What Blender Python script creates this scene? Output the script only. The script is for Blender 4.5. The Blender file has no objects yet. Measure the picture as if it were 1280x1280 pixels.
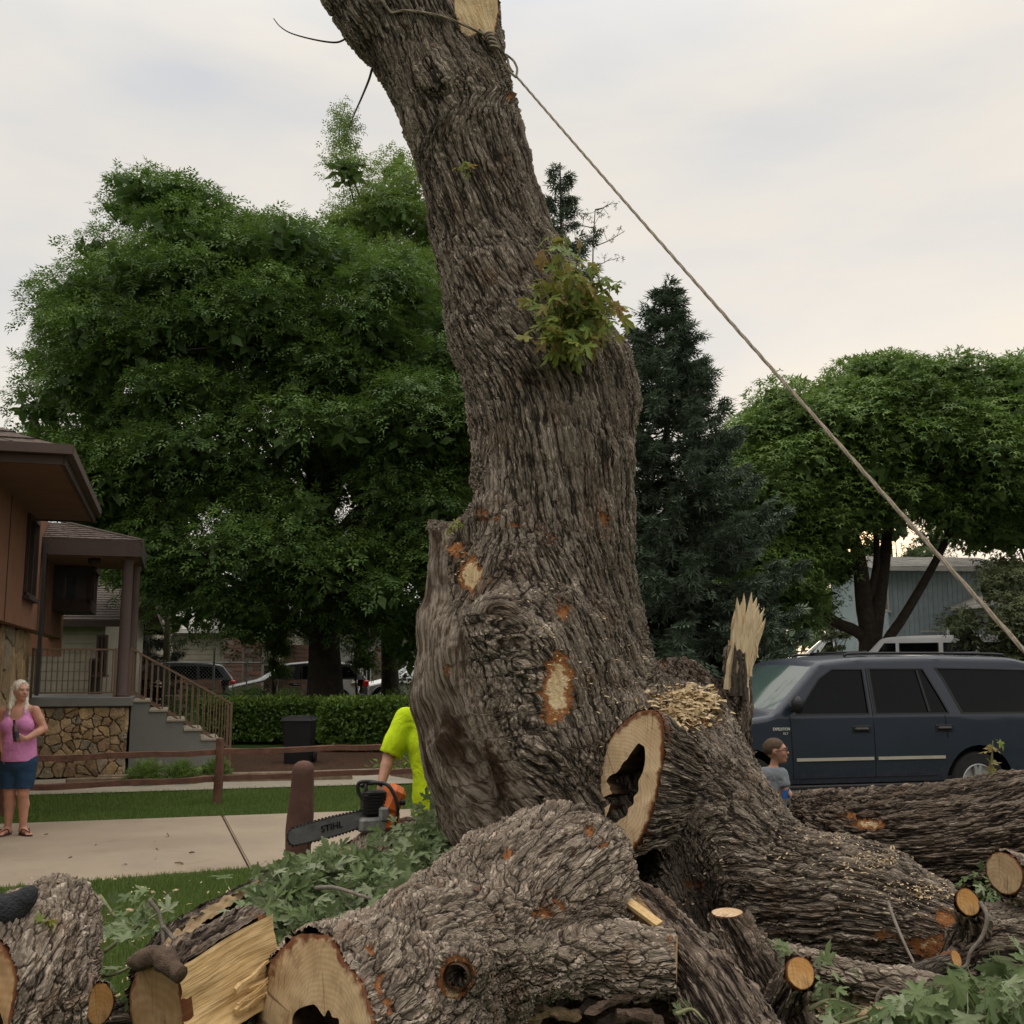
import bpy, bmesh, math, random
import numpy as np
from mathutils import Vector, Matrix
from mathutils.geometry import tessellate_polygon

scene = bpy.context.scene
COL = scene.collection
R = math.radians
rng = np.random.default_rng(7)

# ------------------------------------------------------------------ camera
FPX = 1380.0
PITCH = math.atan((838 - 640) / FPX)
CAM = np.array([0.0, 0.0, 1.77])
cd = bpy.data.cameras.new('camera')
cam = bpy.data.objects.new('camera', cd)
COL.objects.link(cam)
cam.location = CAM
cam.rotation_euler = (math.pi / 2 + PITCH, 0, 0)
cd.sensor_width = 36
cd.lens = 36 * FPX / 1280
cd.clip_start = 0.05
cd.clip_end = 2000
scene.camera = cam

# ------------------------------------------------------------------ sky and sun
SUN_AZ = math.atan2(0.315, 1.0)      # compass angle of the low sun, to the right of the view
SUN_EL = R(6.5)
w = bpy.data.worlds.new('World')
scene.world = w
w.use_nodes = True
nt = w.node_tree
nt.nodes.clear()
def wn(t, **k):
    n = nt.nodes.new(t)
    for a, b in k.items():
        setattr(n, a, b)
    return n
out = wn('ShaderNodeOutputWorld')
bg = wn('ShaderNodeBackground')
sky = wn('ShaderNodeTexSky', sky_type='NISHITA', sun_disc=False, sun_elevation=SUN_EL, sun_rotation=SUN_AZ)
bg.inputs['Strength'].default_value = 0.126
tc = wn('ShaderNodeTexCoord')
mp = wn('ShaderNodeMapping')
mp.inputs['Scale'].default_value = (1.0, 1.0, 2.2)
n1 = wn('ShaderNodeTexNoise'); n1.inputs['Scale'].default_value = 1.9; n1.inputs['Detail'].default_value = 5; n1.inputs['Roughness'].default_value = 0.5; n1.inputs['Distortion'].default_value = 0.3
n2 = wn('ShaderNodeTexNoise'); n2.inputs['Scale'].default_value = 3.1; n2.inputs['Detail'].default_value = 4
r1 = wn('ShaderNodeValToRGB')
r1.color_ramp.elements[0].position = 0.33; r1.color_ramp.elements[0].color = (5.3, 5.4, 5.65, 1)
r1.color_ramp.elements[1].position = 0.66; r1.color_ramp.elements[1].color = (7.0, 6.65, 6.15, 1)
e = r1.color_ramp.elements.new(0.5); e.color = (6.1, 6.0, 5.9, 1)
mp2 = wn('ShaderNodeMapping'); mp2.inputs['Location'].default_value = (3.1, 1.7, 0.4); mp2.inputs['Scale'].default_value = (1, 1, 3.5)
r2 = wn('ShaderNodeMapRange'); r2.inputs['From Min'].default_value = 0.38; r2.inputs['From Max'].default_value = 0.66; r2.inputs['To Max'].default_value = 0.7
creamy = wn('ShaderNodeMix', data_type='RGBA'); creamy.inputs['B'].default_value = (7.5, 6.85, 5.9, 1)
mixs = wn('ShaderNodeMix', data_type='RGBA'); mixs.inputs['Factor'].default_value = 0.93
# glow where the sun stands behind the clouds
geo = wn('ShaderNodeNewGeometry')
vm = wn('ShaderNodeVectorMath', operation='DOT_PRODUCT')
sd = Vector((math.sin(SUN_AZ) * math.cos(SUN_EL), math.cos(SUN_AZ) * math.cos(SUN_EL), math.sin(SUN_EL)))
vm.inputs[1].default_value = sd
pw = wn('ShaderNodeMath', operation='POWER'); pw.inputs[1].default_value = 1600
mx = wn('ShaderNodeMath', operation='MAXIMUM'); mx.inputs[1].default_value = 0.0
glow = wn('ShaderNodeMix', data_type='RGBA', blend_type='ADD'); glow.inputs['B'].default_value = (14, 6.5, 1.6, 1)
L = nt.links.new
L(tc.outputs['Generated'], mp.inputs['Vector']); L(mp.outputs[0], n1.inputs['Vector'])
L(tc.outputs['Generated'], mp2.inputs['Vector']); L(mp2.outputs[0], n2.inputs['Vector'])
L(n1.outputs[0], r1.inputs[0]); L(n2.outputs[0], r2.inputs[0])
L(r2.outputs[0], creamy.inputs['Factor']); L(r1.outputs[0], creamy.inputs['A'])
L(sky.outputs[0], mixs.inputs['A']); L(creamy.outputs['Result'], mixs.inputs['B'])
L(tc.outputs['Generated'], vm.inputs[0]); L(vm.outputs['Value'], mx.inputs[0]); L(mx.outputs[0], pw.inputs[0])
L(pw.outputs[0], glow.inputs['Factor']); L(mixs.outputs['Result'], glow.inputs['A'])
se = wn('ShaderNodeSeparateXYZ'); L(tc.outputs['Generated'], se.inputs[0])
zr_ = wn('ShaderNodeMapRange', interpolation_type='SMOOTHSTEP'); L(se.outputs['Z'], zr_.inputs[0])   # overcast sky, brighter overhead
for k_, v_ in ((1, .45), (2, 1.0), (3, 1.0), (4, 3.0)): zr_.inputs[k_].default_value = v_
zs = wn('ShaderNodeVectorMath', operation='SCALE'); L(glow.outputs['Result'], zs.inputs[0]); L(zr_.outputs[0], zs.inputs['Scale'])
L(zs.outputs[0], bg.inputs['Color']); L(bg.outputs[0], out.inputs[0])

sl = bpy.data.lights.new('sun', 'SUN')
sl.energy = 0.8; sl.angle = R(25); sl.color = (1.0, 0.86, 0.68)
so = bpy.data.objects.new('sun', sl); COL.objects.link(so)
so.rotation_euler = sd.to_track_quat("Z", "Y").to_euler()
so.location = (20, 60, 30)
scene.view_settings.view_transform = 'Standard'
scene.view_settings.look = 'None'
scene.view_settings.gamma = 1
scene.view_settings.exposure = 0.0
scene.view_settings.use_curve_mapping = False
scene.render.engine = 'CYCLES'
scene.cycles.max_bounces = 6
scene.cycles.transparent_max_bounces = 8

# ------------------------------------------------------------------ measuring helpers
_c, _s = math.cos(PITCH), math.sin(PITCH)
def P(px, py, Y):
    """world point seen at pixel (px,py) of the 1280 picture at distance Y in front of the camera"""
    u = (px - 640) / FPX; v = (640 - py) / FPX
    d = np.array([u, _c - v * _s, _s + v * _c])
    return CAM + d * (Y / d[1])
def SC(Y):
    return FPX / Y * 1.0       # px per metre near the horizon
def smooth(a, b, x):
    t = np.clip((x - a) / (b - a), 0, 1)
    return t * t * (3 - 2 * t)
def gz(x, y):
    x = np.asarray(x, float); y = np.asarray(y, float)
    right = smooth(2.0, 9.0, x * 20 / np.maximum(y, 8.0))
    return 0.35 * smooth(20, 34, y) + 1.75 * smooth(38, 62, y) * right + 2.0 * smooth(66, 130, y) * right + 0.012 * np.sin(x * 1.7) * np.cos(y * 1.3) * smooth(0, 4, y) * (1 - smooth(7.5, 9, y))

def V3(a):
    return Vector((float(a[0]), float(a[1]), float(a[2])))
def nrm(a):
    a = np.asarray(a, float)
    return a / (np.linalg.norm(a, axis=-1, keepdims=True) + 1e-12)

# ------------------------------------------------------------------ noise
def _hash(ix, iy, iz, seed):
    h = (ix * 374761393 + iy * 668265263 + iz * 2147483647 + seed * 974634777) & 0xffffffff
    h = ((h ^ (h >> 13)) * 1274126177) & 0xffffffff
    return ((h ^ (h >> 16)) & 0xffff) / 65535.0
def vnoise(p, scale=1.0, seed=0):
    q = np.asarray(p, float) * scale
    i = np.floor(q).astype(np.int64); f = q - i; f = f * f * (3 - 2 * f)
    r = 0
    for dx in (0, 1):
        for dy in (0, 1):
            for dz in (0, 1):
                wgt = (f[..., 0] if dx else 1 - f[..., 0]) * (f[..., 1] if dy else 1 - f[..., 1]) * (f[..., 2] if dz else 1 - f[..., 2])
                r = r + wgt * _hash(i[..., 0] + dx, i[..., 1] + dy, i[..., 2] + dz, seed)
    return r * 2 - 1
def fbm(p, scale=1.0, seed=0, octv=3):
    a, r = 1.0, 0
    for o in range(octv):
        r = r + a * vnoise(p, scale * 2 ** o, seed + o); a *= 0.5
    return r

# ------------------------------------------------------------------ object helpers
_names = {}
def link(o):
    COL.objects.link(o); return o
def tag(o, label=None, cat=None, group=None, kind=None):
    if label: o['label'] = label
    if cat: o['category'] = cat
    if group: o['group'] = group
    if kind: o['kind'] = kind
    return o
def empty(name, loc, label, cat, group=None, rz=0.0):
    o = bpy.data.objects.new(name, None)
    o.empty_display_size = 0.1
    o.location = V3(loc); o.rotation_euler = (0, 0, rz)
    link(o)
    return tag(o, label, cat, group)
def put(name, me, mat=None, parent=None, world=True, label=None):
    """link a mesh as one object; with world=True its coordinates are world ones even under a moved parent"""
    o = bpy.data.objects.new(name, me)
    if mat is not None:
        ms = mat if isinstance(mat, (list, tuple)) else [mat]
        if len(me.materials) == 0:
            for m in ms: me.materials.append(m)
    link(o)
    if parent is not None:
        o.parent = parent
        if world:
            M = parent_world(parent)
            o.matrix_parent_inverse = M.inverted()
    if label: o['label'] = label
    return o
def parent_world(p):
    M = Matrix.LocRotScale(p.location, p.rotation_euler, p.scale)
    if p.parent is not None:
        M = parent_world(p.parent) @ p.matrix_parent_inverse @ M
    return M
def copy_tree(o, parent=None):
    c = o.copy(); COL.objects.link(c)
    if parent is not None: c.parent = parent
    for ch in [x for x in bpy.data.objects if x.parent == o]:
        copy_tree(ch, c)
    return c

def mesh(name, verts, faces, smooth_=False, attrs=None, mats=None, uvs=None):
    verts = np.asarray(verts, dtype=np.float32).reshape(-1, 3)
    me = bpy.data.meshes.new(name)
    if isinstance(faces, np.ndarray) and faces.ndim == 2:
        nf, k = faces.shape
        me.vertices.add(len(verts)); me.vertices.foreach_set('co', verts.ravel())
        me.loops.add(nf * k); me.loops.foreach_set('vertex_index', faces.astype(np.int32).ravel())
        me.polygons.add(nf)
        me.polygons.foreach_set('loop_start', np.arange(0, nf * k, k, dtype=np.int32))
        me.polygons.foreach_set('loop_total', np.full(nf, k, dtype=np.int32))
        me.update(calc_edges=True)
    else:
        me.from_pydata([tuple(map(float, v)) for v in verts], [], [tuple(int(i) for i in f) for f in faces])
        me.update()
    if smooth_:
        me.polygons.foreach_set('use_smooth', np.ones(len(me.polygons), dtype=bool))
    if attrs:
        for an, (typ, data) in attrs.items():
            at = me.attributes.new(an, typ, 'POINT')
            data = np.asarray(data, dtype=np.float32)
            at.data.foreach_set('vector' if typ == 'FLOAT_VECTOR' else 'value', data.ravel())
    return me

class MB:
    """collects shapes into one mesh"""
    def __init__(self): self.v = []; self.f = []; self.n = 0
    def add(self, v, f):
        v = np.asarray(v, float).reshape(-1, 3)
        self.v.append(v)
        self.f += [tuple(int(i) + self.n for i in q) for q in f]
        self.n += len(v)
        return self
    def box(self, c, s, rot=None, bev=0.0):
        c = np.asarray(c, float); h = np.asarray(s, float) / 2
        if bev > 0:
            b = min(bev, min(h) * 0.9)
            vs, fs = [], []
            idx = {}
            for sx in (-1, 1):
                for sy in (-1, 1):
                    for sz in (-1, 1):
                        for a in range(3):
                            q = np.array([sx, sy, sz]) * h
                            q = q - np.array([sx, sy, sz]) * b * np.array([a != 0, a != 1, a != 2])
                            idx[(sx, sy, sz, a)] = len(vs); vs.append(q)
            def g(x, y, z, a): return idx[(x, y, z, a)]
            for s_ in (-1, 1):
                fs.append([g(s_, -1, -1, 0), g(s_, 1, -1, 0), g(s_, 1, 1, 0), g(s_, -1, 1, 0)][::s_])
                fs.append([g(-1, s_, -1, 1), g(-1, s_, 1, 1), g(1, s_, 1, 1), g(1, s_, -1, 1)][::s_])
                fs.append([g(-1, -1, s_, 2), g(1, -1, s_, 2), g(1, 1, s_, 2), g(-1, 1, s_, 2)][::s_])
            for s1 in (-1, 1):
                for s2 in (-1, 1):
                    fs.append([g(s1, s2, -1, 0), g(s1, s2, -1, 1), g(s1, s2, 1, 1), g(s1, s2, 1, 0)][::s1 * s2])
                    fs.append([g(s1, -1, s2, 2), g(s1, -1, s2, 0), g(s1, 1, s2, 0), g(s1, 1, s2, 2)][::s1 * s2])
                    fs.append([g(-1, s1, s2, 1), g(-1, s1, s2, 2), g(1, s1, s2, 2), g(1, s1, s2, 1)][::s1 * s2])
            for sx in (-1, 1):
                for sy in (-1, 1):
                    for sz in (-1, 1):
                        fs.append([g(sx, sy, sz, 0), g(sx, sy, sz, 1), g(sx, sy, sz, 2)][::sx * sy * sz])
            v = np.array(vs)
        else:
            v = np.array([[x, y, z] for x in (-1, 1) for y in (-1, 1) for z in (-1, 1)], float) * h
            fs = [(0, 1, 3, 2), (4, 6, 7, 5), (0, 4, 5, 1), (2, 3, 7, 6), (0, 2, 6, 4), (1, 5, 7, 3)]
        if rot is not None: v = v @ np.asarray(rot).T
        return self.add(v + c, fs)
    def bar(self, a, b, w_, h_, up=(0, 0, 1), bev=0.0):
        a = np.asarray(a, float); b = np.asarray(b, float)
        d = b - a; l = np.linalg.norm(d); d = d / l
        s = np.cross(d, up); 
        if np.linalg.norm(s) < 1e-6: s = np.cross(d, (0, 1, 0))
        s = s / np.linalg.norm(s); u = np.cross(s, d)
        return self.box((a + b) / 2, (l, w_, h_), np.stack([d, s, u], axis=1), bev)
    def tube(self, pts, rad, n=8, cap=True):
        pts = np.asarray(pts, float); m = len(pts)
        rad = np.full(m, rad) if np.isscalar(rad) else np.asarray(rad, float)
        T, N, B = frames(pts)
        a = np.linspace(0, 2 * np.pi, n, endpoint=False)
        v = pts[:, None, :] + rad[:, None, None] * (np.cos(a)[None, :, None] * N[:, None, :] + np.sin(a)[None, :, None] * B[:, None, :])
        f = []
        for i in range(m - 1):
            for j in range(n):
                k = (j + 1) % n
                f.append((i * n + j, i * n + k, (i + 1) * n + k, (i + 1) * n + j))
        if cap:
            f.append(tuple(range(n))[::-1]); f.append(tuple((m - 1) * n + j for j in range(n)))
        return self.add(v.reshape(-1, 3), f)
    def prism(self, poly, o, ux, uy, t, holes=()):
        """extrude a 2D outline (with holes) by t along ux x uy"""
        o = np.asarray(o, float); ux = np.asarray(ux, float); uy = np.asarray(uy, float)
        nz = nrm(np.cross(ux, uy))
        loops = [list(poly)] + [list(h) for h in holes]
        tris = tessellate_polygon([[Vector((p[0], p[1], 0)) for p in lp] for lp in loops])
        flat = [p for lp in loops for p in lp]
        v0 = np.array([o + ux * p[0] + uy * p[1] for p in flat]); v1 = v0 + nz * t
        n = len(flat); f = []
        for tr in tris:
            a, b, c = tr
            ar = (flat[b][0] - flat[a][0]) * (flat[c][1] - flat[a][1]) - (flat[b][1] - flat[a][1]) * (flat[c][0] - flat[a][0])
            if ar < 0: a, c = c, a
            f.append((a + n, b + n, c + n)); f.append((c, b, a))
        st = 0
        for li, lp in enumerate(loops):
            m = len(lp)
            ar = sum(lp[i][0] * lp[(i + 1) % m][1] - lp[(i + 1) % m][0] * lp[i][1] for i in range(m))
            ccw = ar > 0
            if li > 0: ccw = not ccw
            for i in range(m):
                a, b = st + i, st + (i + 1) % m
                q = (a, b, b + n, a + n)
                f.append(q if ccw else q[::-1])
            st += m
        return self.add(np.vstack([v0, v1]), f)
    def lathe(self, prof, c, axis=(0, 0, 1), n=16):
        """prof: list of (radius, height)"""
        ax = nrm(axis); s = np.cross(ax, (0, 1, 0) if abs(ax[1]) < 0.9 else (1, 0, 0)); s = nrm(s); t = np.cross(ax, s)
        a = np.linspace(0, 2 * np.pi, n, endpoint=False)
        v = []
        for r_, h_ in prof:
            v.append(np.asarray(c) + ax * h_ + r_ * (np.cos(a)[:, None] * s + np.sin(a)[:, None] * t))
        f = []
        for i in range(len(prof) - 1):
            for j in range(n):
                k = (j + 1) % n
                f.append((i * n + j, i * n + k, (i + 1) * n + k, (i + 1) * n + j))
        f.append(tuple(range(n))[::-1]); f.append(tuple((len(prof) - 1) * n + j for j in range(n)))
        return self.add(np.vstack(v), f)
    def build(self, name, mat, parent=None, smooth_=False, world=True, label=None, angle=None):
        me = mesh(name, np.vstack(self.v), self.f, smooth_)
        if angle is not None:
            me.polygons.foreach_set('use_smooth', np.ones(len(me.polygons), dtype=bool))
            me.set_sharp_from_angle(angle=R(angle))
        return put(name, me, mat, parent, world, label)

def frames(pts):
    pts = np.asarray(pts, float)
    T = np.gradient(pts, axis=0); T = nrm(T)
    N = np.zeros_like(T); B = np.zeros_like(T)
    ref = np.array([0, 0, 1.0]) if abs(T[0][2]) < 0.9 else np.array([0, -1.0, 0])
    n0 = nrm(ref - T[0] * np.dot(ref, T[0]))
    for i in range(len(pts)):
        n0 = n0 - T[i] * np.dot(n0, T[i]); n0 = n0 / np.linalg.norm(n0)
        N[i] = n0; B[i] = np.cross(T[i], n0)
    return T, N, B
def spline(pts, n):
    """Catmull-Rom through rows of pts (any number of columns), n samples, roughly even"""
    pts = np.asarray(pts, float)
    if len(pts) == 2:
        t = np.linspace(0, 1, n)[:, None]; return pts[0] * (1 - t) + pts[1] * t
    e0 = 2 * pts[0] - pts[1]; e1 = 2 * pts[-1] - pts[-2]
    q = np.vstack([e0, pts, e1])
    dense = []
    for i in range(1, len(q) - 2):
        for t in np.linspace(0, 1, 24, endpoint=False):
            a, b, c, d = q[i - 1], q[i], q[i + 1], q[i + 2]
            dense.append(0.5 * (2 * b + (c - a) * t + (2 * a - 5 * b + 4 * c - d) * t * t + (3 * b - a - 3 * c + d) * t ** 3))
    dense.append(pts[-1]); dense = np.array(dense)
    dl = np.r_[0, np.cumsum(np.linalg.norm(np.diff(dense[:, :3], axis=0), axis=1))]
    s = np.linspace(0, dl[-1], n)
    return np.stack([np.interp(s, dl, dense[:, k]) for k in range(dense.shape[1])], axis=1)

# ------------------------------------------------------------------ distance-field modelling
class SDF:
    def __init__(self, lo, hi, h):
        self.lo = np.asarray(lo, float); self.h = h
        self.n = np.ceil((np.asarray(hi) - self.lo) / h).astype(int) + 1
        self.F = np.full(tuple(self.n), 0.6, dtype=np.float32)
    def _win(self, lo, hi):
        i0 = np.clip(np.floor((lo - self.lo) / self.h).astype(int), 0, self.n - 1)
        i1 = np.clip(np.ceil((hi - self.lo) / self.h).astype(int) + 1, 1, self.n)
        if np.any(i1 <= i0): return None, None
        g = np.meshgrid(*[self.lo[a] + self.h * np.arange(i0[a], i1[a]) for a in range(3)], indexing='ij')
        return tuple(slice(i0[a], i1[a]) for a in range(3)), np.stack(g, axis=-1)
    def _mix(self, sl, d, k, op):
        a = self.F[sl]
        if op == 'sub':
            a_, d = -a, d
            h = np.clip(0.5 + 0.5 * (d - a_) / k, 0, 1); self.F[sl] = -((d * (1 - h) + a_ * h) - k * h * (1 - h)); return
        h = np.clip(0.5 + 0.5 * (a - d) / k, 0, 1)
        self.F[sl] = (a * (1 - h) + d * h) - k * h * (1 - h)
    def cone(self, a, b, ra, rb, k=0.02, op='add', sq=None):
        a = np.asarray(a, float); b = np.asarray(b, float)
        m = max(ra, rb) * 1.3 + k * 2 + 4 * self.h
        sl, p = self._win(np.minimum(a, b) - m, np.maximum(a, b) + m)
        if sl is None: return self
        ab = b - a; t = np.clip(((p - a) @ ab) / max(ab @ ab, 1e-12), 0, 1)
        dv = p - a - t[..., None] * ab
        if sq is not None:
            ax = nrm(sq[0]); dv = dv + (sq[1] - 1) * (dv @ ax)[..., None] * ax
        self._mix(sl, np.linalg.norm(dv, axis=-1) - (ra + t * (rb - ra)), k, op)
        return self
    def chain(self, pts, k=0.02, op='add', sq=None):
        for i in range(len(pts) - 1):
            self.cone(pts[i][:3], pts[i + 1][:3], pts[i][3], pts[i + 1][3], k, op, sq)
        return self
    def ell(self, c, r, k=0.02, op='add', rot=None):
        c = np.asarray(c, float); r = np.asarray(r, float)
        m = max(r) + k * 2 + 4 * self.h
        sl, p = self._win(c - m, c + m)
        if sl is None: return self
        q = p - c
        if rot is not None: q = q @ np.asarray(rot)
        k0 = np.linalg.norm(q / r, axis=-1); k1 = np.linalg.norm(q / (r * r), axis=-1) + 1e-9
        self._mix(sl, k0 * (k0 - 1) / k1, k, op)
        return self
    def cut(self, pt, n):
        """remove everything on the side the normal points to"""
        n = nrm(n)
        g = np.meshgrid(*[self.lo[a] + self.h * np.arange(self.n[a]) for a in range(3)], indexing='ij')
        d = sum((g[a] - pt[a]) * n[a] for a in range(3))
        self.F = np.maximum(self.F, d.astype(np.float32)); return self
    def rough(self, amp, scale, seed=1):
        g = np.argwhere(np.abs(self.F) < amp * 3 + self.h * 2)
        p = self.lo + g * self.h
        self.F[tuple(g.T)] += (amp * fbm(p, scale, seed)).astype(np.float32); return self
    def copy(self):
        o = SDF.__new__(SDF); o.lo = self.lo; o.h = self.h; o.n = self.n; o.F = self.F.copy(); return o
    def mesh(self):
        F = self.F; ins = F < 0
        c = [(x, y, z) for x in (0, 1) for y in (0, 1) for z in (0, 1)]
        def sh(A, o): return A[o[0]:A.shape[0] - 1 + o[0], o[1]:A.shape[1] - 1 + o[1], o[2]:A.shape[2] - 1 + o[2]]
        cnt = sum(sh(ins, o).astype(np.int8) for o in c)
        m = (cnt > 0) & (cnt < 8)
        idx = np.argwhere(m)
        ids = np.full(m.shape, -1, dtype=np.int64); ids[tuple(idx.T)] = np.arange(len(idx))
        vals = np.stack([F[tuple((idx + np.array(o)).T)] for o in c], axis=1)
        acc = np.zeros((len(idx), 3)); num = np.zeros(len(idx))
        for a in range(8):
            for b in range(a + 1, 8):
                if sum(abs(c[a][i] - c[b][i]) for i in range(3)) != 1: continue
                va, vb = vals[:, a], vals[:, b]
                cr = (va < 0) != (vb < 0)
                t = np.where(cr, va / np.where(cr, va - vb, 1), 0)
                pt = np.array(c[a])[None, :] + t[:, None] * (np.array(c[b]) - np.array(c[a]))[None, :]
                acc[cr] += pt[cr]; num[cr] += 1
        v = self.lo + self.h * (idx + acc / num[:, None])
        faces = []
        for ax in range(3):
            b_, c_ = (ax + 1) % 3, (ax + 2) % 3
            s0 = [slice(None)] * 3; s1 = [slice(None)] * 3
            s0[ax] = slice(0, -1); s1[ax] = slice(1, None)
            A = ins[tuple(s0)]; B = ins[tuple(s1)]
            e = np.argwhere(A != B)
            e = e[(e[:, b_] >= 1) & (e[:, c_] >= 1) & (e[:, b_] < m.shape[b_]) & (e[:, c_] < m.shape[c_])]
            fl = A[tuple(e.T)]
            def cell(db, dc):
                q = e.copy(); q[:, b_] += db; q[:, c_] += dc
                return ids[tuple(q.T)]
            q = np.stack([cell(-1, -1), cell(0, -1), cell(0, 0), cell(-1, 0)], axis=1)
            q[~fl] = q[~fl][:, ::-1]
            faces.append(q)
        f = np.vstack(faces); f = f[(f >= 0).all(axis=1)]
        return v, f
def subdivide(v, f):
    """split every quad into four"""
    n = len(v)
    e = np.sort(np.stack([f, np.roll(f, -1, axis=1)], axis=-1).reshape(-1, 2), axis=1)
    u, inv = np.unique(e[:, 0] * n + e[:, 1], return_inverse=True)
    em = (v[u // n] + v[u % n]) / 2
    fc = v[f].mean(axis=1)
    ei = inv.reshape(-1, 4) + n; ci = np.arange(len(f)) + n + len(u)
    q = np.concatenate([np.stack([f[:, k], ei[:, k], ci, ei[:, k - 1]], axis=1) for k in range(4)])
    return np.vstack([v, em, fc]), q
def relax(v, f, it=2, lam=0.5):
    for _ in range(it):
        acc = np.zeros_like(v); num = np.zeros(len(v))
        for k in range(4):
            a, b = f[:, k], f[:, (k + 1) % 4]
            for c in range(3):
                acc[:, c] += np.bincount(a, v[b, c], len(v)) + np.bincount(b, v[a, c], len(v))
            num += np.bincount(a, minlength=len(v)) + np.bincount(b, minlength=len(v))
        v = v * (1 - lam) + lam * acc / np.maximum(num, 1)[:, None]
    return v
# ------------------------------------------------------------------ materials
class NT:
    def __init__(self, name):
        self.m = bpy.data.materials.new(name); self.m.use_nodes = True
        self.t = self.m.node_tree; self.t.nodes.clear()
        self.out = self.t.nodes.new('ShaderNodeOutputMaterial')
        self.b = self.t.nodes.new('ShaderNodeBsdfPrincipled')
        self.t.links.new(self.b.outputs[0], self.out.inputs[0])
    def n(self, typ, ins=None, **k):
        x = self.t.nodes.new('ShaderNode' + typ)
        for a, b in k.items(): setattr(x, a, b)
        if ins:
            for a, b in ins.items(): self.set(x, a, b)
        return x
    def set(self, node, key, val):
        s = node.inputs[key]
        if isinstance(val, bpy.types.NodeSocket): self.t.links.new(val, s)
        elif isinstance(val, bpy.types.Node): self.t.links.new(val.outputs[0], s)
        else:
            if isinstance(val, (tuple, list)) and len(val) == 3 and s.type == 'RGBA': val = (*val, 1)
            s.default_value = val
    def math(self, op, a, b=None, c=None, clamp=False):
        x = self.n('Math', operation=op); x.use_clamp = clamp
        self.set(x, 0, a)
        if b is not None: self.set(x, 1, b)
        if c is not None: self.set(x, 2, c)
        return x.outputs[0]
    def mix(self, f, a, b, blend='MIX'):
        x = self.n('Mix', data_type='RGBA', blend_type=blend)
        self.set(x, 'Factor', f); self.set(x, 'A', a); self.set(x, 'B', b)
        return x.outputs['Result']
    def rng(self, v, a, b, c=0.0, d=1.0, sm=True):
        x = self.n('MapRange', {0: v, 1: a, 2: b, 3: c, 4: d}, interpolation_type='SMOOTHSTEP' if sm else 'LINEAR')
        return x.outputs[0]
    def noise(self, vec, scale, detail=3, rough=0.5, dist=0.0):
        return self.n('TexNoise', {'Vector': vec, 'Scale': scale, 'Detail': detail, 'Roughness': rough, 'Distortion': dist})
    def mapv(self, vec, scale=(1, 1, 1), loc=(0, 0, 0)):
        return self.n('Mapping', {'Vector': vec, 'Scale': scale, 'Location': loc}).outputs[0]
    def ramp(self, v, stops):
        x = self.n('ValToRGB', {0: v})
        el = x.color_ramp.elements
        while len(el) < len(stops): el.new(0.5)
        for e_, (p, c) in zip(el, stops):
            e_.position = p; e_.color = (*c, 1) if len(c) == 3 else c
        return x.outputs[0]
    def bump(self, h, dist, strength=1.0, normal=None):
        x = self.n('Bump', {'Height': h, 'Distance': dist, 'Strength': strength})
        if normal is not None: self.set(x, 'Normal', normal)
        return x.outputs[0]
    def done(self, color=None, rough=None, spec=None, normal=None, **k):
        if color is not None: self.set(self.b, 'Base Color', color)
        if rough is not None: self.set(self.b, 'Roughness', rough)
        if spec is not None: self.set(self.b, 'Specular IOR Level', spec)
        if normal is not None: self.set(self.b, 'Normal', normal)
        for a, b in k.items(): self.set(self.b, a.replace('_', ' '), b)
        return self.m

def simple(name, col, rough=0.7, var=0.15, scale=8.0, bump=0.0, metallic=0.0, spec=0.4, coat=0.0, coords='Object'):
    t = NT(name)
    tc_ = t.n('TexCoord').outputs[coords]
    nz = t.noise(tc_, scale, 5, 0.6)
    f = t.rng(nz.outputs[0], 0.3, 0.7, 1 - var, 1 + var, False)
    c = t.n('VectorMath', {0: tuple(col[:3]), 'Scale': f}, operation='SCALE').outputs[0]
    nm = t.bump(t.noise(tc_, scale * 6, 4).outputs[0], bump) if bump > 0 else None
    t.done(c, rough, spec, nm, Metallic=metallic)
    if coat: t.set(t.b, 'Coat Weight', coat); t.set(t.b, 'Coat Roughness', 0.06)
    return t.m

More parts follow.
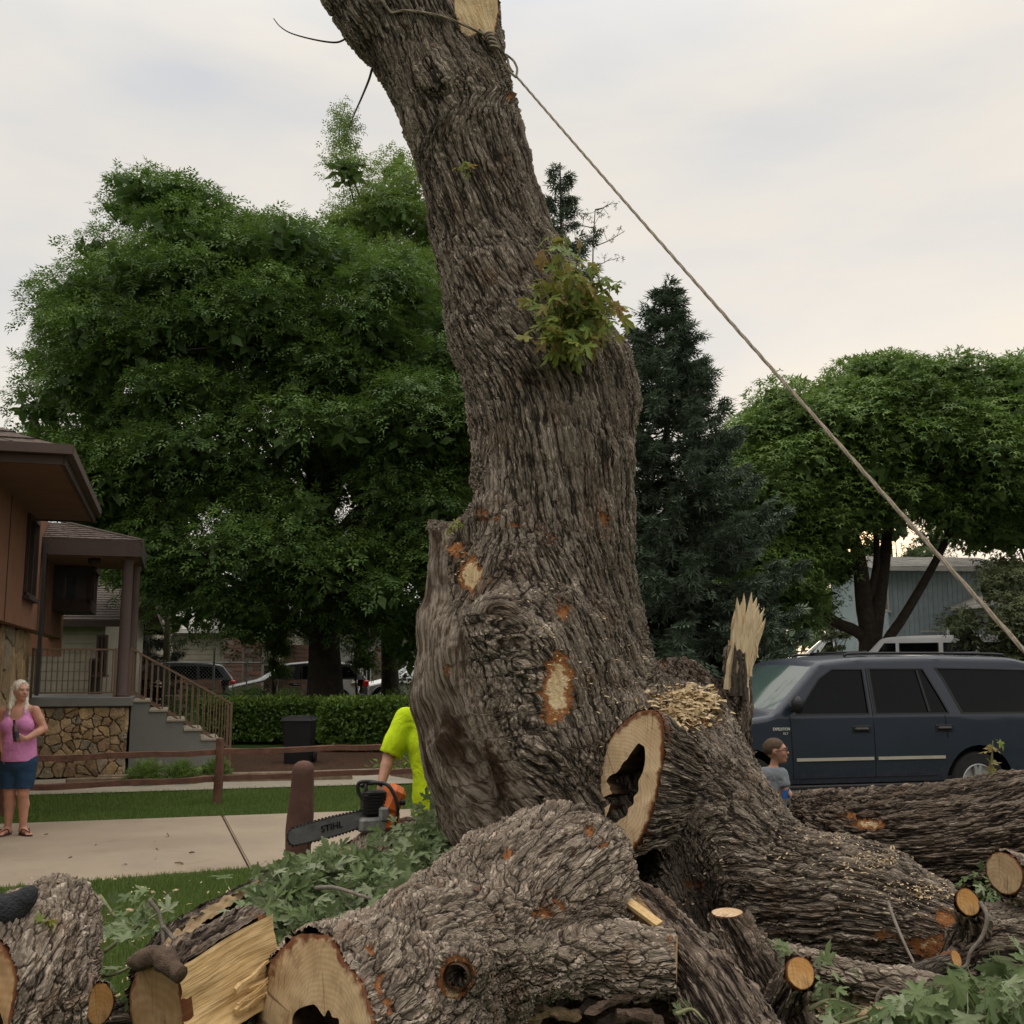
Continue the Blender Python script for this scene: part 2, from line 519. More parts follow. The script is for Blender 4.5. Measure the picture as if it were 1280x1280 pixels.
def bark_mat(name, dark, mid, light, scale=20.0, stretch=0.22, amp=0.03, plate=0.35, wide=0.16, moss=0.0, fine=1.0, disp=True, fiss=0.6, fiss_z=0.5, warp=.075):
    """scaly, furrowed bark in the straightened coordinates 'bco' of the log; attribute 'wound' bares the wood"""
    t = NT(name)
    a = t.n('Attribute', attribute_name='bco').outputs['Vector']
    wa = t.n('Attribute', attribute_name='wound').outputs['Fac']
    ba = t.n('Attribute', attribute_name='bare').outputs['Fac']
    nd = t.noise(t.mapv(a, (1, 1, 0.45)), 5.5, 3, 0.55)
    dv = t.n('VectorMath', {0: nd.outputs['Color'], 1: (0.5, 0.5, 0.5)}, operation='SUBTRACT').outputs[0]
    dv = t.n('VectorMath', {0: dv, 'Scale': warp}, operation='SCALE').outputs[0]
    nd2 = t.noise(t.mapv(a, (1, 1, 0.5)), 30, 2, 0.5)
    dv2 = t.n('VectorMath', {0: nd2.outputs['Color'], 1: (0.5, 0.5, 0.5)}, operation='SUBTRACT').outputs[0]
    dv2 = t.n('VectorMath', {0: dv2, 'Scale': 0.016}, operation='SCALE').outputs[0]
    v = t.n('VectorMath', {0: t.mapv(a, (1, 1, stretch)), 1: dv}, operation='ADD').outputs[0]
    v = t.n('VectorMath', {0: v, 1: dv2}, operation='ADD').outputs[0]
    e = t.n('TexVoronoi', {'Vector': v, 'Scale': scale}, feature='DISTANCE_TO_EDGE').outputs['Distance']
    cell = t.n('TexVoronoi', {'Vector': v, 'Scale': scale}, feature='F1')
    rn_ = t.noise(t.mapv(v, (1, 1, fiss_z), (5, 3, 1)), scale * 0.42, 4, 0.62).outputs[0]
    fis = t.rng(t.math('ABSOLUTE', t.math('SUBTRACT', rn_, 0.5)), 0.0, 0.085)
    rn2 = t.noise(t.mapv(v, (1, 1, fiss_z), (1, 9, 4)), scale * 0.95, 3, 0.6).outputs[0]
    fis2 = t.rng(t.math('ABSOLUTE', t.math('SUBTRACT', rn2, 0.5)), 0.0, 0.10)
    ck = t.rng(e, 0.0, wide)
    crack = t.math('MULTIPLY', t.math('ADD', 0.35, t.math('MULTIPLY', ck, 0.65)), t.math('ADD', 1 - fiss, t.math('MULTIPLY', fis, fiss)))
    cr = t.n('SeparateXYZ', {0: cell.outputs['Color']}).outputs
    vz = t.n('SeparateXYZ', {0: v}).outputs['Z']
    cz = t.n('SeparateXYZ', {0: cell.outputs['Position']}).outputs['Z']
    tilt = t.math('MULTIPLY', t.math('SUBTRACT', vz, cz), scale * 0.55)
    # second, finer set of splits
    v2 = t.n('VectorMath', {0: v, 1: (3.3, 1.7, 0.2)}, operation='ADD').outputs[0]
    e2 = t.n('TexVoronoi', {'Vector': v2, 'Scale': scale * 2.7}, feature='DISTANCE_TO_EDGE').outputs['Distance']
    crack2 = t.rng(e2, 0.0, 0.2)
    fn = t.noise(t.mapv(a, (1, 1, 0.35)), 95, 4, 0.65).outputs[0]
    big = t.noise(a, 3.0, 3, 0.5).outputs[0]
    h = t.math('MULTIPLY', crack, t.math('ADD', 0.62, t.math('MULTIPLY', cr['X'], plate)))
    h = t.math('ADD', h, t.math('MULTIPLY', tilt, plate * 0.55))
    h = t.math('ADD', h, t.math('MULTIPLY', t.math('MULTIPLY', crack2, fis2), 0.26))
    h = t.math('ADD', h, t.math('MULTIPLY', fn, 0.34 * fine))
    h = t.math('ADD', h, t.math('MULTIPLY', big, 0.35))
    # colour: darker in the furrows, paler on weathered plates
    body = t.mix(t.math('ADD', t.math('MULTIPLY', cr['Y'], 0.55), t.math('MULTIPLY', fn, 0.55)), mid, light)
    lich = t.noise(a, 9.0, 5, 0.65).outputs[0]
    body = t.mix(t.rng(lich, 0.5, 0.68, 0, 0.45), body, tuple(min(1, c * 1.5 + 0.015) for c in light))
    warm = t.noise(a, 4.2, 4, 0.6).outputs[0]
    body = t.mix(t.rng(warm, 0.52, 0.72, 0, 0.5), body, (mid[0] * 1.15, mid[1] * 0.82, mid[2] * 0.6))
    c = t.mix(t.rng(crack, 0.05, 0.62), dark, body)
    c = t.mix(t.math('MULTIPLY', t.math('SUBTRACT', 1.0, t.math('MULTIPLY', crack2, fis2)), 0.5), c, dark)
    if moss > 0:
        mn = t.noise(a, 2.2, 4).outputs[0]
        c = t.mix(t.rng(mn, 0.5, 0.7, 0, moss), c, (0.07, 0.10, 0.035))
    # weathered wood where the bark has gone
    st = t.noise(t.mapv(a, (1, 1, 0.07)), 48, 5, 0.6).outputs[0]
    bc = t.ramp(st, [(0.25, (0.02, 0.014, 0.009)), (0.42, (0.11, 0.08, 0.055)), (0.56, (0.27, 0.22, 0.175)), (0.8, (0.46, 0.40, 0.32))])
    rot = t.noise(t.mapv(a, (1, 1, 0.35), (2, 4, 1)), 5.0, 4, 0.6).outputs[0]
    bc = t.mix(t.rng(rot, 0.47, 0.60, 0, 0.9), bc, (0.035, 0.017, 0.009))
    bm = t.rng(t.math('ADD', ba, t.math('MULTIPLY', t.math('SUBTRACT', fn, 0.5), 0.6)), 0.42, 0.58)
    c = t.mix(bm, c, bc)
    hb = t.math('ADD', t.math('MULTIPLY', st, 1.1), t.math('MULTIPLY', rot, 0.5))
    h = t.n('Mix', {'Factor': bm, 'A': h, 'B': hb}, data_type='FLOAT').outputs['Result']
    # fresh wounds: orange inner bark round cream wood
    wn_ = t.noise(a, 38, 4, 0.7).outputs[0]
    wv = t.math('ADD', wa, t.math('MULTIPLY', t.math('SUBTRACT', wn_, 0.5), 1.15))
    wv = t.math('ADD', wv, t.math('MULTIPLY', t.math('SUBTRACT', t.noise(a, 12, 2).outputs[0], 0.5), t.math('MULTIPLY', t.rng(wa, 0.0, 0.15), 0.9)))
    w1 = t.rng(wv, 0.38, 0.46); w2 = t.rng(wv, 0.66, 0.76)
    orange = t.mix(t.noise(a, 70, 3).outputs[0], (0.19, 0.065, 0.025), (0.46, 0.21, 0.085))
    cream = t.mix(t.rng(st, 0.35, 0.65), (0.55, 0.38, 0.19), (0.72, 0.57, 0.36))
    c = t.mix(w1, c, orange); c = t.mix(w2, c, cream)
    h = t.n('Mix', {'Factor': w1, 'A': h, 'B': t.math('MULTIPLY', fn, 0.5)}, data_type='FLOAT').outputs['Result']
    nb = t.bump(t.noise(t.mapv(a, (1, 1, 0.5)), 260, 3, 0.7).outputs[0], 0.0035, 0.8)
    if disp:
        d = t.n('Displacement', {'Height': h, 'Midlevel': 0.45, 'Scale': amp})
        t.t.links.new(d.outputs[0], t.out.inputs['Displacement'])
        t.m.displacement_method = 'BOTH'
    else:
        nb = t.bump(h, amp, 1.0, nb)
    t.done(c, 0.93, 0.12, nb)
    return t.m

BARK = bark_mat('bark_trunk', (0.014, 0.010, 0.007), (0.225, 0.168, 0.124), (0.52, 0.440, 0.355), 38, 0.10, 0.028, 0.42, 0.26, fiss=0.7, warp=.04)
BARK_LIGHT = bark_mat('bark_pale_scaly', (0.020, 0.013, 0.009), (0.245, 0.185, 0.138), (0.56, 0.465, 0.37), 23, 0.34, 0.027, 0.75, 0.09, fiss=0.65, fiss_z=0.5)
BARK_DARK = bark_mat('bark_dark_furrowed', (0.012, 0.008, 0.006), (0.175, 0.128, 0.094), (0.40, 0.32, 0.25), 36, 0.12, 0.030, 0.45, 0.26, fiss=0.8, warp=.05)
BARK_THIN = bark_mat('bark_branch', (0.015, 0.012, 0.009), (0.12, 0.098, 0.078), (0.24, 0.205, 0.17), 42, 0.25, 0.009, 0.4, 0.14, disp=False)
BARK_FAR = simple('bark_far', (0.045, 0.034, 0.025), 0.95, 0.4, 6, 0.03)

def wood_mat(name, base, heart, rings=55.0, dark=(0.10, 0.055, 0.025), sawmarks=1.0):
    """sawn end grain: local x,y on the face; growth rings, checks, saw kerf lines"""
    t = NT(name)
    a = t.n('Attribute', attribute_name='wco').outputs['Vector']
    wob = t.noise(a, 3.0, 3).outputs['Color']
    av = t.n('VectorMath', {0: a, 1: t.n('VectorMath', {0: wob, 'Scale': 0.10}, operation='SCALE').outputs[0]}, operation='ADD').outputs[0]
    ln = t.n('VectorMath', {0: av}, operation='LENGTH').outputs['Value']
    rg = t.math('SINE', t.math('MULTIPLY', ln, rings * 6.28))
    patch = t.noise(a, 5.0, 4, 0.6).outputs[0]
    c = t.mix(t.rng(patch, 0.38, 0.62), base, heart)
    c = t.mix(t.math('MULTIPLY', t.math('ADD', rg, 1.0), 0.085), c, dark)
    sep = t.n('SeparateXYZ', {0: a}).outputs
    ang = t.math('ARCTAN2', sep['Y'], sep['X'])
    cx = t.n('CombineXYZ', {0: t.math('MULTIPLY', ang, 9.0), 1: t.math('MULTIPLY', ln, 1.2), 2: 0.0}).outputs[0]
    rad = t.noise(cx, 1.0, 3, 0.6).outputs[0]
    c = t.mix(t.math('MULTIPLY', t.rng(rad, 0.64, 0.70), 0.75), c, dark)
    st = t.noise(t.mapv(a, (70, 3.5, 1)), 1.0, 3, 0.6).outputs[0]
    c = t.mix(t.rng(st, 0.56, 0.70, 0, 0.5 * sawmarks), c, dark)
    fine = t.noise(t.mapv(a, (130, 9, 1)), 1.0, 4, 0.6).outputs[0]
    stn = t.noise(a, 7.0, 5, 0.65).outputs[0]
    c = t.mix(t.rng(stn, 0.54, 0.66, 0, 0.45), c, (0.17, 0.085, 0.035))
    edge = t.n('Attribute', attribute_name='rim').outputs['Fac']
    en = t.math('ADD', edge, t.math('MULTIPLY', t.math('SUBTRACT', t.noise(a, 22, 3).outputs[0], 0.5), 0.25))
    c = t.mix(t.rng(en, 0.90, 0.985), c, (0.14, 0.050, 0.020))
    nm = t.bump(t.math('ADD', fine, t.math('MULTIPLY', st, 0.8)), 0.006, 0.8)
    t.done(c, 0.8, 0.2, nm)
    return t.m
WOOD_CUT = wood_mat('sawn_wood_cream', (0.58, 0.405, 0.235), (0.68, 0.50, 0.31))
WOOD_TAN = wood_mat('sawn_wood_tan', (0.45, 0.305, 0.165), (0.58, 0.415, 0.24))
WOOD_BROWN = wood_mat('sawn_wood_brown', (0.30, 0.175, 0.080), (0.40, 0.255, 0.13), 34)
WOOD_ORANGE = wood_mat('sawn_wood_orange', (0.48, 0.24, 0.075), (0.58, 0.34, 0.14), 70)
def split_mat(name, a_, b_, stretch=(60, 60, 3.0), rough=0.7, dark=(0.20, 0.11, 0.045)):
    t = NT(name)
    a = t.n('Attribute', attribute_name='wco').outputs['Vector']
    s1 = t.noise(t.mapv(a, stretch), 1.0, 5, 0.6).outputs[0]
    s2 = t.noise(a, 4.0, 4, 0.6).outputs[0]
    c = t.mix(t.rng(s1, 0.3, 0.7), a_, b_)
    c = t.mix(t.rng(s2, 0.55, 0.75, 0, 0.5), c, dark)
    c = t.mix(t.rng(s1, 0.63, 0.72, 0, 0.7), c, dark)
    t.done(c, rough, 0.25, t.bump(s1, 0.012, 0.9))
    return t.m
WOOD_SPLIT = split_mat('split_wood_yellow', (0.58, 0.38, 0.165), (0.74, 0.53, 0.27))
WOOD_SPLINTER = split_mat('splinter_wood', (0.62, 0.47, 0.28), (0.78, 0.64, 0.43), (90, 90, 3), dark=(0.36, 0.21, 0.09))
WOOD_GREY = split_mat('weathered_wood', (0.075, 0.06, 0.05), (0.19, 0.16, 0.135), (40, 40, 2.5), 0.9, (0.012, 0.009, 0.007))
ROT = split_mat('rotten_hollow', (0.028, 0.015, 0.008), (0.10, 0.06, 0.034), (18, 18, 6), 0.95, (0.006, 0.004, 0.003))
CHIP = simple('sawdust', (0.55, 0.42, 0.25), 0.9, 0.3, 30)
CHIP_B = simple('bark_chips', (0.13, 0.085, 0.055), 0.95, 0.5, 12)

def leaf_mat(name, cols, trans=0.35, rough=0.5, spec=0.35, vein=False):
    """cols: list of colours picked by the per-leaf attribute 'rnd'"""
    t = NT(name)
    r_ = t.n('Attribute', attribute_name='rnd').outputs['Fac']
    o = t.n('ObjectInfo').outputs['Random']
    f = t.math('FRACT', t.math('ADD', r_, o)) if vein else r_
    n = len(cols)
    c = t.ramp(f, [(i / max(1, n - 1), cc) for i, cc in enumerate(cols)])
    t.done(c, rough, spec)
    tr = t.n('BsdfTranslucent', {'Color': t.mix(0.5, c, tuple(x * 1.6 for x in cols[-1]))})
    mx_ = t.n('MixShader', {0: trans, 1: t.b, 2: tr})
    t.t.links.new(mx_.outputs[0], t.out.inputs[0])
    return t.m
LEAF_ASH = leaf_mat('leaf_ash', [(0.044, 0.083, 0.022), (0.084, 0.150, 0.031), (0.128, 0.209, 0.039)], 0.25, 0.55)
LEAF_ASH2 = leaf_mat('leaf_ash_bright', [(0.066, 0.113, 0.029), (0.115, 0.193, 0.040), (0.191, 0.269, 0.055)], 0.25, 0.55)
LEAF_RIGHT = leaf_mat('leaf_street_tree', [(0.060, 0.101, 0.026), (0.107, 0.180, 0.037), (0.166, 0.254, 0.050)], 0.25, 0.6)
LEAF_YEL = leaf_mat('leaf_far_bright', [(0.078, 0.139, 0.028), (0.132, 0.209, 0.043), (0.202, 0.279, 0.062)], 0.25, 0.7)
LEAF_FAR = leaf_mat('leaf_far', [(0.034, 0.059, 0.022), (0.056, 0.090, 0.031), (0.085, 0.127, 0.043)], 0.2, 0.7)
LEAF_GREY = leaf_mat('leaf_grey_green', [(0.070, 0.090, 0.043), (0.109, 0.132, 0.059), (0.155, 0.171, 0.078)], 0.2, 0.7)
LEAF_HEDGE = leaf_mat('leaf_hedge', [(0.047, 0.093, 0.016), (0.102, 0.178, 0.025), (0.179, 0.264, 0.040)], 0.25, 0.5)
LEAF_SPRUCE = leaf_mat('needles_spruce', [(0.037, 0.055, 0.031), (0.076, 0.108, 0.066), (0.144, 0.196, 0.132)], 0.08, 0.6)
LEAF_BROWN = leaf_mat('seed_clusters', [(0.093, 0.054, 0.034), (0.155, 0.090, 0.054), (0.078, 0.078, 0.039)], 0.15, 0.8)
LEAF_MAPLE = leaf_mat('leaf_maple_cut', [(0.066, 0.108, 0.030), (0.110, 0.162, 0.050), (0.160, 0.215, 0.085), (0.28, 0.32, 0.19)], 0.25, 0.5, 0.4, True)
LEAF_SPROUT = leaf_mat('leaf_maple_sprout', [(0.11, 0.19, 0.030), (0.18, 0.27, 0.042), (0.27, 0.33, 0.06), (0.27, 0.17, 0.06)], 0.4, 0.45, 0.4, True)
GRASS_BLADE = leaf_mat('grass_blades', [(0.070, 0.120, 0.024), (0.110, 0.172, 0.036), (0.165, 0.225, 0.06)], 0.3, 0.6)

def concrete_mat(name, col, sc=1.0):
    t = NT(name)
    g = t.n('NewGeometry').outputs['Position']
    a = t.noise(g, 0.7 * sc, 5, 0.6).outputs[0]
    b = t.noise(g, 90, 3, 0.7).outputs[0]
    sp = t.n('TexVoronoi', {'Vector': g, 'Scale': 150.0}).outputs['Distance']
    c = t.mix(t.rng(a, 0.3, 0.7), tuple(x * 0.86 for x in col), tuple(x * 1.1 for x in col))
    c = t.mix(t.rng(b, 0.35, 0.75, 0, 0.35), c, tuple(x * 0.6 for x in col))
    st = t.noise(g, 2.6, 5, 0.65).outputs[0]
    c = t.mix(t.rng(st, 0.56, 0.70, 0, 0.35), c, (col[0] * 0.62, col[1] * 0.58, col[2] * 0.52))
    t.done(c, 0.9, 0.25, t.bump(t.math('ADD', b, sp), 0.004))
    return t.m
CONC = concrete_mat('sidewalk_concrete', (0.36, 0.29, 0.215))
CONC2 = concrete_mat('path_concrete', (0.34, 0.30, 0.235))
CONC3 = concrete_mat('step_concrete', (0.20, 0.20, 0.185))
def asphalt():
    t = NT('asphalt')
    g = t.n('NewGeometry').outputs['Position']
    a = t.noise(g, 0.4, 4).outputs[0]; b = t.noise(g, 120, 3, 0.8).outputs[0]
    c = t.mix(t.rng(a, 0.3, 0.7), (0.05, 0.05, 0.05), (0.085, 0.08, 0.075))
    c = t.mix(t.rng(b, 0.5, 0.8, 0, 0.4), c, (0.16, 0.15, 0.14))
    t.done(c, 0.85, 0.3, t.bump(b, 0.004)); return t.m
ASPH = asphalt()
def lawn():
    t = NT('lawn_soil')
    g = t.n('NewGeometry').outputs['Position']
    a = t.noise(g, 0.5, 5, 0.6).outputs[0]; b = t.noise(g, 30, 5, 0.7).outputs[0]
    c = t.mix(t.rng(a, 0.35, 0.65), (0.030, 0.060, 0.014), (0.055, 0.095, 0.022))
    c = t.mix(t.rng(b, 0.45, 0.7, 0, 0.7), c, (0.020, 0.030, 0.010))
    t.done(c, 0.95, 0.1, t.bump(b, 0.03)); return t.m
LAWN = lawn()
def mulch():
    t = NT('mulch')
    g = t.n('NewGeometry').outputs['Position']
    b = t.noise(g, 26, 5, 0.7).outputs[0]; d = t.noise(g, 2, 4).outputs[0]
    c = t.ramp(b, [(0.3, (0.02, 0.012, 0.008)), (0.5, (0.075, 0.045, 0.03)), (0.65, (0.14, 0.09, 0.055)), (0.8, (0.25, 0.19, 0.13))])
    c = t.mix(t.rng(d, 0.45, 0.7, 0, 0.4), c, (0.12, 0.045, 0.03))
    t.done(c, 0.95, 0.1, t.bump(b, 0.05)); return t.m
MULCH = mulch()

def paint(name, col, rough=0.32, coat=0.6, metallic=0.25):
    t = NT(name)
    g = t.n('TexCoord').outputs['Object']
    a = t.noise(g, 1.6, 5, 0.6).outputs[0]
    d = t.noise(g, 22, 5, 0.7).outputs[0]
    c = t.mix(t.rng(a, 0.35, 0.7, 0, 0.5), col, tuple(x * 1.3 + 0.004 for x in col))
    zz = t.n('SeparateXYZ', {0: g}).outputs['Z']
    dirt = t.math('MULTIPLY', t.rng(zz, 0.25, 0.8, 1, 0), t.rng(d, 0.35, 0.7))
    c = t.mix(t.math('MULTIPLY', dirt, 0.35), c, (0.12, 0.10, 0.08))
    t.done(c, t.rng(d, 0.3, 0.8, rough, rough + 0.15), 0.5, None, Metallic=metallic)
    t.set(t.b, 'Coat Weight', coat); t.set(t.b, 'Coat Roughness', 0.08)
    return t.m
PAINT_BLUE = paint('paint_navy', (0.010, 0.017, 0.032), .36, .35, .1)
PAINT_GREY = paint('paint_grey', (0.11, 0.115, 0.125), 0.35, 0.5, 0.5)
PAINT_BLACK = paint('paint_black', (0.010, 0.010, 0.012))
PAINT_WHITE = paint('paint_white', (0.62, 0.62, 0.62), 0.4, 0.3, 0.0)
PAINT_SILVER = paint('paint_silver', (0.36, 0.37, 0.38), 0.35, 0.4, 0.6)
PAINT_RED = paint('paint_red', (0.13, 0.016, 0.014))
PAINT_DKGREY = paint('paint_dark_grey', (0.030, 0.033, 0.037))
GLASS = simple('tinted_glass', (0.003, 0.0035, 0.004), 0.06, 0.05, 2, spec=0.16)
GLASS_L = simple('windscreen_glass', (0.055, 0.085, 0.080), 0.06, 0.1, 2, spec=0.9)
RUBBER = simple('tyre_rubber', (0.014, 0.014, 0.014), 0.85, 0.2, 10)
BLACKP = simple('black_plastic', (0.010, 0.010, 0.011), 0.5, 0.2, 12, spec=0.4)
CHROME = simple('chrome', (0.62, 0.62, 0.60), 0.25, 0.08, 5, metallic=1.0)
ALLOY = simple('alloy_rim', (0.50, 0.50, 0.49), 0.4, 0.15, 9, metallic=0.6)
LAMP_R = simple('tail_lamp', (0.45, 0.012, 0.010), 0.2, 0.1, 5, spec=0.7)
LAMP_W = simple('head_lamp', (0.6, 0.6, 0.58), 0.15, 0.1, 5, spec=0.8)
WHITE_M = simple('white_trim', (0.62, 0.61, 0.56), 0.5, 0.1, 5)
# ------------------------------------------------------------------ ground
def G(px, py, z=0.0):
    u = (px - 640) / FPX; v = (640 - py) / FPX
    d = np.array([u, _c - v * _s, _s + v * _c])
    return CAM + d * ((z - CAM[2]) / d[2])
def sheet(name, polyfn, us, vs, mat, dz, kind='structure', parent=None):
    """polyfn(u,v)->(x,y); draped over the ground"""
    U, Vv = np.meshgrid(us, vs, indexing='ij')
    x, y = polyfn(U, Vv)
    z = gz(x, y) + dz
    n, m = U.shape
    v = np.stack([x, y, z], -1).reshape(-1, 3)
    i, j = np.meshgrid(np.arange(n - 1), np.arange(m - 1), indexing='ij')
    a = (i * m + j).ravel()
    f = np.stack([a, a + m, a + m + 1, a + 1], 1)
    c = np.cross(v[f[0][1]] - v[f[0][0]], v[f[0][3]] - v[f[0][0]])
    if c[2] < 0: f = f[:, ::-1]
    o = put(name, mesh(name, v, f, True), mat, parent)
    if kind: o['kind'] = kind
    return o
xs = np.r_[-400, -250, -150, -90, -60, np.arange(-40, -12, 2.0), np.arange(-12, 12, 0.4), np.arange(12, 42, 2.0), 60, 90, 150, 250, 400]
ys = np.r_[-60, -30, -12, -5, np.arange(0, 12, 0.25), np.arange(12, 40, 1.0), np.arange(40, 80, 3.0), 90, 110, 140, 180, 260, 400, 700]
sheet('ground', lambda u, v: (u, v), xs, ys, LAWN, 0.0)
# wide sidewalk: far edge through (0,1032)-(300,1021), near edge through (0,1113)-(250,1093)
fa, fb = G(0, 1032), G(300, 1021); na, nb_ = G(0, 1113), G(250, 1093)
def edge(a, b):
    m = (b[1] - a[1]) / (b[0] - a[0]); return lambda x: a[1] + m * (x - a[0])
EF, EN = edge(fa, fb), edge(na, nb_)
ja, jb = G(278, 1022), G(308, 1080)
jm = (jb[0] - ja[0]) / (jb[1] - ja[1])
walk = bpy.data.objects.new('sidewalk', None); link(walk); walk['kind'] = 'structure'
walk['label'] = 'wide tan concrete sidewalk behind the cut logs'
def slab(x0, x1, parent, mat=CONC, t=0.05, ef=EF, en=EN, m=None, name='slab'):
    m = jm if m is None else m
    g = 0.010
    def pt(xj, fn):
        x = xj
        for _ in range(6): x = xj + m * (fn(x) - ja[1])
        return x, fn(x)
    q = [pt(x0 + g, en), pt(x1 - g, en), pt(x1 - g, ef), pt(x0 + g, ef)]
    zt = [float(gz(a, b)) + 0.022 for a, b in q]
    v = [(a, b, z) for (a, b), z in zip(q, zt)] + [(a, b, z - t) for (a, b), z in zip(q, zt)]
    f = [(0, 1, 2, 3), (0, 4, 5, 1), (1, 5, 6, 2), (2, 6, 7, 3), (3, 7, 4, 0)]
    bm = bmesh.new(); bv = [bm.verts.new(p) for p in v]
    for q_ in f: bm.faces.new([bv[i] for i in q_])
    bmesh.ops.bevel(bm, geom=[e_ for e_ in bm.edges if len(e_.link_faces) == 2], offset=0.012, segments=2, affect='EDGES')
    me = bpy.data.meshes.new(name); bm.to_mesh(me); bm.free()
    return put(name, me, mat, parent)
xj = ja[0]
for i in range(-4, 2):
    slab(xj + i * 3.6, xj + (i + 1) * 3.6, walk)
base = sheet('walk_bed', lambda u, v: (u, EN(u) + (EF(u) - EN(u)) * v), np.linspace(-18, 4.5, 24), np.linspace(0.01, 0.99, 4), MULCH, 0.004)
# house path
PE = edge(G(45, 995), G(500, 981)); PF = edge(G(50, 976), G(500, 961))
pm = sheet('path', lambda u, v: (u, PE(u) + (PF(u) - PE(u)) * v), np.linspace(-16, 3.0, 24), np.linspace(0, 1, 5), CONC2, 0.02)
# planting bed in front of the steps and hedge
sheet('planting_bed', lambda u, v: (u, PF(u) + 0.05 + v * 4.5), np.linspace(-7.2, 2.2, 16), np.linspace(0, 1, 8), MULCH, 0.006)
# side street (left, beyond the hedge) and car park (right)
sheet('street', lambda u, v: (u, 36 + 12 * v), np.linspace(-60, 3, 20), np.linspace(0, 1, 8), ASPH, 0.01)
def lot(u, v):
    x0 = 1.6 + 0.12 * 0; return (x0 + (42 - x0) * u, 11.2 + 0.10 * (x0 + (42 - x0) * u) + (46 - 11.2) * v)
sheet('car_park', lot, np.linspace(0, 1, 24), np.linspace(0, 1, 26), ASPH, 0.008)
# driveway slab and kerb
kb = MB(); kb.box((1.5, 29, 0.12), (0.15, 30, 0.36), None, 0.02)
o = kb.build('kerb', CONC3); o['kind'] = 'structure'

# grass blades
def blades(name, pts, hgt, seed, lean=0.4):
    r = np.random.default_rng(seed); n = len(pts)
    a = r.uniform(0, 2 * np.pi, n); h = hgt * r.uniform(0.5, 1.25, n); wd = 0.0035 + 0.05 * h * r.uniform(0.6, 1.2, n)
    ax = np.stack([np.cos(a), np.sin(a), 0 * a], 1)
    b = r.uniform(0, 2 * np.pi, n); l = r.uniform(0.1, lean, n) * h * 1.4
    tip = pts + np.stack([np.cos(b) * l, np.sin(b) * l, h * 0.95], 1)
    mid = (pts + tip) / 2 + np.stack([-np.cos(b) * l * 0.12, -np.sin(b) * l * 0.12, h * 0.1], 1)
    v = np.stack([pts - ax * wd[:, None], pts + ax * wd[:, None], mid + ax * wd[:, None] * 0.7, tip, mid - ax * wd[:, None] * 0.7], 1).reshape(-1, 3)
    k = np.arange(n)[:, None] * 5
    f = np.concatenate([k + np.array([0, 1, 2, 4]), ], 0)
    f2 = k + np.array([4, 2, 3, 3])
    me = mesh(name, v, [tuple(q) for q in f] + [tuple(q[:3]) for q in f2], True, {'rnd': ('FLOAT', np.repeat(r.random(n), 5))}) if n < 100 else None
    if me is None:
        v = v.reshape(-1, 5, 3)[:, [0, 1, 3]].reshape(-1, 3); tri = np.arange(n)[:, None] * 3 + np.array([0, 1, 2])
        me = mesh(name, v, tri, False, {'rnd': ('FLOAT', np.repeat(np.clip(r.random(n) * 0.7 + 0.3 * (vnoise(pts, 1.3) * 0.5 + 0.5), 0, 1), 3))})
    o = put(name, me, GRASS_BLADE); o['kind'] = 'stuff'
    return o
def scatter_px(n, seed, y0, y1, x0=-60, x1=1340, cond=None):
    """ground points spread over a depth range inside the view cone"""
    r = np.random.default_rng(seed)
    Y = (y0 ** 0.6 + (y1 ** 0.6 - y0 ** 0.6) * r.random(n)) ** (1 / 0.6)
    X = (r.uniform(x0, x1, n) - 640) / FPX * Y * 1.02
    m = np.ones(n, bool) if cond is None else cond(X, Y)
    X, Y = X[m], Y[m]
    return np.stack([X, Y, gz(X, Y)], 1)
p = scatter_px(130000, 3, 4.6, 10.2, -150, 560, lambda x, y: y < EN(x) + 0.02)
o = blades('grass_near', p, 0.055, 1); o['label'] = 'green lawn grass around the foreground logs'
p = scatter_px(12000, 33, 6.0, 8.6, 860, 1330)
o = blades('grass_near', p, 0.04, 12); o['label'] = 'short grass under the fallen limb at right'
p = scatter_px(80000, 4, 11.5, 17.5, -150, 640, lambda x, y: (y > EF(x) - 0.01) & (y < PE(x) + 0.01))
o = blades('grass_strip', p, 0.05, 2); o['label'] = 'strip of lawn between sidewalk and path under the rail fence'
p = scatter_px(14000, 6, 26.5, 36, -150, 700)
o = blades('grass_far', p, 0.10, 5); o['label'] = 'lawn behind the hedge'
p = scatter_px(26000, 8, 46, 95, 700, 1400)
o = blades('grass_far', p, 0.22, 6); o['label'] = 'rising lawn beyond the car park'
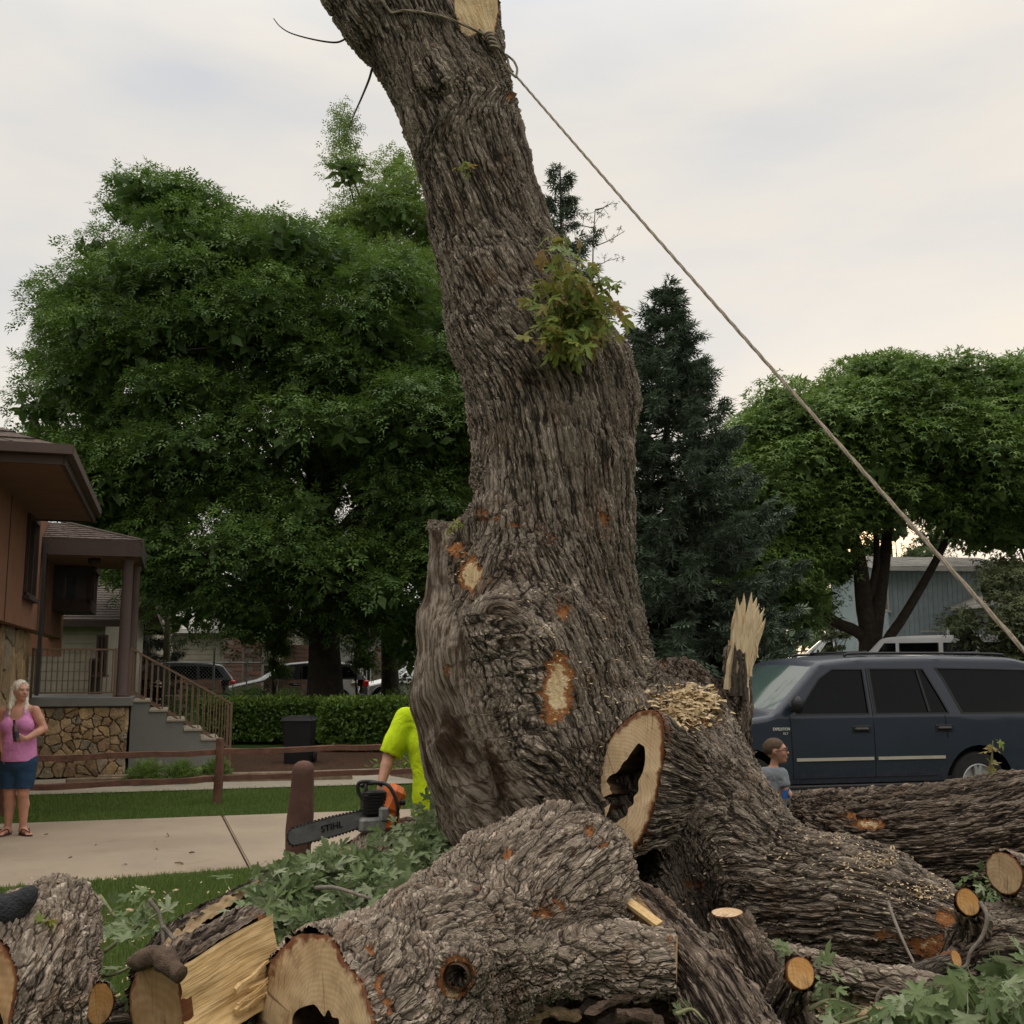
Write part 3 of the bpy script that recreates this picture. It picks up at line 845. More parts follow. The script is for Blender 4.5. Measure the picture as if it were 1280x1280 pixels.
# ------------------------------------------------------------------ logs
def CH(rows):
    """rows of (px, py, Y, radius in px) -> (x,y,z,r)"""
    return np.array([[*P(a, b, Y), r_ * Y / FPX] for a, b, Y, r_ in rows])
def to_px(v):
    d = v - CAM
    f = d[:, 1] * _c + d[:, 2] * _s; u = d[:, 0]; w_ = -d[:, 1] * _s + d[:, 2] * _c
    return 640 + FPX * u / f, 640 - FPX * w_ / f
def straight(v, pts, twist=0.0, voff=0.0):
    """coordinates of v in the frame of a curved axis pts (x,y,z)"""
    pts = np.asarray(pts)[:, :3]
    T, N, B = frames(pts)
    s = np.r_[0, np.cumsum(np.linalg.norm(np.diff(pts, axis=0), axis=1))]
    best = np.full(len(v), 1e9); bi = np.zeros(len(v), int)
    for i in range(len(pts)):
        d = ((v - pts[i]) ** 2).sum(1); m = d < best; best[m] = d[m]; bi[m] = i
    dv = v - pts[bi]; al = (dv * T[bi]).sum(1)
    a = (dv * N[bi]).sum(1); b = (dv * B[bi]).sum(1); z = s[bi] + al
    th = twist * (z + voff); c_, s_ = np.cos(th), np.sin(th)
    return np.stack([a * c_ - b * s_, a * s_ + b * c_, z + voff], 1), np.sqrt(a * a + b * b), bi
def bco_axes(v, axes, k=0.05):
    acc = np.zeros((len(v), 3)); wt = np.zeros(len(v))
    for ax, tw, vo in axes:
        ax = np.asarray(ax)
        c, rr, bi = straight(v, ax, tw, vo)
        d = rr - ax[bi, 3]
        # beyond the ends the distance grows
        T = frames(ax[:, :3])[0]
        e0 = -((v - ax[0, :3]) @ T[0]); e1 = (v - ax[-1, :3]) @ T[-1]
        d = np.maximum(d, np.maximum(e0, e1) - ax[bi, 3] * 0.5)
        w_ = np.exp(-np.clip(d, -0.2, 1) / k)
        acc += c * w_[:, None]; wt += w_
    return acc / wt[:, None]
def sample(S, p):
    q = (p - S.lo) / S.h; i = np.clip(np.floor(q).astype(int), 0, S.n - 2); f = np.clip(q - i, 0, 1)
    r = 0
    for dx in (0, 1):
        for dy in (0, 1):
            for dz in (0, 1):
                w_ = (f[..., 0] if dx else 1 - f[..., 0]) * (f[..., 1] if dy else 1 - f[..., 1]) * (f[..., 2] if dz else 1 - f[..., 2])
                r = r + w_ * S.F[i[..., 0] + dx, i[..., 1] + dy, i[..., 2] + dz]
    return r
def surf(S, px, py, y0=4.0, y1=8.5, lift=0.0):
    """first point of the field seen through a pixel"""
    t = np.linspace(y0, y1, 900)
    pts = np.array([P(px, py, 1.0) - CAM]) * t[:, None] + CAM
    ins = ((pts >= S.lo) & (pts <= S.lo + S.h * (S.n - 1))).all(1)
    d = np.where(ins, sample(S, pts), 1.0)
    i = np.argmax(d < 0)
    if d[i] >= 0: return None
    p = pts[i]; e_ = S.h
    g = np.array([sample(S, p + np.eye(3)[a] * e_) - sample(S, p - np.eye(3)[a] * e_) for a in range(3)])
    return p + nrm(g) * lift
def sgrad(S, p):
    e_ = S.h
    return nrm(np.array([sample(S, p + np.eye(3)[a] * e_) - sample(S, p - np.eye(3)[a] * e_) for a in range(3)]))
def plane_axes(n):
    n = nrm(n); ux = nrm(np.cross((0, 0, 1.0), n)); uy = np.cross(n, ux); return ux, uy
def outline(S, c, n, na=96, rmax=1.0):
    ux, uy = plane_axes(n); out_ = []
    for a in np.linspace(0, 2 * np.pi, na, endpoint=False):
        d = ux * np.cos(a) + uy * np.sin(a)
        t = np.linspace(0, rmax, 300)
        q = c + d * t[:, None]
        ins = ((q >= S.lo) & (q <= S.lo + S.h * (S.n - 1))).all(1)
        f = np.where(ins, sample(S, q), 1.0)
        i = np.argmax(f > 0); out_.append(q[max(i, 1)])
    return np.array(out_)
def cut_face(name, loop, c, n, mat, parent, hole=None, depth=0.5, proud=0.003, shrink=1.0, label=None, rough=0.0, off=(0, 0), seed=0):
    """end grain: annulus from loop to the hole; hole = function(angle)->fraction of the loop radius, or None"""
    n = nrm(n); ux, uy = plane_axes(n)
    m = len(loop); rel = loop - c
    rel = rel - (rel @ n)[:, None] * n
    ang = np.arctan2(rel @ uy, rel @ ux)
    fr0 = np.array([hole(a) for a in ang]) if hole else np.zeros(m)
    K = 10; v = []; rim = []; co = []
    r0 = np.random.default_rng(seed)
    for k in range(K + 1):
        f = shrink * (1 - (1 - fr0) * (1 - k / K)) if hole else np.full(m, shrink * max(k / K, 0.0))
        if k == K: f = np.full(m, shrink)
        q = c + rel * f[:, None] + n * proud
        if rough: q = q + n * (rough * fbm(q, 12, 5 + seed))[:, None]
        v.append(q); rim.append(np.full(m, k / K) if not hole else f / shrink)
        d = q - c; co.append(np.stack([d @ ux + off[0], d @ uy + off[1], np.zeros(m)], 1))
    K += 1; v.append(v[-1] - n * .06); rim.append(np.full(m, 1.0)); co.append(co[-1])
    v = np.vstack(v); rim = np.concatenate(rim); co = np.vstack(co)
    i, j = np.meshgrid(np.arange(K), np.arange(m), indexing='ij')
    a = (i * m + j).ravel(); b = (i * m + (j + 1) % m).ravel()
    f = np.stack([a, a + m, b + m, b], 1)
    e1 = v[f[m * (K - 2)][1]] - v[f[m * (K - 2)][0]]; e2 = v[f[m * (K - 2)][3]] - v[f[m * (K - 2)][0]]
    if np.dot(np.cross(e1, e2), n) < 0: f = f[:, ::-1]
    me = mesh(name, v, f, True, {'wco': ('FLOAT_VECTOR', co), 'rim': ('FLOAT', rim)})
    o = put(name, me, mat, parent, label=label)
    if hole:
        K2 = 14; v2 = []; co2 = []
        inner = c + rel * (shrink * fr0)[:, None] + n * proud
        for k in range(K2 + 1):
            t = k / K2
            q = inner - n * depth * t
            cc = c - n * depth * t
            sc_ = 1.0 + 0.18 * math.sin(t * 3.0) if t < 0.6 else 1.0 + 0.18 * math.sin(1.8) - (t - 0.6) * 2.4
            q = cc + (q - cc) * max(sc_, 0.02)
            if 0 < k: q = q + (q - cc) * (0.16 * fbm(q, 9, 3))[:, None]
            v2.append(q); d = q - c; co2.append(np.stack([d @ ux, d @ uy, d @ n], 1))
        v2 = np.vstack(v2)
        i, j = np.meshgrid(np.arange(K2), np.arange(m), indexing='ij')
        a = (i * m + j).ravel(); b = (i * m + (j + 1) % m).ravel()
        f2 = np.stack([a, b, b + m, a + m], 1)
        me2 = mesh('hollow', v2, f2, True, {'wco': ('FLOAT_VECTOR', np.vstack(co2))})
        put('hollow', me2, ROT, parent)
    return o
def tube_log(name, rows, mat, parent=None, res=0.014, cut0=None, cut1=None, lump=0.06, seed=0, twist=0.3, sect=None, wound=None, bare=None, label=None, flare=0.0):
    """bark surface of a plain log; rows (x,y,z,r). returns object, first loop, last loop"""
    rows = np.asarray(rows, float)
    Ln = np.linalg.norm(np.diff(rows[:, :3], axis=0), axis=1).sum()
    n = max(6, int(Ln / res)); q = spline(rows, n)
    m = int(np.clip(2 * np.pi * q[:, 3].max() / res, 10, 260))
    T, N, B = frames(q[:, :3]); a = np.linspace(0, 2 * np.pi, m, endpoint=False)
    s = np.linspace(0, Ln, n)
    rad = np.repeat(q[:, 3][:, None], m, 1)
    if sect is not None: rad = rad * sect(a)[None, :]
    dirs = np.cos(a)[None, :, None] * N[:, None, :] + np.sin(a)[None, :, None] * B[:, None, :]
    base_ = q[:, None, :3] + rad[..., None] * dirs
    rad = rad * (1 + lump * fbm(base_, 2.2 / max(q[:, 3].max() * 3, 0.1), 11 + seed))
    v = q[:, None, :3] + rad[..., None] * dirs
    for (cn, end) in ((cut0, 0), (cut1, -1)):
        if cn is None: continue
        cn = nrm(cn); c = q[end, :3]; t = T[end]
        k = np.abs(s - s[end]); fall = np.clip(1 - k / (q[end, 3] * 3), 0, 1)
        for i in range(n):
            if fall[i] <= 0: continue
            d = ((c + (v[i] - q[i, :3]) - c) @ cn) / (t @ cn)
            v[i] = v[i] - t * (d * fall[i])[:, None]
    z = np.repeat(s[:, None], m, 1); th = a[None, :] + twist * z
    rr = np.minimum(rad, 10)
    bco = np.stack([rr * np.cos(th), rr * np.sin(th), z + seed * 1.37], -1).reshape(-1, 3)
    vv = v.reshape(-1, 3)
    i, j = np.meshgrid(np.arange(n - 1), np.arange(m), indexing='ij')
    A = (i * m + j).ravel(); Bq = (i * m + (j + 1) % m).ravel()
    f = np.stack([A, Bq, Bq + m, A + m], 1)
    px, py = to_px(vv)
    W = np.zeros(len(vv)) if wound is None else wound(vv, px, py)
    Br = np.zeros(len(vv)) if bare is None else bare(vv, px, py)
    me = mesh(name, vv, f, True, {'bco': ('FLOAT_VECTOR', bco), 'wound': ('FLOAT', W), 'bare': ('FLOAT', Br)})
    o = put(name, me, mat, parent, label=label)
    return o, v[0], v[-1], q[0, :3], q[-1, :3], T
def spots(lst):
    """wound marks: (px, py, rx, ry, strength)"""
    def fn(v, px, py):
        r_ = np.zeros(len(v))
        for a, b, rx, ry, s_ in lst:
            d = np.sqrt(((px - a) / rx) ** 2 + ((py - b) / ry) ** 2)
            r_ = np.maximum(r_, s_ * np.clip(1.25 - d, 0, 1))
        return r_
    return fn

# ---------------------------------------------------------------- standing trunk with the great fallen limb
tree = empty('felled_maple_trunk', (0.3, 6.9, 0), 'huge leaning maple trunk with furrowed bark, hollow sawn stub and broad limb', 'tree trunk')
TY = 6.9
main = CH([(742, 1240, 6.95, 185), (738, 1150, TY, 165), (735, 1050, TY, 152), (718, 970, TY, 140), (705, 900, TY, 122), (700, 840, TY, 112), (690, 760, TY, 106), (683, 690, TY, 103), (686, 640, TY, 101), (690, 560, TY, 100), (684, 480, TY, 101), (650, 400, TY, 87), (616, 300, TY, 72), (592, 200, TY, 73), (562, 110, TY, 74), (552, 40, TY, 72), (548, -40, TY, 82), (540, -110, TY, 84)])
slab_ = CH([(574, 660, 6.8, 36), (578, 720, 6.75, 44), (575, 790, 6.72, 53), (582, 860, 6.7, 66), (606, 930, 6.7, 78), (640, 1000, 6.72, 82), (690, 1080, 6.75, 90), (730, 1180, 6.8, 100)])
bulge = CH([(660, 740, 6.62, 85), (660, 830, 6.55, 105), (680, 930, 6.55, 110), (720, 1040, 6.6, 110), (745, 1150, 6.6, 110)])
knob = CH([(752, 445, 6.95, 36), (756, 500, 6.9, 40), (742, 580, 6.9, 46), (735, 660, 6.9, 50)])
fork = CH([(560, 130, TY, 62), (520, 70, 6.9, 58), (484, 20, 6.88, 56), (450, -30, 6.86, 54), (425, -80, 6.85, 52)])
limb = CH([(770, 930, 7.0, 100), (830, 985, 6.85, 108), (888, 1040, 6.65, 90), (946, 1092, 6.5, 77), (1010, 1117, 6.38, 67), (1090, 1132, 6.2, 64), (1150, 1152, 6.1, 55), (1196, 1176, 6.05, 47)])
hump = CH([(848, 1015, 6.95, 86), (852, 952, 7.0, 78), (856, 912, 7.05, 54)])
S = SDF((-1.35, 5.6, -0.1), (2.85, 8.0, 6.75), 0.029)
for ch, k in ((spline(main, 30), 0.05), (slab_, 0.06), (bulge, 0.14), (knob, 0.10), (fork, 0.07), (spline(limb, 12), 0.06), (hump, 0.12)):
    S.chain(ch, k)
# knot scars, hollows and seams
def carve(px, py, r_, dpt=0.4, k=0.03):
    p = surf(S, px, py)
    if p is not None: S.ell(p, (r_, r_ * dpt * 2, r_), k, 'sub')
def lumpy(px, py, r_, k=0.06):
    p = surf(S, px, py)
    if p is not None: S.ell(p, (r_, r_ * 0.6, r_), k)
S.ell(P(557, 618, 6.75), (.19, .5, .20), .015, 'sub'); lumpy(545, 94, 0.13, .05); carve(545, 88, 0.085, .3, .02); lumpy(548, 95, 0.055, .02)
for a, b in ((610, 640), (640, 655), (590, 665)): lumpy(a, b, 0.09)
lumpy(612, 780, 0.16, 0.1); lumpy(560, 930, 0.1, 0.08)
p = surf(S, 800, 1092)
if p is not None: S.cone(p + np.array([-0.05, -0.1, 0]), p + np.array([0.02, 0.5, 0.02]), 0.19, 0.12, 0.06, 'sub')
S.chain(CH([(556, 880, 6.28, 14), (590, 960, 6.2, 22), (625, 1040, 6.18, 22)]), 0.05, 'sub')
S.rough(0.035, 2.6, 3)
S.rough(0.010, 9.0, 8)
S.cut(P(540, 650, 6.8), (-0.25, 0, 1)) if False else None
TRUNK = S.copy()
ANG_END = nrm(np.array([0.93, -0.25, -0.25]))
v, f = S.mesh()
v = relax(v, f, 2, 0.4)
v, f = subdivide(v, f); v = relax(v, f, 1, 0.4)
ax_main = spline(main, 70); ax_limb = spline(limb, 40); ax_fork = spline(fork, 16); ax_slab = spline(slab_, 24)[::-1]
s_main = np.r_[0, np.cumsum(np.linalg.norm(np.diff(ax_main[:, :3], axis=0), axis=1))]
VO = lambda a: float(s_main[np.argmin(((ax_main[:, :3] - a[0, :3]) ** 2).sum(1))])
bco = bco_axes(v, [(ax_main, 0.42, 0), (ax_fork, 0.42, VO(ax_fork)), (ax_limb, 0.42, VO(ax_limb)), (ax_slab, 0.42, VO(ax_slab))], 0.08)
px, py = to_px(v)
front = (v[:, 1] < 6.9)
W = spots([(696, 863, 26, 50, 1.0), (588, 718, 19, 27, 1.0), (575, 690, 20, 22, 0.5), (703, 762, 17, 22, 0.50), (608, 645, 30, 16, 0.45), (640, 655, 24, 10, 0.4), (560, 838, 14, 14, 0.42), (1165, 1185, 36, 42, 0.62), (1182, 1150, 24, 25, 0.52), (1110, 1170, 40, 14, 0.46), (868, 1105, 26, 12, 0.44), (756, 640, 16, 44, 0.38), (690, 680, 20, 18, 0.38), (747, 1045, 10, 12, 1.0), (640, 120, 14, 26, 0.40), (880, 905, 34, 24, 0.42)])(v, px, py)
# the fresh cream notch at the very top
def inpoly(px, py, poly):
    r_ = np.zeros(len(px), bool); n = len(poly)
    for i in range(n):
        x0, y0 = poly[i]; x1, y1 = poly[(i + 1) % n]
        c_ = ((y0 > py) != (y1 > py)) & (px < (x1 - x0) * (py - y0) / (y1 - y0 + 1e-9) + x0)
        r_ ^= c_
    return r_
notch = inpoly(px, py, [(560, -60), (624, -60), (623, 14), (617, 44), (606, 50), (600, 40), (586, 46), (576, 38), (568, 12)])
W[notch & front] = 1.0
lim = np.interp(py, [655, 680, 700, 760, 800, 840, 880, 920, 960, 1000, 1060], [560, 566, 560, 566, 585, 590, 606, 632, 650, 668, 690])
Br = np.where((py > 662) & (py < 1070) & (px < 700) & front, np.clip(0.5 + (lim - px) / 40, 0, 1), 0)
me = mesh('bark', v, f, True, {'bco': ('FLOAT_VECTOR', bco), 'wound': ('FLOAT', W), 'bare': ('FLOAT', Br)})
put('trunk', me, BARK, tree)

# hollow sawn stub facing left
def onplane(px, py, c, n):
    d = P(px, py, 1.0) - CAM; n = nrm(n)
    return CAM + d * (((c - CAM) @ n) / (d @ n))
ring_px = [(815, 887), (824, 893), (829, 908), (830, 930), (828, 952), (824, 975), (819, 1000), (811, 1026), (801, 1048), (791, 1064), (781, 1070), (770, 1067), (758, 1056), (745, 1048), (736, 1036), (732, 1015), (732, 992), (738, 970), (748, 950), (757, 932), (770, 914), (784, 900), (798, 890)]
rn = nrm(np.array([-0.66, -0.74, 0.10])); rc = P(783, 985, 5.99)
loop = np.array([onplane(a, b, rc, rn) for a, b in ring_px])
lc = np.vstack([loop, loop[:1]]); loop = spline(lc, 121)[:-1]
# bark collar behind the face, swelling into the limb
K = 46; vs = []; bc = []; cen = loop.mean(0)
rad0 = np.linalg.norm(loop - cen, axis=1); arc = np.r_[0, np.cumsum(np.linalg.norm(np.diff(loop, axis=0), axis=1))]
for k in range(K + 1):
    t = k / K * 0.40
    cc = cen - rn * t + np.array([0.12, 0.10, -0.10]) * t
    q = cc + (loop - cen) * (1 - 0.75 * t)
    q = q + nrm(loop - cen) * (0.02 * fbm(q, 4, 9))[:, None] * min(1, k / 4)
    vs.append(q); a_ = np.arctan2((loop - cen)[:, 2], (loop - cen)[:, 0])
    bc.append(np.stack([rad0 * np.cos(a_), rad0 * np.sin(a_), np.full(len(loop), t + 3.0)], 1))
vs = np.vstack(vs); m = len(loop)
i, j = np.meshgrid(np.arange(K), np.arange(m), indexing='ij')
A = (i * m + j).ravel(); Bq = (i * m + (j + 1) % m).ravel()
fq = np.stack([A, Bq, Bq + m, A + m], 1)
e1 = vs[fq[0][1]] - vs[fq[0][0]]; e2 = vs[fq[0][3]] - vs[fq[0][0]]
if np.dot(np.cross(e1, e2), vs[fq[0][0]] - cen) < 0: fq = fq[:, ::-1]
cpx, cpy = to_px(vs)
me = mesh('stub_bark', vs, fq, True, {'bco': ('FLOAT_VECTOR', np.vstack(bc)), 'wound': ('FLOAT', spots([(750, 1050, 16, 12, 0.7)])(vs, cpx, cpy)), 'bare': ('FLOAT', np.zeros(len(vs)))})
put('stub', me, BARK, tree)
hole_px = [(800, 925), (806, 932), (805, 955), (800, 975), (794, 995), (786, 1012), (778, 1024), (768, 1030), (756, 1026), (745, 1018), (742, 1008), (746, 1004), (752, 1012), (760, 1016), (764, 1004), (766, 992), (763, 982), (757, 976), (765, 970), (776, 962), (784, 950), (792, 936)]
hl = np.array([onplane(a, b, rc, rn) for a, b in hole_px])
hc = onplane(777, 992, rc, rn)
ux, uy = plane_axes(rn)
ha = np.arctan2((hl - hc) @ uy, (hl - hc) @ ux); hr = np.linalg.norm(hl - hc, axis=1)
la = np.arctan2((loop - hc) @ uy, (loop - hc) @ ux); lr = np.linalg.norm(loop - hc, axis=1)
def polar(aa, rr_):
    o_ = np.argsort(aa); aa, rr_ = aa[o_], rr_[o_]
    return lambda a: float(np.interp(a, np.r_[aa - 2 * np.pi, aa, aa + 2 * np.pi], np.r_[rr_, rr_, rr_]))
hp, lp_ = polar(ha, hr), polar(la, lr)
cut_face('cut_face', loop, hc, rn, WOOD_CUT, tree, hole=lambda a: min(0.86, hp(a) / lp_(a)) * (1 + 0.05 * math.sin(a * 9)), depth=0.42, label='cream sawn ring round a dark irregular hollow', rough=0.004)

# bark slab behind with the splintered stem
sp = empty('splintered_stump', P(905, 1000, 7.4), 'splintered upright stem of pale torn wood rising from a dark bark slab', 'stump')
slab_rows = CH([(860, 1010, 7.35, 78), (858, 930, 7.35, 70), (848, 880, 7.35, 52), (838, 850, 7.35, 26)])
S2 = SDF((0.4, 6.9, -0.1), (2.1, 8.0, 2.9), 0.022)
S2.chain(CH([(880, 1090, 7.4, 80), (872, 960, 7.4, 66), (862, 900, 7.4, 56), (846, 866, 7.4, 42)]), 0.06)
stem_ = CH([(922, 1080, 7.35, 34), (920, 1000, 7.35, 22), (920, 930, 7.35, 17), (921, 860, 7.33, 14.5), (922, 800, 7.32, 13)])
S2.chain(stem_, 0.05); S2.rough(0.02, 4, 5)
S2.cut(P(922, 812, 7.32), (0.15, 0, 1))
v, f = S2.mesh(); v = relax(v, f, 1, 0.4)
bco = bco_axes(v, [(spline(stem_, 30), 0.1, 0), (spline(CH([(890, 1090, 7.4, 70), (846, 860, 7.4, 42)]), 20), 0.1, 2)], 0.05)
px, py = to_px(v)
me = mesh('bark', v, f, True, {'bco': ('FLOAT_VECTOR', bco), 'wound': ('FLOAT', spots([(822, 832, 20, 10, 0.5), (911, 850, 6, 26, 0.55)])(v, px, py)), 'bare': ('FLOAT', 0 * px)})
put('bark', me, BARK_DARK, sp)
# splinters: tapered shards of different lengths in a fan
rs = np.random.default_rng(5)
def shard(mb, a, b, w_, t_, bend=0.0, seed=0):
    a = np.asarray(a); b = np.asarray(b); n = 9
    T = nrm(b - a); side = nrm(np.cross(T, (0, 1, 0))); dep = np.cross(side, T)
    vv, co = [], []
    for k in range(n):
        t = k / (n - 1)
        c_ = a + (b - a) * t + side * (bend * t * t) + side * 0.004 * math.sin(seed + t * 11)
        ww = w_ * (1 - t) ** 0.55 * (1 + 0.18 * math.sin(seed * 3 + t * 17)) + 0.0015; tt = t_ * (1 - 0.75 * t)
        vv += [c_ - side * ww, c_ - dep * tt + side * ww * 0.2, c_ + side * ww, c_ + dep * tt]
    ff = []
    for k in range(n - 1):
        for j in range(4):
            ff.append((4 * k + j, 4 * k + (j + 1) % 4, 4 * k + 4 + (j + 1) % 4, 4 * k + 4 + j))
    ff += [(3, 2, 1, 0), (4 * n - 4, 4 * n - 3, 4 * n - 2, 4 * n - 1)]
    mb.add(np.array(vv), ff)
def wco_world(o, scale=1.0):
    me = o.data; n = len(me.vertices); c_ = np.zeros(n * 3, np.float32); me.vertices.foreach_get('co', c_)
    at = me.attributes.new('wco', 'FLOAT_VECTOR', 'POINT'); at.data.foreach_set('vector', c_ * scale)
tips = [(918, 762, -9), (925, 752, -3), (931, 742, 0), (937, 748, 2), (943, 746, 4), (948, 754, 7), (952, 763, 9), (955, 772, 10), (958, 780, 12), (914, 800, -8), (928, 757, 0), (941, 757, 4), (933, 762, 1), (921, 775, -4), (947, 772, 9), (938, 740, 3), (926, 747, -2), (953, 760, 9), (944, 768, 6)]
mb = MB()
for k, (tx, ty, bx) in enumerate(tips):
    bx_ = 922 + bx * 0.9 + rs.uniform(-2, 2); Y = 7.32 + rs.uniform(-0.05, 0.05)
    shard(mb, P(bx_, 838 + rs.uniform(-8, 14), Y), P(tx, ty, Y + rs.uniform(-0.02, 0.02)), 0.034 + rs.uniform(-0.004, 0.006), 0.022, rs.uniform(-0.02, 0.03), k)
for k, (ax_, ay_, bx_, by_, w_) in enumerate([(911, 905, 917, 800, 0.020), (934, 890, 936, 800, 0.012), (909, 862, 919, 780, 0.026), (937, 845, 946, 790, 0.014), (947, 822, 944, 795, 0.006)]):
    shard(mb, P(ax_, ay_, 7.27), P(bx_, by_, 7.27), w_, 0.016, 0, k + 40)
o = mb.build('splinters', WOOD_SPLINTER, sp); wco_world(o)
# jagged bark tongues over the torn wood
mb = MB()
for k, (x0, y0, x1, y1, w_) in enumerate([(917, 850, 919, 803, .022), (925, 850, 926, 812, .02), (931, 855, 931, 815, .016)]):
    shard(mb, P(x0, y0 + 20, 7.24), P(x1, y1, 7.25), w_, 0.016, 0, k + 9)
o = mb.build('bark_tongue', simple('bark_tongue', (0.10, 0.078, 0.06), 0.95, 0.5, 40, 0.02), sp)

# ---------------------------------------------------------------- big log lying behind at right
lg = empty('fallen_log', P(1200, 1080, 7.6), 'long dark furrowed log lying behind the sweeping limb, in front of the blue car', 'log')
rows = CH([(985, 1020, 7.9, 26), (1020, 1030, 7.85, 40), (1090, 1045, 7.7, 53), (1180, 1050, 7.5, 62), (1280, 1045, 7.3, 70), (1420, 1040, 7.1, 76)])
o, l0, l1, c0, c1, T = tube_log('bark', rows, BARK_DARK, lg, 0.015, lump=0.07, seed=2, wound=spots([(1085, 1030, 24, 9, 1.0), (1060, 1018, 34, 7, 0.5), (1130, 1100, 30, 14, 0.3)]))
cut_face('cut_face', l0, c0, -T[0], WOOD_TAN, lg); cut_face('cut_face', l1, c1, T[-1], WOOD_TAN, lg)

# ---------------------------------------------------------------- foreground crotch log
cl = empty('crotch_log', P(560, 1250, 5.2), 'massive pale scaly forked log in front with hollow sawn end and one side limb', 'log')
F_main = CH([(400, 1336, 4.45, 140), (452, 1300, 4.7, 130), (515, 1254, 4.95, 110), (588, 1193, 5.2, 100), (650, 1138, 5.4, 96), (700, 1108, 5.6, 88), (728, 1090, 5.75, 60)])
F_limb = CH([(560, 1200, 4.95, 80), (640, 1203, 5.0, 50), (700, 1203, 5.05, 38), (770, 1199, 5.1, 34), (846, 1201, 5.12, 32)])
S3 = SDF((-1.75, 3.9, -0.75), (1.15, 6.5, 1.35), 0.0235)
S3.chain(spline(F_main, 14), 0.05); S3.chain(F_limb, 0.09)
S3.chain(CH([(700, 1110, 5.65, 70), (690, 1060, 5.6, 50)]), 0.08)
S3.ell(P(575, 1215, 4.60), (0.11, 0.10, 0.12), 0.06)
S3.rough(0.035, 3.0, 12); S3.rough(0.010, 10, 14)
fn_ = nrm(np.array([-0.74, -0.62, 0.16])); fc_ = P(412, 1310, 4.36)
ol = outline(S3, fc_, fn_, 140, 0.9)
kn = nrm(np.array([-0.15, -1.0, 0.12])); kc = P(571, 1221, 4.46)
p_ = surf(S3, 571, 1221)
kc = p_ + kn * 0.03
le = nrm(np.array([0.97, -0.20, 0.02])); lec = P(846, 1201, 5.12)
ol2 = outline(S3, lec, le, 60, 0.4)
S3.cut(fc_, fn_)
S3.cone(kc + kn * 0.1, kc - kn * 0.25, 0.052, 0.045, 0.01, 'sub')
F3 = S3
v, f = S3.mesh(); v = relax(v, f, 1, 0.4); v, f = subdivide(v, f)
dF = (v - fc_) @ fn_; dL = (v - lec) @ le
near_l = np.linalg.norm(v - lec, axis=1) < 0.35
kill = (dF > -0.014) | ((dL > -0.006) & near_l)
f = f[~kill[f].all(1)]
bco = bco_axes(v, [(spline(F_main, 40), 0.3, 0), (spline(F_limb, 24), 0.2, 0.6)], 0.04)
px, py = to_px(v)
kd = np.linalg.norm(v - kc, axis=1)
W = spots([(692, 1120, 12, 24, 0.5), (680, 1142, 22, 12, 0.5), (700, 1135, 8, 18, 0.52), (634, 1068, 14, 9, 0.48), (752, 1062, 12, 22, 0.48), (472, 1225, 10, 34, 0.5), (460, 1190, 12, 12, 0.5), (484, 1260, 9, 24, 0.48), (735, 1040, 12, 14, 0.5), (600, 1110, 10, 6, 0.42), (838, 1180, 8, 8, 0.5), (712, 1070, 14, 12, 0.42)])(v, px, py)
W = np.maximum(W, np.where(kd < 0.088, 0.58, 0) * (kd > 0.045))
me = mesh('bark', v, f, True, {'bco': ('FLOAT_VECTOR', bco), 'wound': ('FLOAT', W), 'bare': ('FLOAT', np.where(kd < 0.06, 1.0, 0.0))})
put('bark', me, BARK_LIGHT, cl)
cut_face('cut_face', ol, fc_, fn_, WOOD_TAN, cl, hole=lambda a: 0.40 * (1 + 0.22 * math.sin(a * 2 + 1) + 0.10 * math.sin(a * 5) + 0.05 * math.sin(a * 11)), depth=0.6, label='tan sawn end with a dark hollow', rough=0.006, seed=2)
cut_face('limb_end', ol2, lec, le, WOOD_CUT, cl, label='narrow pale sawn end of the side limb')
MB().tube([kc - kn * t for t in (-.004, .06, .13, .2, .24)], [.050, .052, .056, .045, .002], 22, False).build('knot_hole', ROT, cl, True)

# ---------------------------------------------------------------- left bark log
ll = empty('wedge_log', P(40, 1250, 4.8), 'stubby grey scaly log at the left edge with a short sawn side branch', 'log')
LB = CH([(-30, 1300, 4.6, 92), (10, 1235, 4.8, 84), (46, 1180, 5.05, 62), (70, 1146, 5.2, 42)])
S4 = SDF((-3.0, 3.9, -0.6), (-1.2, 5.9, 1.0), 0.022)
S4.chain(spline(LB, 10), 0.05, sq=None); S4.chain(CH([(30, 1262, 4.65, 55), (80, 1264, 4.7, 32), (132, 1260, 4.72, 22)]), 0.07)
S4.ell(P(84, 1160, 5.05), (0.12, 0.12, 0.18), 0.06)
S4.rough(0.03, 3.4, 21); S4.rough(0.010, 11, 22)
sn = nrm(np.array([0.95, -0.25, 0.12])); sc_ = P(126, 1258, 4.72); ol3 = outline(S4, sc_, sn, 50, 0.3)
fn4 = nrm(np.array([-0.35, -0.90, 0.35])); fc4 = P(-5, 1318, 4.40); ol4 = outline(S4, fc4, fn4, 90, 0.6)
S4.cut(fc4, fn4)
v, f = S4.mesh(); v = relax(v, f, 1, 0.4); v, f = subdivide(v, f)
near_s = np.linalg.norm(v - sc_, axis=1) < 0.2
kill = ((v - fc4) @ fn4 > -0.014) | (((v - sc_) @ sn > -0.004) & near_s)
f = f[~kill[f].all(1)]
px, py = to_px(v)
me = mesh('bark', v, f, True, {'bco': ('FLOAT_VECTOR', bco_axes(v, [(spline(LB, 30), 0.6, 0)], 0.04)), 'wound': ('FLOAT', spots([(125, 1258, 12, 16, 0.52), (64, 1118, 6, 6, 0.45)])(v, px, py)), 'bare': ('FLOAT', 0 * px)})
put('bark', me, BARK_LIGHT, ll)
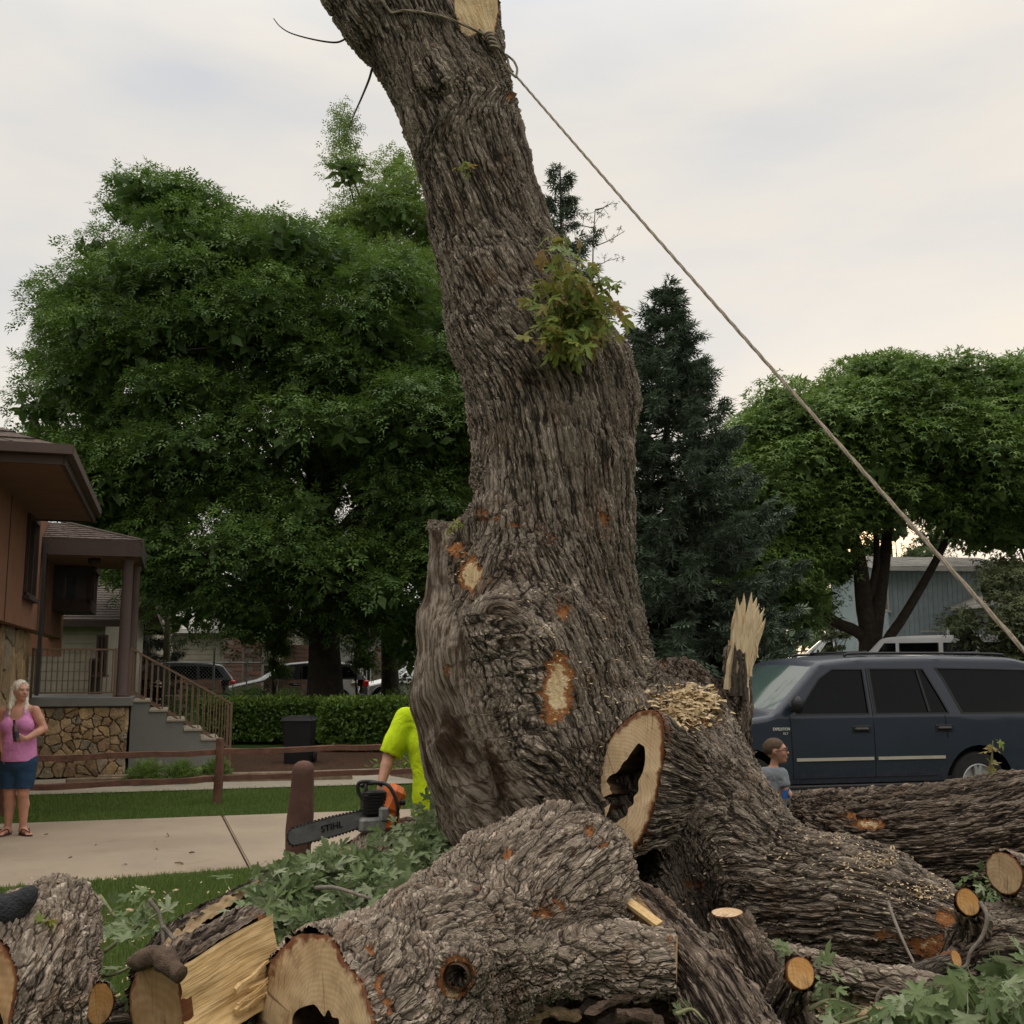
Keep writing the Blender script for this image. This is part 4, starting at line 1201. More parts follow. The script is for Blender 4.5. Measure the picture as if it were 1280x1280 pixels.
cut_face('cut_face', ol4, fc4, fn4, WOOD_BROWN, ll, hole=lambda a: 0.5 + 0.1 * math.sin(3 * a), depth=0.3, rough=0.01)
cut_face('side_branch_end', ol3, sc_, sn, WOOD_ORANGE, ll)
F4 = S4
# dark smooth rounded branch resting on it
db = empty('rounded_branch', P(0, 1140, 4.75), 'smooth dark charcoal rounded branch end poking in at the left edge onto the scaly log', 'branch')
q = spline(CH([(-60, 1150, 4.65, 26), (-20, 1142, 4.7, 24), (8, 1138, 4.72, 21), (28, 1126, 4.74, 15), (38, 1116, 4.75, 11), (43, 1111, 4.75, 6)]), 30)
mb = MB(); mb.tube(q[:, :3], q[:, 3], 22)
o = mb.build('smooth_bark', simple('dark_smooth_bark', (0.022, 0.024, 0.027), 0.85, 0.35, 14, 0.02), db, True)

# ---------------------------------------------------------------- quartered log with the split yellow face
ql = empty('quartered_log', P(250, 1240, 4.7), 'split log with bright yellow split face and round brown sawn end', 'log')
cE = P(205, 1262, 4.42); nE = nrm(np.array([-0.30, -0.93, 0.16]))
axd = nrm(P(300, 1180, 5.0) - cE)
axd = nrm(np.array([0.36, 0.86, 0.12]))
Rr = 0.175
# section: circle with its right side split away along a chord
def sect(R0, chord, m=64):
    """outline (a,b) of a disc with everything beyond x=chord cut off"""
    t0 = math.acos(chord / R0)
    return [(R0 * math.cos(t), R0 * math.sin(t)) for t in np.linspace(t0, 2 * math.pi - t0, m)]
sxa = nrm(np.cross(axd, (0, 0, 1))); sxb = np.cross(sxa, axd)
ca_, sa_ = math.cos(0.10), math.sin(0.10)
sxa, sxb = sxa * ca_ + sxb * sa_, -sxa * sa_ + sxb * ca_
ch_ = 0.085; Ll = 0.56
prof = np.array(sect(Rr, ch_))
K = 60; vs = []; bc = []
for k in range(K + 1):
    t = k / K * Ll
    rs_ = 1 + 0.25 * t
    q = cE + axd * t + (prof[:, :1] * sxa + prof[:, 1:] * sxb) * rs_
    q = q + (nrm(q - cE - axd * t) * (0.012 * fbm(q, 6, 4))[:, None])
    if k == 0: q0 = q
    vs.append(q); bc.append(np.stack([prof[:, 0], prof[:, 1], np.full(len(prof), t)], 1))
vs = np.vstack(vs); m = len(prof)
i, j = np.meshgrid(np.arange(K), np.arange(m - 1), indexing='ij'); A = (i * m + j).ravel()
fq = np.stack([A, A + 1, A + 1 + m, A + m], 1)
e1 = vs[fq[0][1]] - vs[fq[0][0]]; e2 = vs[fq[0][3]] - vs[fq[0][0]]
if np.dot(np.cross(e1, e2), vs[fq[0][0]] - cE) < 0: fq = fq[:, ::-1]
me = mesh('bark', vs, fq, True, {'bco': ('FLOAT_VECTOR', np.vstack(bc)), 'wound': ('FLOAT', np.zeros(len(vs))), 'bare': ('FLOAT', np.zeros(len(vs)))})
put('bark', me, BARK_DARK, ql)
full = np.vstack([q0, [q0[-1] + (q0[0] - q0[-1]) * t for t in np.linspace(0.05, 0.95, 18)]])
cen = cE + sxa * -0.02
cut_face('cut_face', full, cen, -axd, WOOD_BROWN, ql, proud=0.0, shrink=0.995)
# split face: gently wavy sheet standing on the chord, with a torn lip at the far end
U, Vq = np.meshgrid(np.linspace(0, 1, 60), np.linspace(-1, 1, 36), indexing='ij')
hh = math.sqrt(Rr ** 2 - ch_ ** 2)
pos = cE + axd * (U * Ll)[..., None] + (sxa * ch_ + 0) * (1 + 0.25 * U * Ll)[..., None] + sxb * (Vq * hh)[..., None] * (1 + 0.25 * U * Ll)[..., None]
pos = pos + sxa * (0.010 * fbm(pos * np.array([1, 0.3, 1]), 14, 6) + 0.002)[..., None] + sxa * (0.03 * smooth(0.5, 1.0, -Vq) * 1.0 + 0.035 * smooth(0.6, 1, U))[..., None]
co = np.stack([(Vq * hh).ravel(), np.zeros(U.size), (U * Ll).ravel()], 1)
vv = pos.reshape(-1, 3); i, j = np.meshgrid(np.arange(59), np.arange(35), indexing='ij'); A = (i * 36 + j).ravel()
fq = np.stack([A, A + 36, A + 37, A + 1], 1)
if np.dot(np.cross(vv[fq[0][1]] - vv[fq[0][0]], vv[fq[0][3]] - vv[fq[0][0]]), sxa) < 0: fq = fq[:, ::-1]
put('split_face', mesh('split_face', vv, fq, True, {'wco': ('FLOAT_VECTOR', co)}), WOOD_SPLIT, ql, label='smooth yellow split wood')
mb = MB(); rs = np.random.default_rng(8)
for k in range(9):
    t = rs.uniform(0.75, 0.98); vv_ = rs.uniform(-0.95, -0.2)
    a = cE + axd * (t * Ll - 0.2) + sxa * (ch_ + 0.045) + sxb * vv_ * hh
    b = a + axd * rs.uniform(0.2, 0.36) + sxb * rs.uniform(0.0, 0.06) + sxa * 0.02
    shard(mb, a, b, rs.uniform(0.006, 0.014), 0.010, 0, k)
o = mb.build('torn_lip', WOOD_SPLIT, ql); wco_world(o)
backl = vs[-m:]
full = np.vstack([backl, [backl[-1] + (backl[0] - backl[-1]) * t for t in np.linspace(0.05, 0.95, 18)]])
cut_face('far_end', full, backl.mean(0), axd, WOOD_BROWN, ql, proud=0.0, shrink=0.995)
# knobby piece on top
kp = empty('knobby_branch', P(210, 1195, 4.5), 'short crooked brown branch piece resting on top of the yellow split log', 'branch')
q = spline(CH([(163, 1206, 4.42, 9), (178, 1199, 4.42, 11), (194, 1194, 4.42, 12), (206, 1200, 4.4, 14), (218, 1212, 4.36, 12), (227, 1218, 4.34, 10)]), 30)
mb = MB(); mb.tube(q[:, :3], q[:, 3] * (1 + 0.13 * vnoise(q[:, :3], 26, 4)), 18); mb.v[0] = mb.v[0] * 1.0 + 0.004 * fbm(mb.v[0], 45, 2)[:, None]
mb.build('bark', simple('brown_knobby_bark', (0.10, 0.065, 0.042), 0.85, 0.5, 30, 0.01), kp, True)

# ---------------------------------------------------------------- long half-rotten split log running back to the chainsaw
sl_ = empty('split_half_log', P(280, 1130, 6.0), 'long half rotten split log with a torn cream edge running back under the chainsaw', 'log')
A0, A1 = P(178, 1192, 5.0), P(470, 1040, 7.7)
rows = np.array([[*P(185, 1222, 5.1), 0.10], [*P(235, 1186, 5.6), 0.15], [*P(300, 1146, 6.2), 0.16], [*P(380, 1106, 7.0), 0.16], [*P(460, 1076, 7.8), 0.16]])
q = spline(rows, 120); T, N, B = frames(q[:, :3])
side = nrm(np.cross(T, (0, 0, 1.0))); upv = np.cross(side, T)
def band(name, a0, a1, mat, rmul=1.0, att='bco', n=60, inward=False, amp=0.02, parent=sl_, label=None, rfun=None):
    a = np.linspace(R(a0), R(a1), n)
    rr_ = q[:, 3][:, None] * rmul * np.ones(n)[None, :]
    if rfun: rr_ = rr_ * rfun(a)[None, :]
    d = np.cos(a)[None, :, None] * side[:, None, :] + np.sin(a)[None, :, None] * upv[:, None, :]
    v_ = q[:, None, :3] + rr_[..., None] * d
    v_ = v_ + d * (amp * fbm(v_ * np.array([1, 1, 1]), 8, 31))[..., None]
    s_ = np.linspace(0, np.linalg.norm(A1 - A0), len(q))
    co_ = np.stack([rr_ * np.cos(a)[None, :], rr_ * np.sin(a)[None, :], np.repeat(s_[:, None], n, 1)], -1).reshape(-1, 3)
    i, j = np.meshgrid(np.arange(len(q) - 1), np.arange(n - 1), indexing='ij'); A_ = (i * n + j).ravel()
    f_ = np.stack([A_, A_ + 1, A_ + 1 + n, A_ + n], 1)
    if inward: f_ = f_[:, ::-1]
    at = {'bco': ('FLOAT_VECTOR', co_), 'wco': ('FLOAT_VECTOR', co_), 'wound': ('FLOAT', np.zeros(len(co_))), 'bare': ('FLOAT', np.zeros(len(co_)))}
    return put(name, mesh(name, v_.reshape(-1, 3), f_, True, at), mat, parent, label=label)
band('bark', 75, 260, BARK_DARK)
band('rotten_heart', 85, 250, ROT, 0.72, amp=0.035, inward=True, rfun=lambda a: 1 + 0.25 * np.sin(a * 5))
band('weathered_side', -110, 20, WOOD_GREY, 0.95, amp=0.03)
# torn cream rim between bark and heart
n_ = len(q); rim0 = q[:, :3] + (np.cos(R(80)) * side + np.sin(R(80)) * upv) * (q[:, 3] * 1.02)[:, None]
rim1 = q[:, :3] + (np.cos(R(64)) * side + np.sin(R(64)) * upv) * (q[:, 3] * 0.84)[:, None]
rim2 = q[:, :3] + (np.cos(R(15)) * side + np.sin(R(15)) * upv) * (q[:, 3] * 0.92)[:, None]
Wv = []
for k in range(n_):
    for t in np.linspace(0, 1, 8): Wv.append(rim0[k] * (1 - t) + rim1[k] * t)
Wv = np.array(Wv); Wv = Wv + np.array([0, 0, 1.0]) * (0.014 * fbm(Wv, 16, 3))[:, None]
i, j = np.meshgrid(np.arange(n_ - 1), np.arange(7), indexing='ij'); A_ = (i * 8 + j).ravel()
f_ = np.stack([A_, A_ + 8, A_ + 9, A_ + 1], 1)
co_ = np.stack([Wv[:, 0], Wv[:, 2], Wv[:, 1] * 1.0], 1)
put('torn_edge', mesh('torn_edge', Wv, f_, True, {'wco': ('FLOAT_VECTOR', co_)}), split_mat('torn_edge_wood', (0.33, 0.215, 0.115), (0.52, 0.38, 0.22), (40, 40, 3), 0.8, (0.09, 0.045, 0.02)), sl_, label='torn cream and orange wood edge')

# ---------------------------------------------------------------- small cut logs and stubs
def stub_log(name, rows_px, mat, label, cat='log', group=None, cut0=None, cut1=None, face0=None, face1=None, res=0.013, lump=0.06, seed=0, wound=None, hole=None):
    e_ = empty(name, P(rows_px[0][0], rows_px[0][1], rows_px[0][2]), label, cat, group)
    o_, l0, l1, c0, c1, T_ = tube_log('bark', CH(rows_px), mat, e_, res, cut0, cut1, lump, seed, wound=wound)
    if face0 is not None: cut_face('cut_face', l0, c0, (cut0 if cut0 is not None else -T_[0]), face0, e_, hole=hole, depth=0.05)
    if face1 is not None: cut_face('cut_face', l1, c1, (cut1 if cut1 is not None else T_[-1]), face1, e_)
    return e_
stub_log('cut_branch', [(1000, 1330, 5.0, 36), (966, 1250, 5.15, 30), (935, 1190, 5.2, 23), (909, 1141, 5.25, 17)], BARK_DARK, 'upright dark branch stub with a flat pale top leaning left', face1=WOOD_CUT, cut1=(-0.1, -0.10, 1), seed=3)
stub_log('cut_branch', [(762, 1105, 5.9, 16), (800, 1135, 5.7, 26), (850, 1195, 5.35, 36), (895, 1260, 5.0, 46), (930, 1330, 4.8, 56)], BARK_DARK, 'dark bark branch speckled with sawdust running down behind the pale side limb', seed=4, face0=WOOD_TAN)
stub_log('cut_branch', [(975, 1262, 5.1, 20), (984, 1245, 5.0, 19), (1001, 1216, 4.85, 17)], BARK_DARK, 'thick short branch stub with bright orange oval sawn end and a dark pith', face1=WOOD_ORANGE, cut1=(0.15, -0.92, 0.40), seed=5)
stub_log('cut_branch', [(1195, 1215, 5.7, 20), (1204, 1190, 5.6, 20), (1216, 1160, 5.5, 17), (1210, 1128, 5.4, 13)], BARK_DARK, 'black curved branch stub with small orange ringed sawn end at the limb tip', face1=WOOD_ORANGE, cut1=(-0.2, -0.95, 0.25), seed=6)
stub_log('cut_branch', [(1130, 1225, 5.35, 15), (1160, 1214, 5.3, 13), (1195, 1199, 5.22, 10)], BARK_THIN, 'grey side twig with a small orange cut end joining the thin fallen branch', face1=WOOD_ORANGE, cut1=(0.6, -0.7, 0.35), seed=7)
stub_log('fallen_branch', [(930, 1198, 5.7, 16), (1000, 1205, 5.55, 17), (1080, 1225, 5.35, 17), (1150, 1238, 5.2, 18), (1180, 1243, 5.15, 17)], BARK_LIGHT, 'pale scaly thin branch lying across the ground in front of the limb', face1=WOOD_ORANGE, cut1=(0.8, -0.6, 0.1), seed=8, face0=WOOD_TAN)
stub_log('fallen_branch', [(1150, 1160, 6.6, 26), (1220, 1166, 6.5, 32), (1300, 1180, 6.4, 34), (1400, 1190, 6.3, 36)], BARK_LIGHT, 'pale grey log lying at the right edge beyond the black stub', seed=9, face0=WOOD_TAN)
stub_log('cut_branch', [(1256, 1092, 6.4, 24), (1300, 1104, 6.4, 27), (1370, 1112, 6.4, 28)], BARK_LIGHT, 'short pale log end at the right edge above the grey log', face0=WOOD_TAN, cut0=(-0.9, -0.45, 0.1), seed=10)
stub_log('rotten_chunk', [(1190, 1208, 5.5, 14), (1230, 1196, 5.5, 30), (1270, 1200, 5.5, 30), (1320, 1210, 5.5, 20)], BARK_DARK, 'dark rotten wood chunk behind the leaves at lower right', 'wood chunk', seed=11, lump=0.25, face0=ROT)
stub_log('fallen_branch', [(1160, 1243, 5.0, 13), (1200, 1246, 4.95, 14), (1222, 1248, 4.92, 14)], BARK_DARK, 'short dark branch piece lying in front of the pale thin branch', face1=WOOD_BROWN, cut1=(0.9, -0.4, 0), seed=12, face0=WOOD_BROWN)
stub_log('dark_log', [(120, 1275, 5.4, 14), (170, 1268, 5.4, 18), (240, 1262, 5.6, 22)], BARK_DARK, 'dark log lying low between the scaly log and the round sawn end', seed=13, face0=WOOD_BROWN)
if False: stub_log('bark_slab', [(345, 1330, 4.45, 22), (352, 1262, 4.55, 16), (362, 1205, 4.7, 10)], BARK_LIGHT, 'narrow bark strip standing between the yellow split log and the hollow sawn end', 'bark piece', seed=14, face1=WOOD_TAN)
stub_log('fallen_branch', [(640, 1262, 5.5, 22), (720, 1256, 5.6, 24), (800, 1262, 5.7, 22), (900, 1240, 5.9, 20)], BARK_DARK, 'dark log under the side limb in the shade', seed=15, face0=WOOD_TAN, face1=WOOD_TAN)
stub_log('cut_log', [(445, 1090, 7.5, 26), (480, 1062, 7.75, 30), (530, 1060, 7.8, 32)], BARK_LIGHT, 'scaly log half hidden in the leaves under the chainsaw', seed=16, face0=WOOD_TAN)
# wedge with visible split heart
wl = empty('split_wedge', P(800, 1140, 5.4), 'split wood wedge with striped tan heartwood behind the side limb', 'wood chunk')
mb = MB()
a, b, c_, d_ = P(771, 1120, 5.45), P(822, 1158, 5.3), P(800, 1175, 5.35), P(764, 1158, 5.5)
bk = np.array([0.10, 0.32, 0.02])
mb.add([a, b, c_, d_, a + bk, b + bk, c_ + bk, d_ + bk], [(0, 3, 2, 1), (0, 1, 5, 4), (1, 2, 6, 5), (2, 3, 7, 6), (3, 0, 4, 7), (4, 5, 6, 7)])
o = mb.build('heartwood', split_mat('striped_heartwood', (0.20, 0.115, 0.05), (0.42, 0.28, 0.14), (25, 90, 25), 0.75, (0.06, 0.03, 0.015)), wl); wco_world(o)
mb = MB(); a2, b2 = P(770, 1116, 5.40), P(824, 1156, 5.25)
mb.bar(a2, b2, 0.05, 0.018, (0, -0.3, 1)); o = mb.build('pale_rim', WOOD_SPLIT, wl); wco_world(o)
# ------------------------------------------------------------------ houses
SIDING = None
def plain(name, col, rough=0.85, bump=0.004, var=0.12, sc=3.0): return simple(name, col, rough, var, sc, bump)
M_SIDE = plain('rust_brown_siding', (0.225, 0.108, 0.062))
M_TRIM = plain('dark_brown_trim', (0.055, 0.036, 0.029))
M_SOFF = plain('soffit_brown', (0.15, 0.080, 0.050))
M_COLM = plain('column_brown', (0.085, 0.058, 0.050))
M_RAIL = plain('railing_brown', (0.15, 0.095, 0.06))
M_MORT = plain('dark_mortar', (0.17, 0.125, 0.085), sc=20)
M_SHIN = simple('brown_shingle', (0.105, 0.078, 0.066), 0.95, 0.35, 14, 0.01)
M_SHIN2 = simple('brown_shingle_light', (0.14, 0.11, 0.098), 0.95, 0.35, 14, 0.01)
M_SHING = simple('grey_shingle', (0.36, 0.345, 0.32), 0.95, 0.2, 9, 0.01)
M_BEIGE = plain('beige_siding', (0.33, 0.30, 0.235))
M_BLUE = plain('blue_grey_siding', (0.30, 0.36, 0.38))
M_BRICK = [simple('brick_%s' % n_, c, 0.9, 0.25, 9, 0.004) for n_, c in (('brown', (0.13, 0.075, 0.055)), ('dark', (0.10, 0.062, 0.05)), ('red', (0.17, 0.085, 0.06)))]
M_WHITE = plain('white_fascia', (0.50, 0.49, 0.45))
M_DGLASS = simple('dark_window_glass', (0.022, 0.026, 0.028), 0.08, 0.1, 2, spec=0.8)
def stone_m(name, c):
    t = NT(name); g = t.n('TexCoord').outputs['Object']
    o = t.n('ObjectInfo').outputs['Random']
    a = t.noise(g, 5, 5, 0.65).outputs[0]; b = t.noise(g, 26, 4, 0.7).outputs[0]
    cc = t.mix(t.rng(a, 0.35, 0.65), tuple(x * 0.7 for x in c), tuple(x * 1.15 for x in c))
    cc = t.mix(t.rng(b, 0.5, 0.8, 0, 0.4), cc, tuple(x * 0.4 for x in c))
    cc = t.n('VectorMath', {0: cc, 'Scale': t.rng(o, 0, 1, 1.0, 1.6, False)}, operation='SCALE').outputs[0]
    t.done(cc, 0.85, 0.2, t.bump(t.math('ADD', a, b), 0.03)); return t.m
M_STONE = [stone_m('stone_gold', (0.32, 0.225, 0.13)), stone_m('stone_tan', (0.30, 0.215, 0.125)), stone_m('stone_brown', (0.21, 0.14, 0.08)), stone_m('stone_grey', (0.24, 0.195, 0.14)), stone_m('stone_ochre', (0.33, 0.23, 0.12))]

def voronoi_cells(w_, h_, n, seed, minr=0.1):
    r = np.random.default_rng(seed); pts = []
    while len(pts) < n:
        c = [r.uniform(0, w_), r.uniform(0, h_)]
        best = max(([r.uniform(0, w_), r.uniform(0, h_)] for _ in range(3)), key=lambda q: min([9] + [math.hypot(q[0] - p[0], q[1] - p[1]) for p in pts]))
        pts.append(best if r.random() < 0.8 else c)
    cells = []
    for i, a in enumerate(pts):
        poly = [(0, 0), (w_, 0), (w_, h_), (0, h_)]
        for j, b in enumerate(pts):
            if i == j: continue
            mx_, my_ = (a[0] + b[0]) / 2, (a[1] + b[1]) / 2; nx, ny = b[0] - a[0], b[1] - a[1]
            o_ = []
            for k in range(len(poly)):
                p_, q_ = poly[k], poly[(k + 1) % len(poly)]
                dp = (p_[0] - mx_) * nx + (p_[1] - my_) * ny; dq = (q_[0] - mx_) * nx + (q_[1] - my_) * ny
                if dp <= 0: o_.append(p_)
                if dp * dq < 0:
                    t = dp / (dp - dq); o_.append((p_[0] + (q_[0] - p_[0]) * t, p_[1] + (q_[1] - p_[1]) * t))
            poly = o_
            if len(poly) < 3: break
        if len(poly) >= 3: cells.append(poly)
    return cells
def stones(parent, o, ux, uz, nout, w_, h_, n, seed, gap=0.0065, proud=0.05):
    r = np.random.default_rng(seed)
    o = np.asarray(o, float)
    for poly in voronoi_cells(w_, h_, n, seed):
        p = np.array(poly); c = p.mean(0); 
        # round the outline and shrink for the joint
        m = len(p); fine = []
        for k in range(m):
            a, b = p[k], p[(k + 1) % m]
            fine += [a * 0.86 + b * 0.14 + r.uniform(-.006, .006, 2), a * 0.5 + b * 0.5 + r.uniform(-0.016, 0.016, 2), a * 0.14 + b * 0.86 + r.uniform(-.006, .006, 2)]
        fine = np.array(fine); d = fine - c; l = np.linalg.norm(d, axis=1, keepdims=True)
        if l.min() < gap * 1.5: continue
        ring0 = c + d * (1 - gap / l); ring1 = c + d * (1 - (gap + r.uniform(.006, .02)) / l) 
        t0 = proud * r.uniform(0.7, 1.25); tl = r.uniform(-0.03, 0.03, 2)
        f3 = lambda q, z: o + ux * q[0] + uz * q[1] + nout * (z + tl @ (q - c))
        vs_ = [f3(q, 0.0) for q in ring0] + [f3(q, t0 * 0.7) for q in ring0] + [f3(q, t0) for q in ring1] + [f3(c + r.uniform(-.02, .02, 2), t0 * 1.12)]
        k = len(fine); fs = []
        for i_ in range(k):
            j_ = (i_ + 1) % k
            fs += [(i_, j_, k + j_, k + i_), (k + i_, k + j_, 2 * k + j_, 2 * k + i_), (2 * k + i_, 2 * k + j_, 3 * k)]
        if np.dot(np.cross(vs_[k] - vs_[0], vs_[1] - vs_[0]), nout) == 0: pass
        me = mesh('stone', vs_, fs)
        bmq = bmesh.new(); bmq.from_mesh(me); bmesh.ops.recalc_face_normals(bmq, faces=bmq.faces)
        # make sure the front faces outwards
        fr = bmq.faces[:][-1]
        if fr.normal.dot(V3(nout)) < 0: bmesh.ops.reverse_faces(bmq, faces=bmq.faces)
        bmq.to_mesh(me); bmq.free()
        put('stone', me, M_STONE[r.choice(5, p=[.27, .27, .18, .16, .12])], parent)

def quad(mb, a, b, c, d): mb.add([a, b, c, d], [(0, 1, 2, 3)])
def shingle_roof(name, corners, mat, parent, rows, w_=0.3, t=0.012, limit=280, seed=0):
    """corners: eave-left, eave-right, ridge-right, ridge-left; overlapping rows of tabs joined per row"""
    a, b, c, d = [np.asarray(q, float) for q in corners]
    n = nrm(np.cross(b - a, d - a)); r = np.random.default_rng(seed)
    mb = MB(); mb.add([a - n * 0.03, b - n * 0.03, c - n * 0.03, d - n * 0.03, a, b, c, d], [(3, 2, 1, 0), (4, 5, 6, 7), (0, 1, 5, 4), (1, 2, 6, 5), (2, 3, 7, 6), (3, 0, 4, 7)])
    base_o = mb.build(name, mat, parent)
    mb = MB()
    for k in range(rows):
        t0, t1 = k / rows, (k + 1) / rows
        l0, l1 = a + (d - a) * t0, a + (d - a) * t1; r0, r1 = b + (c - b) * t0, b + (c - b) * t1
        L_ = np.linalg.norm(r0 - l0); m = max(1, int(L_ / w_))
        off = r.uniform(0, 1)
        us = np.clip((np.arange(m + 2) - off) / m, 0, 1)
        for i_ in range(m + 1):
            u0, u1 = us[i_], us[i_ + 1]
            if u1 - u0 < 0.2 / m: continue
            g = 0.006 / max(L_, .1); th = t * r.uniform(0.8, 1.5)
            p0 = l0 + (r0 - l0) * (u0 + g); p1 = l0 + (r0 - l0) * (u1 - g); p2 = l1 + (r1 - l1) * (u1 - g); p3 = l1 + (r1 - l1) * (u0 + g)
            mb.add([p0 + n * 0.002, p1 + n * 0.002, p1 + n * (th + .006), p0 + n * (th + .006), p2 + n * 0.003, p3 + n * 0.003], [(0, 1, 2, 3), (3, 2, 4, 5)])
    o_ = mb.build('shingles', mat, base_o); o_['kind'] = 'stuff'
    return base_o

# ---------------------------------------------------------------- brown split-level house at the left
hs = empty('brown_house', (-7.9, 18.5, 0), 'rust brown split level house with overhanging eaves, golden stone base and a raised porch', 'house')
D2 = nrm(np.array([-0.292, 0.956, 0])); D1 = np.array([0.956, 0.292, 0])   # receding side wall direction, outward direction
W0 = np.array([-7.62, 17.55, 0])
def side_pt(px, z, off=0.0):
    """point of the side wall plane seen at column px"""
    u = (px - 640) / FPX; dirx = u
    # solve W0 + s*D2 has x = u' * y (ignoring height): px at horizon
    o = W0 + D1 * off
    s = (dirx * o[1] * 1.0 - o[0]) / (D2[0] - dirx * D2[1])
    return o + D2 * s + np.array([0, 0, z])
def sdist(px): 
    q = side_pt(px, 0); return (q - W0) @ D2
mb = MB()
s0, s1 = sdist(-60) - 1.5, sdist(80)
zb, zt_ = 2.42, 4.34
# siding wall, pierced by the tall window
wn0, wn1 = sdist(28.5), sdist(41.5)
holes = [[(wn0, 2.88), (wn1, 2.88), (wn1, 4.12), (wn0, 4.12)]]
mb.prism([(s0, zb), (s1, zb), (s1, zt_), (s0, zt_)], W0, D2, np.array([0, 0, 1.0]), -0.25, holes) if False else None
nrm_side = np.cross(D2, (0, 0, 1.0))
if nrm_side @ D1 < 0: nrm_side = -nrm_side
mb.prism([(s0, zb), (s1, zb), (s1, zt_), (s0, zt_)], W0 - D1 * 0.25, D2, np.array([0, 0, 1.0]), 0.25, holes)
mb.build('wall', M_SIDE, hs, label='rust brown siding wall')
sp_ = np.arange(s0 + 0.4, s1, 1.22)
mb = MB()
for s_ in np.r_[sdist(7), sdist(7) - 1.22, sdist(52) + .6]:
    mb = MB(); mb.box(W0 + D2 * s_ + D1 * 0.004 + np.array([0, 0, (zb + zt_) / 2]), (0.014, 0.014, zt_ - zb), np.stack([D1, D2, (0, 0, 1)], 1)); mb.build('siding_groove', M_TRIM, hs)
# window: frame, mullion, glass recessed
wo = MB(); zc = 3.5; 
for (a, b, z0, z1) in ((wn0, wn0 + .06, 2.88, 4.12), (wn1 - .06, wn1, 2.88, 4.12), (wn0, wn1, 2.86, 2.93), (wn0, wn1, 4.06, 4.13), ((wn0 + wn1) / 2 - .03, (wn0 + wn1) / 2 + .03, 2.9, 4.1)):
    wo.box(W0 + D2 * (a + b) / 2 + np.array([0, 0, (z0 + z1) / 2]), (0.10, b - a, z1 - z0), np.stack([D1, D2, (0, 0, 1)], 1))
wf = wo.build('window', M_TRIM, hs)
g_ = MB(); g_.box(W0 - D1 * 0.05 + D2 * (wn0 + wn1) / 2 + np.array([0, 0, zc]), (0.01, wn1 - wn0, 1.24), np.stack([D1, D2, (0, 0, 1)], 1)); g_.build('pane', M_DGLASS, wf)
g_ = MB(); g_.box(W0 + D1 * 0.04 + D2 * (wn0 + wn1) / 2 + np.array([0, 0, 2.85]), (0.12, wn1 - wn0 + .1, 0.05), np.stack([D1, D2, (0, 0, 1)], 1)); g_.build('sill', M_TRIM, wf)
# stone base below, set back
sb = MB(); b0 = W0 - D1 * 0.35
sb.box(b0 + D2 * (s0 + sdist(53)) / 2 + np.array([0, 0, 1.2]), (0.3, sdist(53) - s0, 2.44), np.stack([D1, D2, (0, 0, 1)], 1))
bs = sb.build('foundation', M_MORT, hs)
stones(bs, b0 + D1 * 0.15 + D2 * s0, D2, np.array([0, 0, 1.0]), D1, sdist(53) - s0, 2.42, 70, 5)
# far wall face closing the volume, interior behind
mb = MB(); far = W0 + D2 * s1
mb.box(far - D1 * 3.0 + D2 * 0.1 + np.array([0, 0, 3.2]), (6, 0.2, 2.3), np.stack([D1, D2, (0, 0, 1)], 1))
mb.build('end_wall', M_SIDE, hs); mb = MB(); near = W0 + D2 * s0
mb.box(near - D1 * 3.0 + np.array([0, 0, 3.2]), (6, 0.2, 2.3), np.stack([D1, D2, (0, 0, 1)], 1))
mb.build('end_wall', M_SIDE, hs)
# bay window box on the wall beyond the porch
bw = MB(); sb_ = (sdist(66) + sdist(78)) / 2
bw.box(W0 + D2 * sb_ + D1 * 0.35 + np.array([0, 0, 3.72]), (0.7, 1.9, 0.12), np.stack([D1, D2, (0, 0, 1)], 1))
bw.box(W0 + D2 * sb_ + D1 * 0.33 + np.array([0, 0, 2.98]), (0.66, 1.8, 0.22), np.stack([D1, D2, (0, 0, 1)], 1))
for ds in (-0.86, 0, 0.86): bw.box(W0 + D2 * (sb_ + ds) + D1 * 0.62 + np.array([0, 0, 3.35]), (0.08, 0.08, 0.7), np.stack([D1, D2, (0, 0, 1)], 1))
bwo = bw.build('bay_window', M_TRIM, hs)
bw = MB(); bw.box(W0 + D2 * sb_ + D1 * 0.31 + np.array([0, 0, 3.36]), (0.6, 1.7, 0.6), np.stack([D1, D2, (0, 0, 1)], 1)); bw.build('pane', simple('bay_glass', (0.05, 0.055, 0.06), 0.06, 0.1, 2, spec=0.9), bwo)
# roof: eave corner E0 near, E1 far
zr = 4.33; ov = 0.95
E0 = P(80, 556, 12.4); E0[2] = 4.30
E1 = E0 + D2 * 5.2
nL = -D1; 
E0L = E0 + nL * 9.0; E1L = E1 + nL * 9.0
sl_t = 0.34; up = np.array([0, 0, 1.0])
half = 4.5
R0 = E0 + nL * half * 1.0 + D2 * 2.2 + up * half * sl_t
R1 = E1 + nL * half * 1.0 - D2 * 2.2 + up * half * sl_t
th = 0.19
sof = MB(); quad(sof, E0 - up * th, E0L - up * th, E1L - up * th, E1 - up * th); 
so_ = sof.build('soffit', M_SOFF, hs)
fa_ = MB()
fa_.bar(E0 - up * 0.115 + D1 * 0.0, E1 - up * 0.115, 0.05, th); fa_.bar(E0 - up * 0.115, E0L - up * 0.115, 0.05, th); fa_.bar(E1 - up * 0.115, E1L - up * 0.115, 0.05, th)
fa_.build('fascia', M_TRIM, hs)
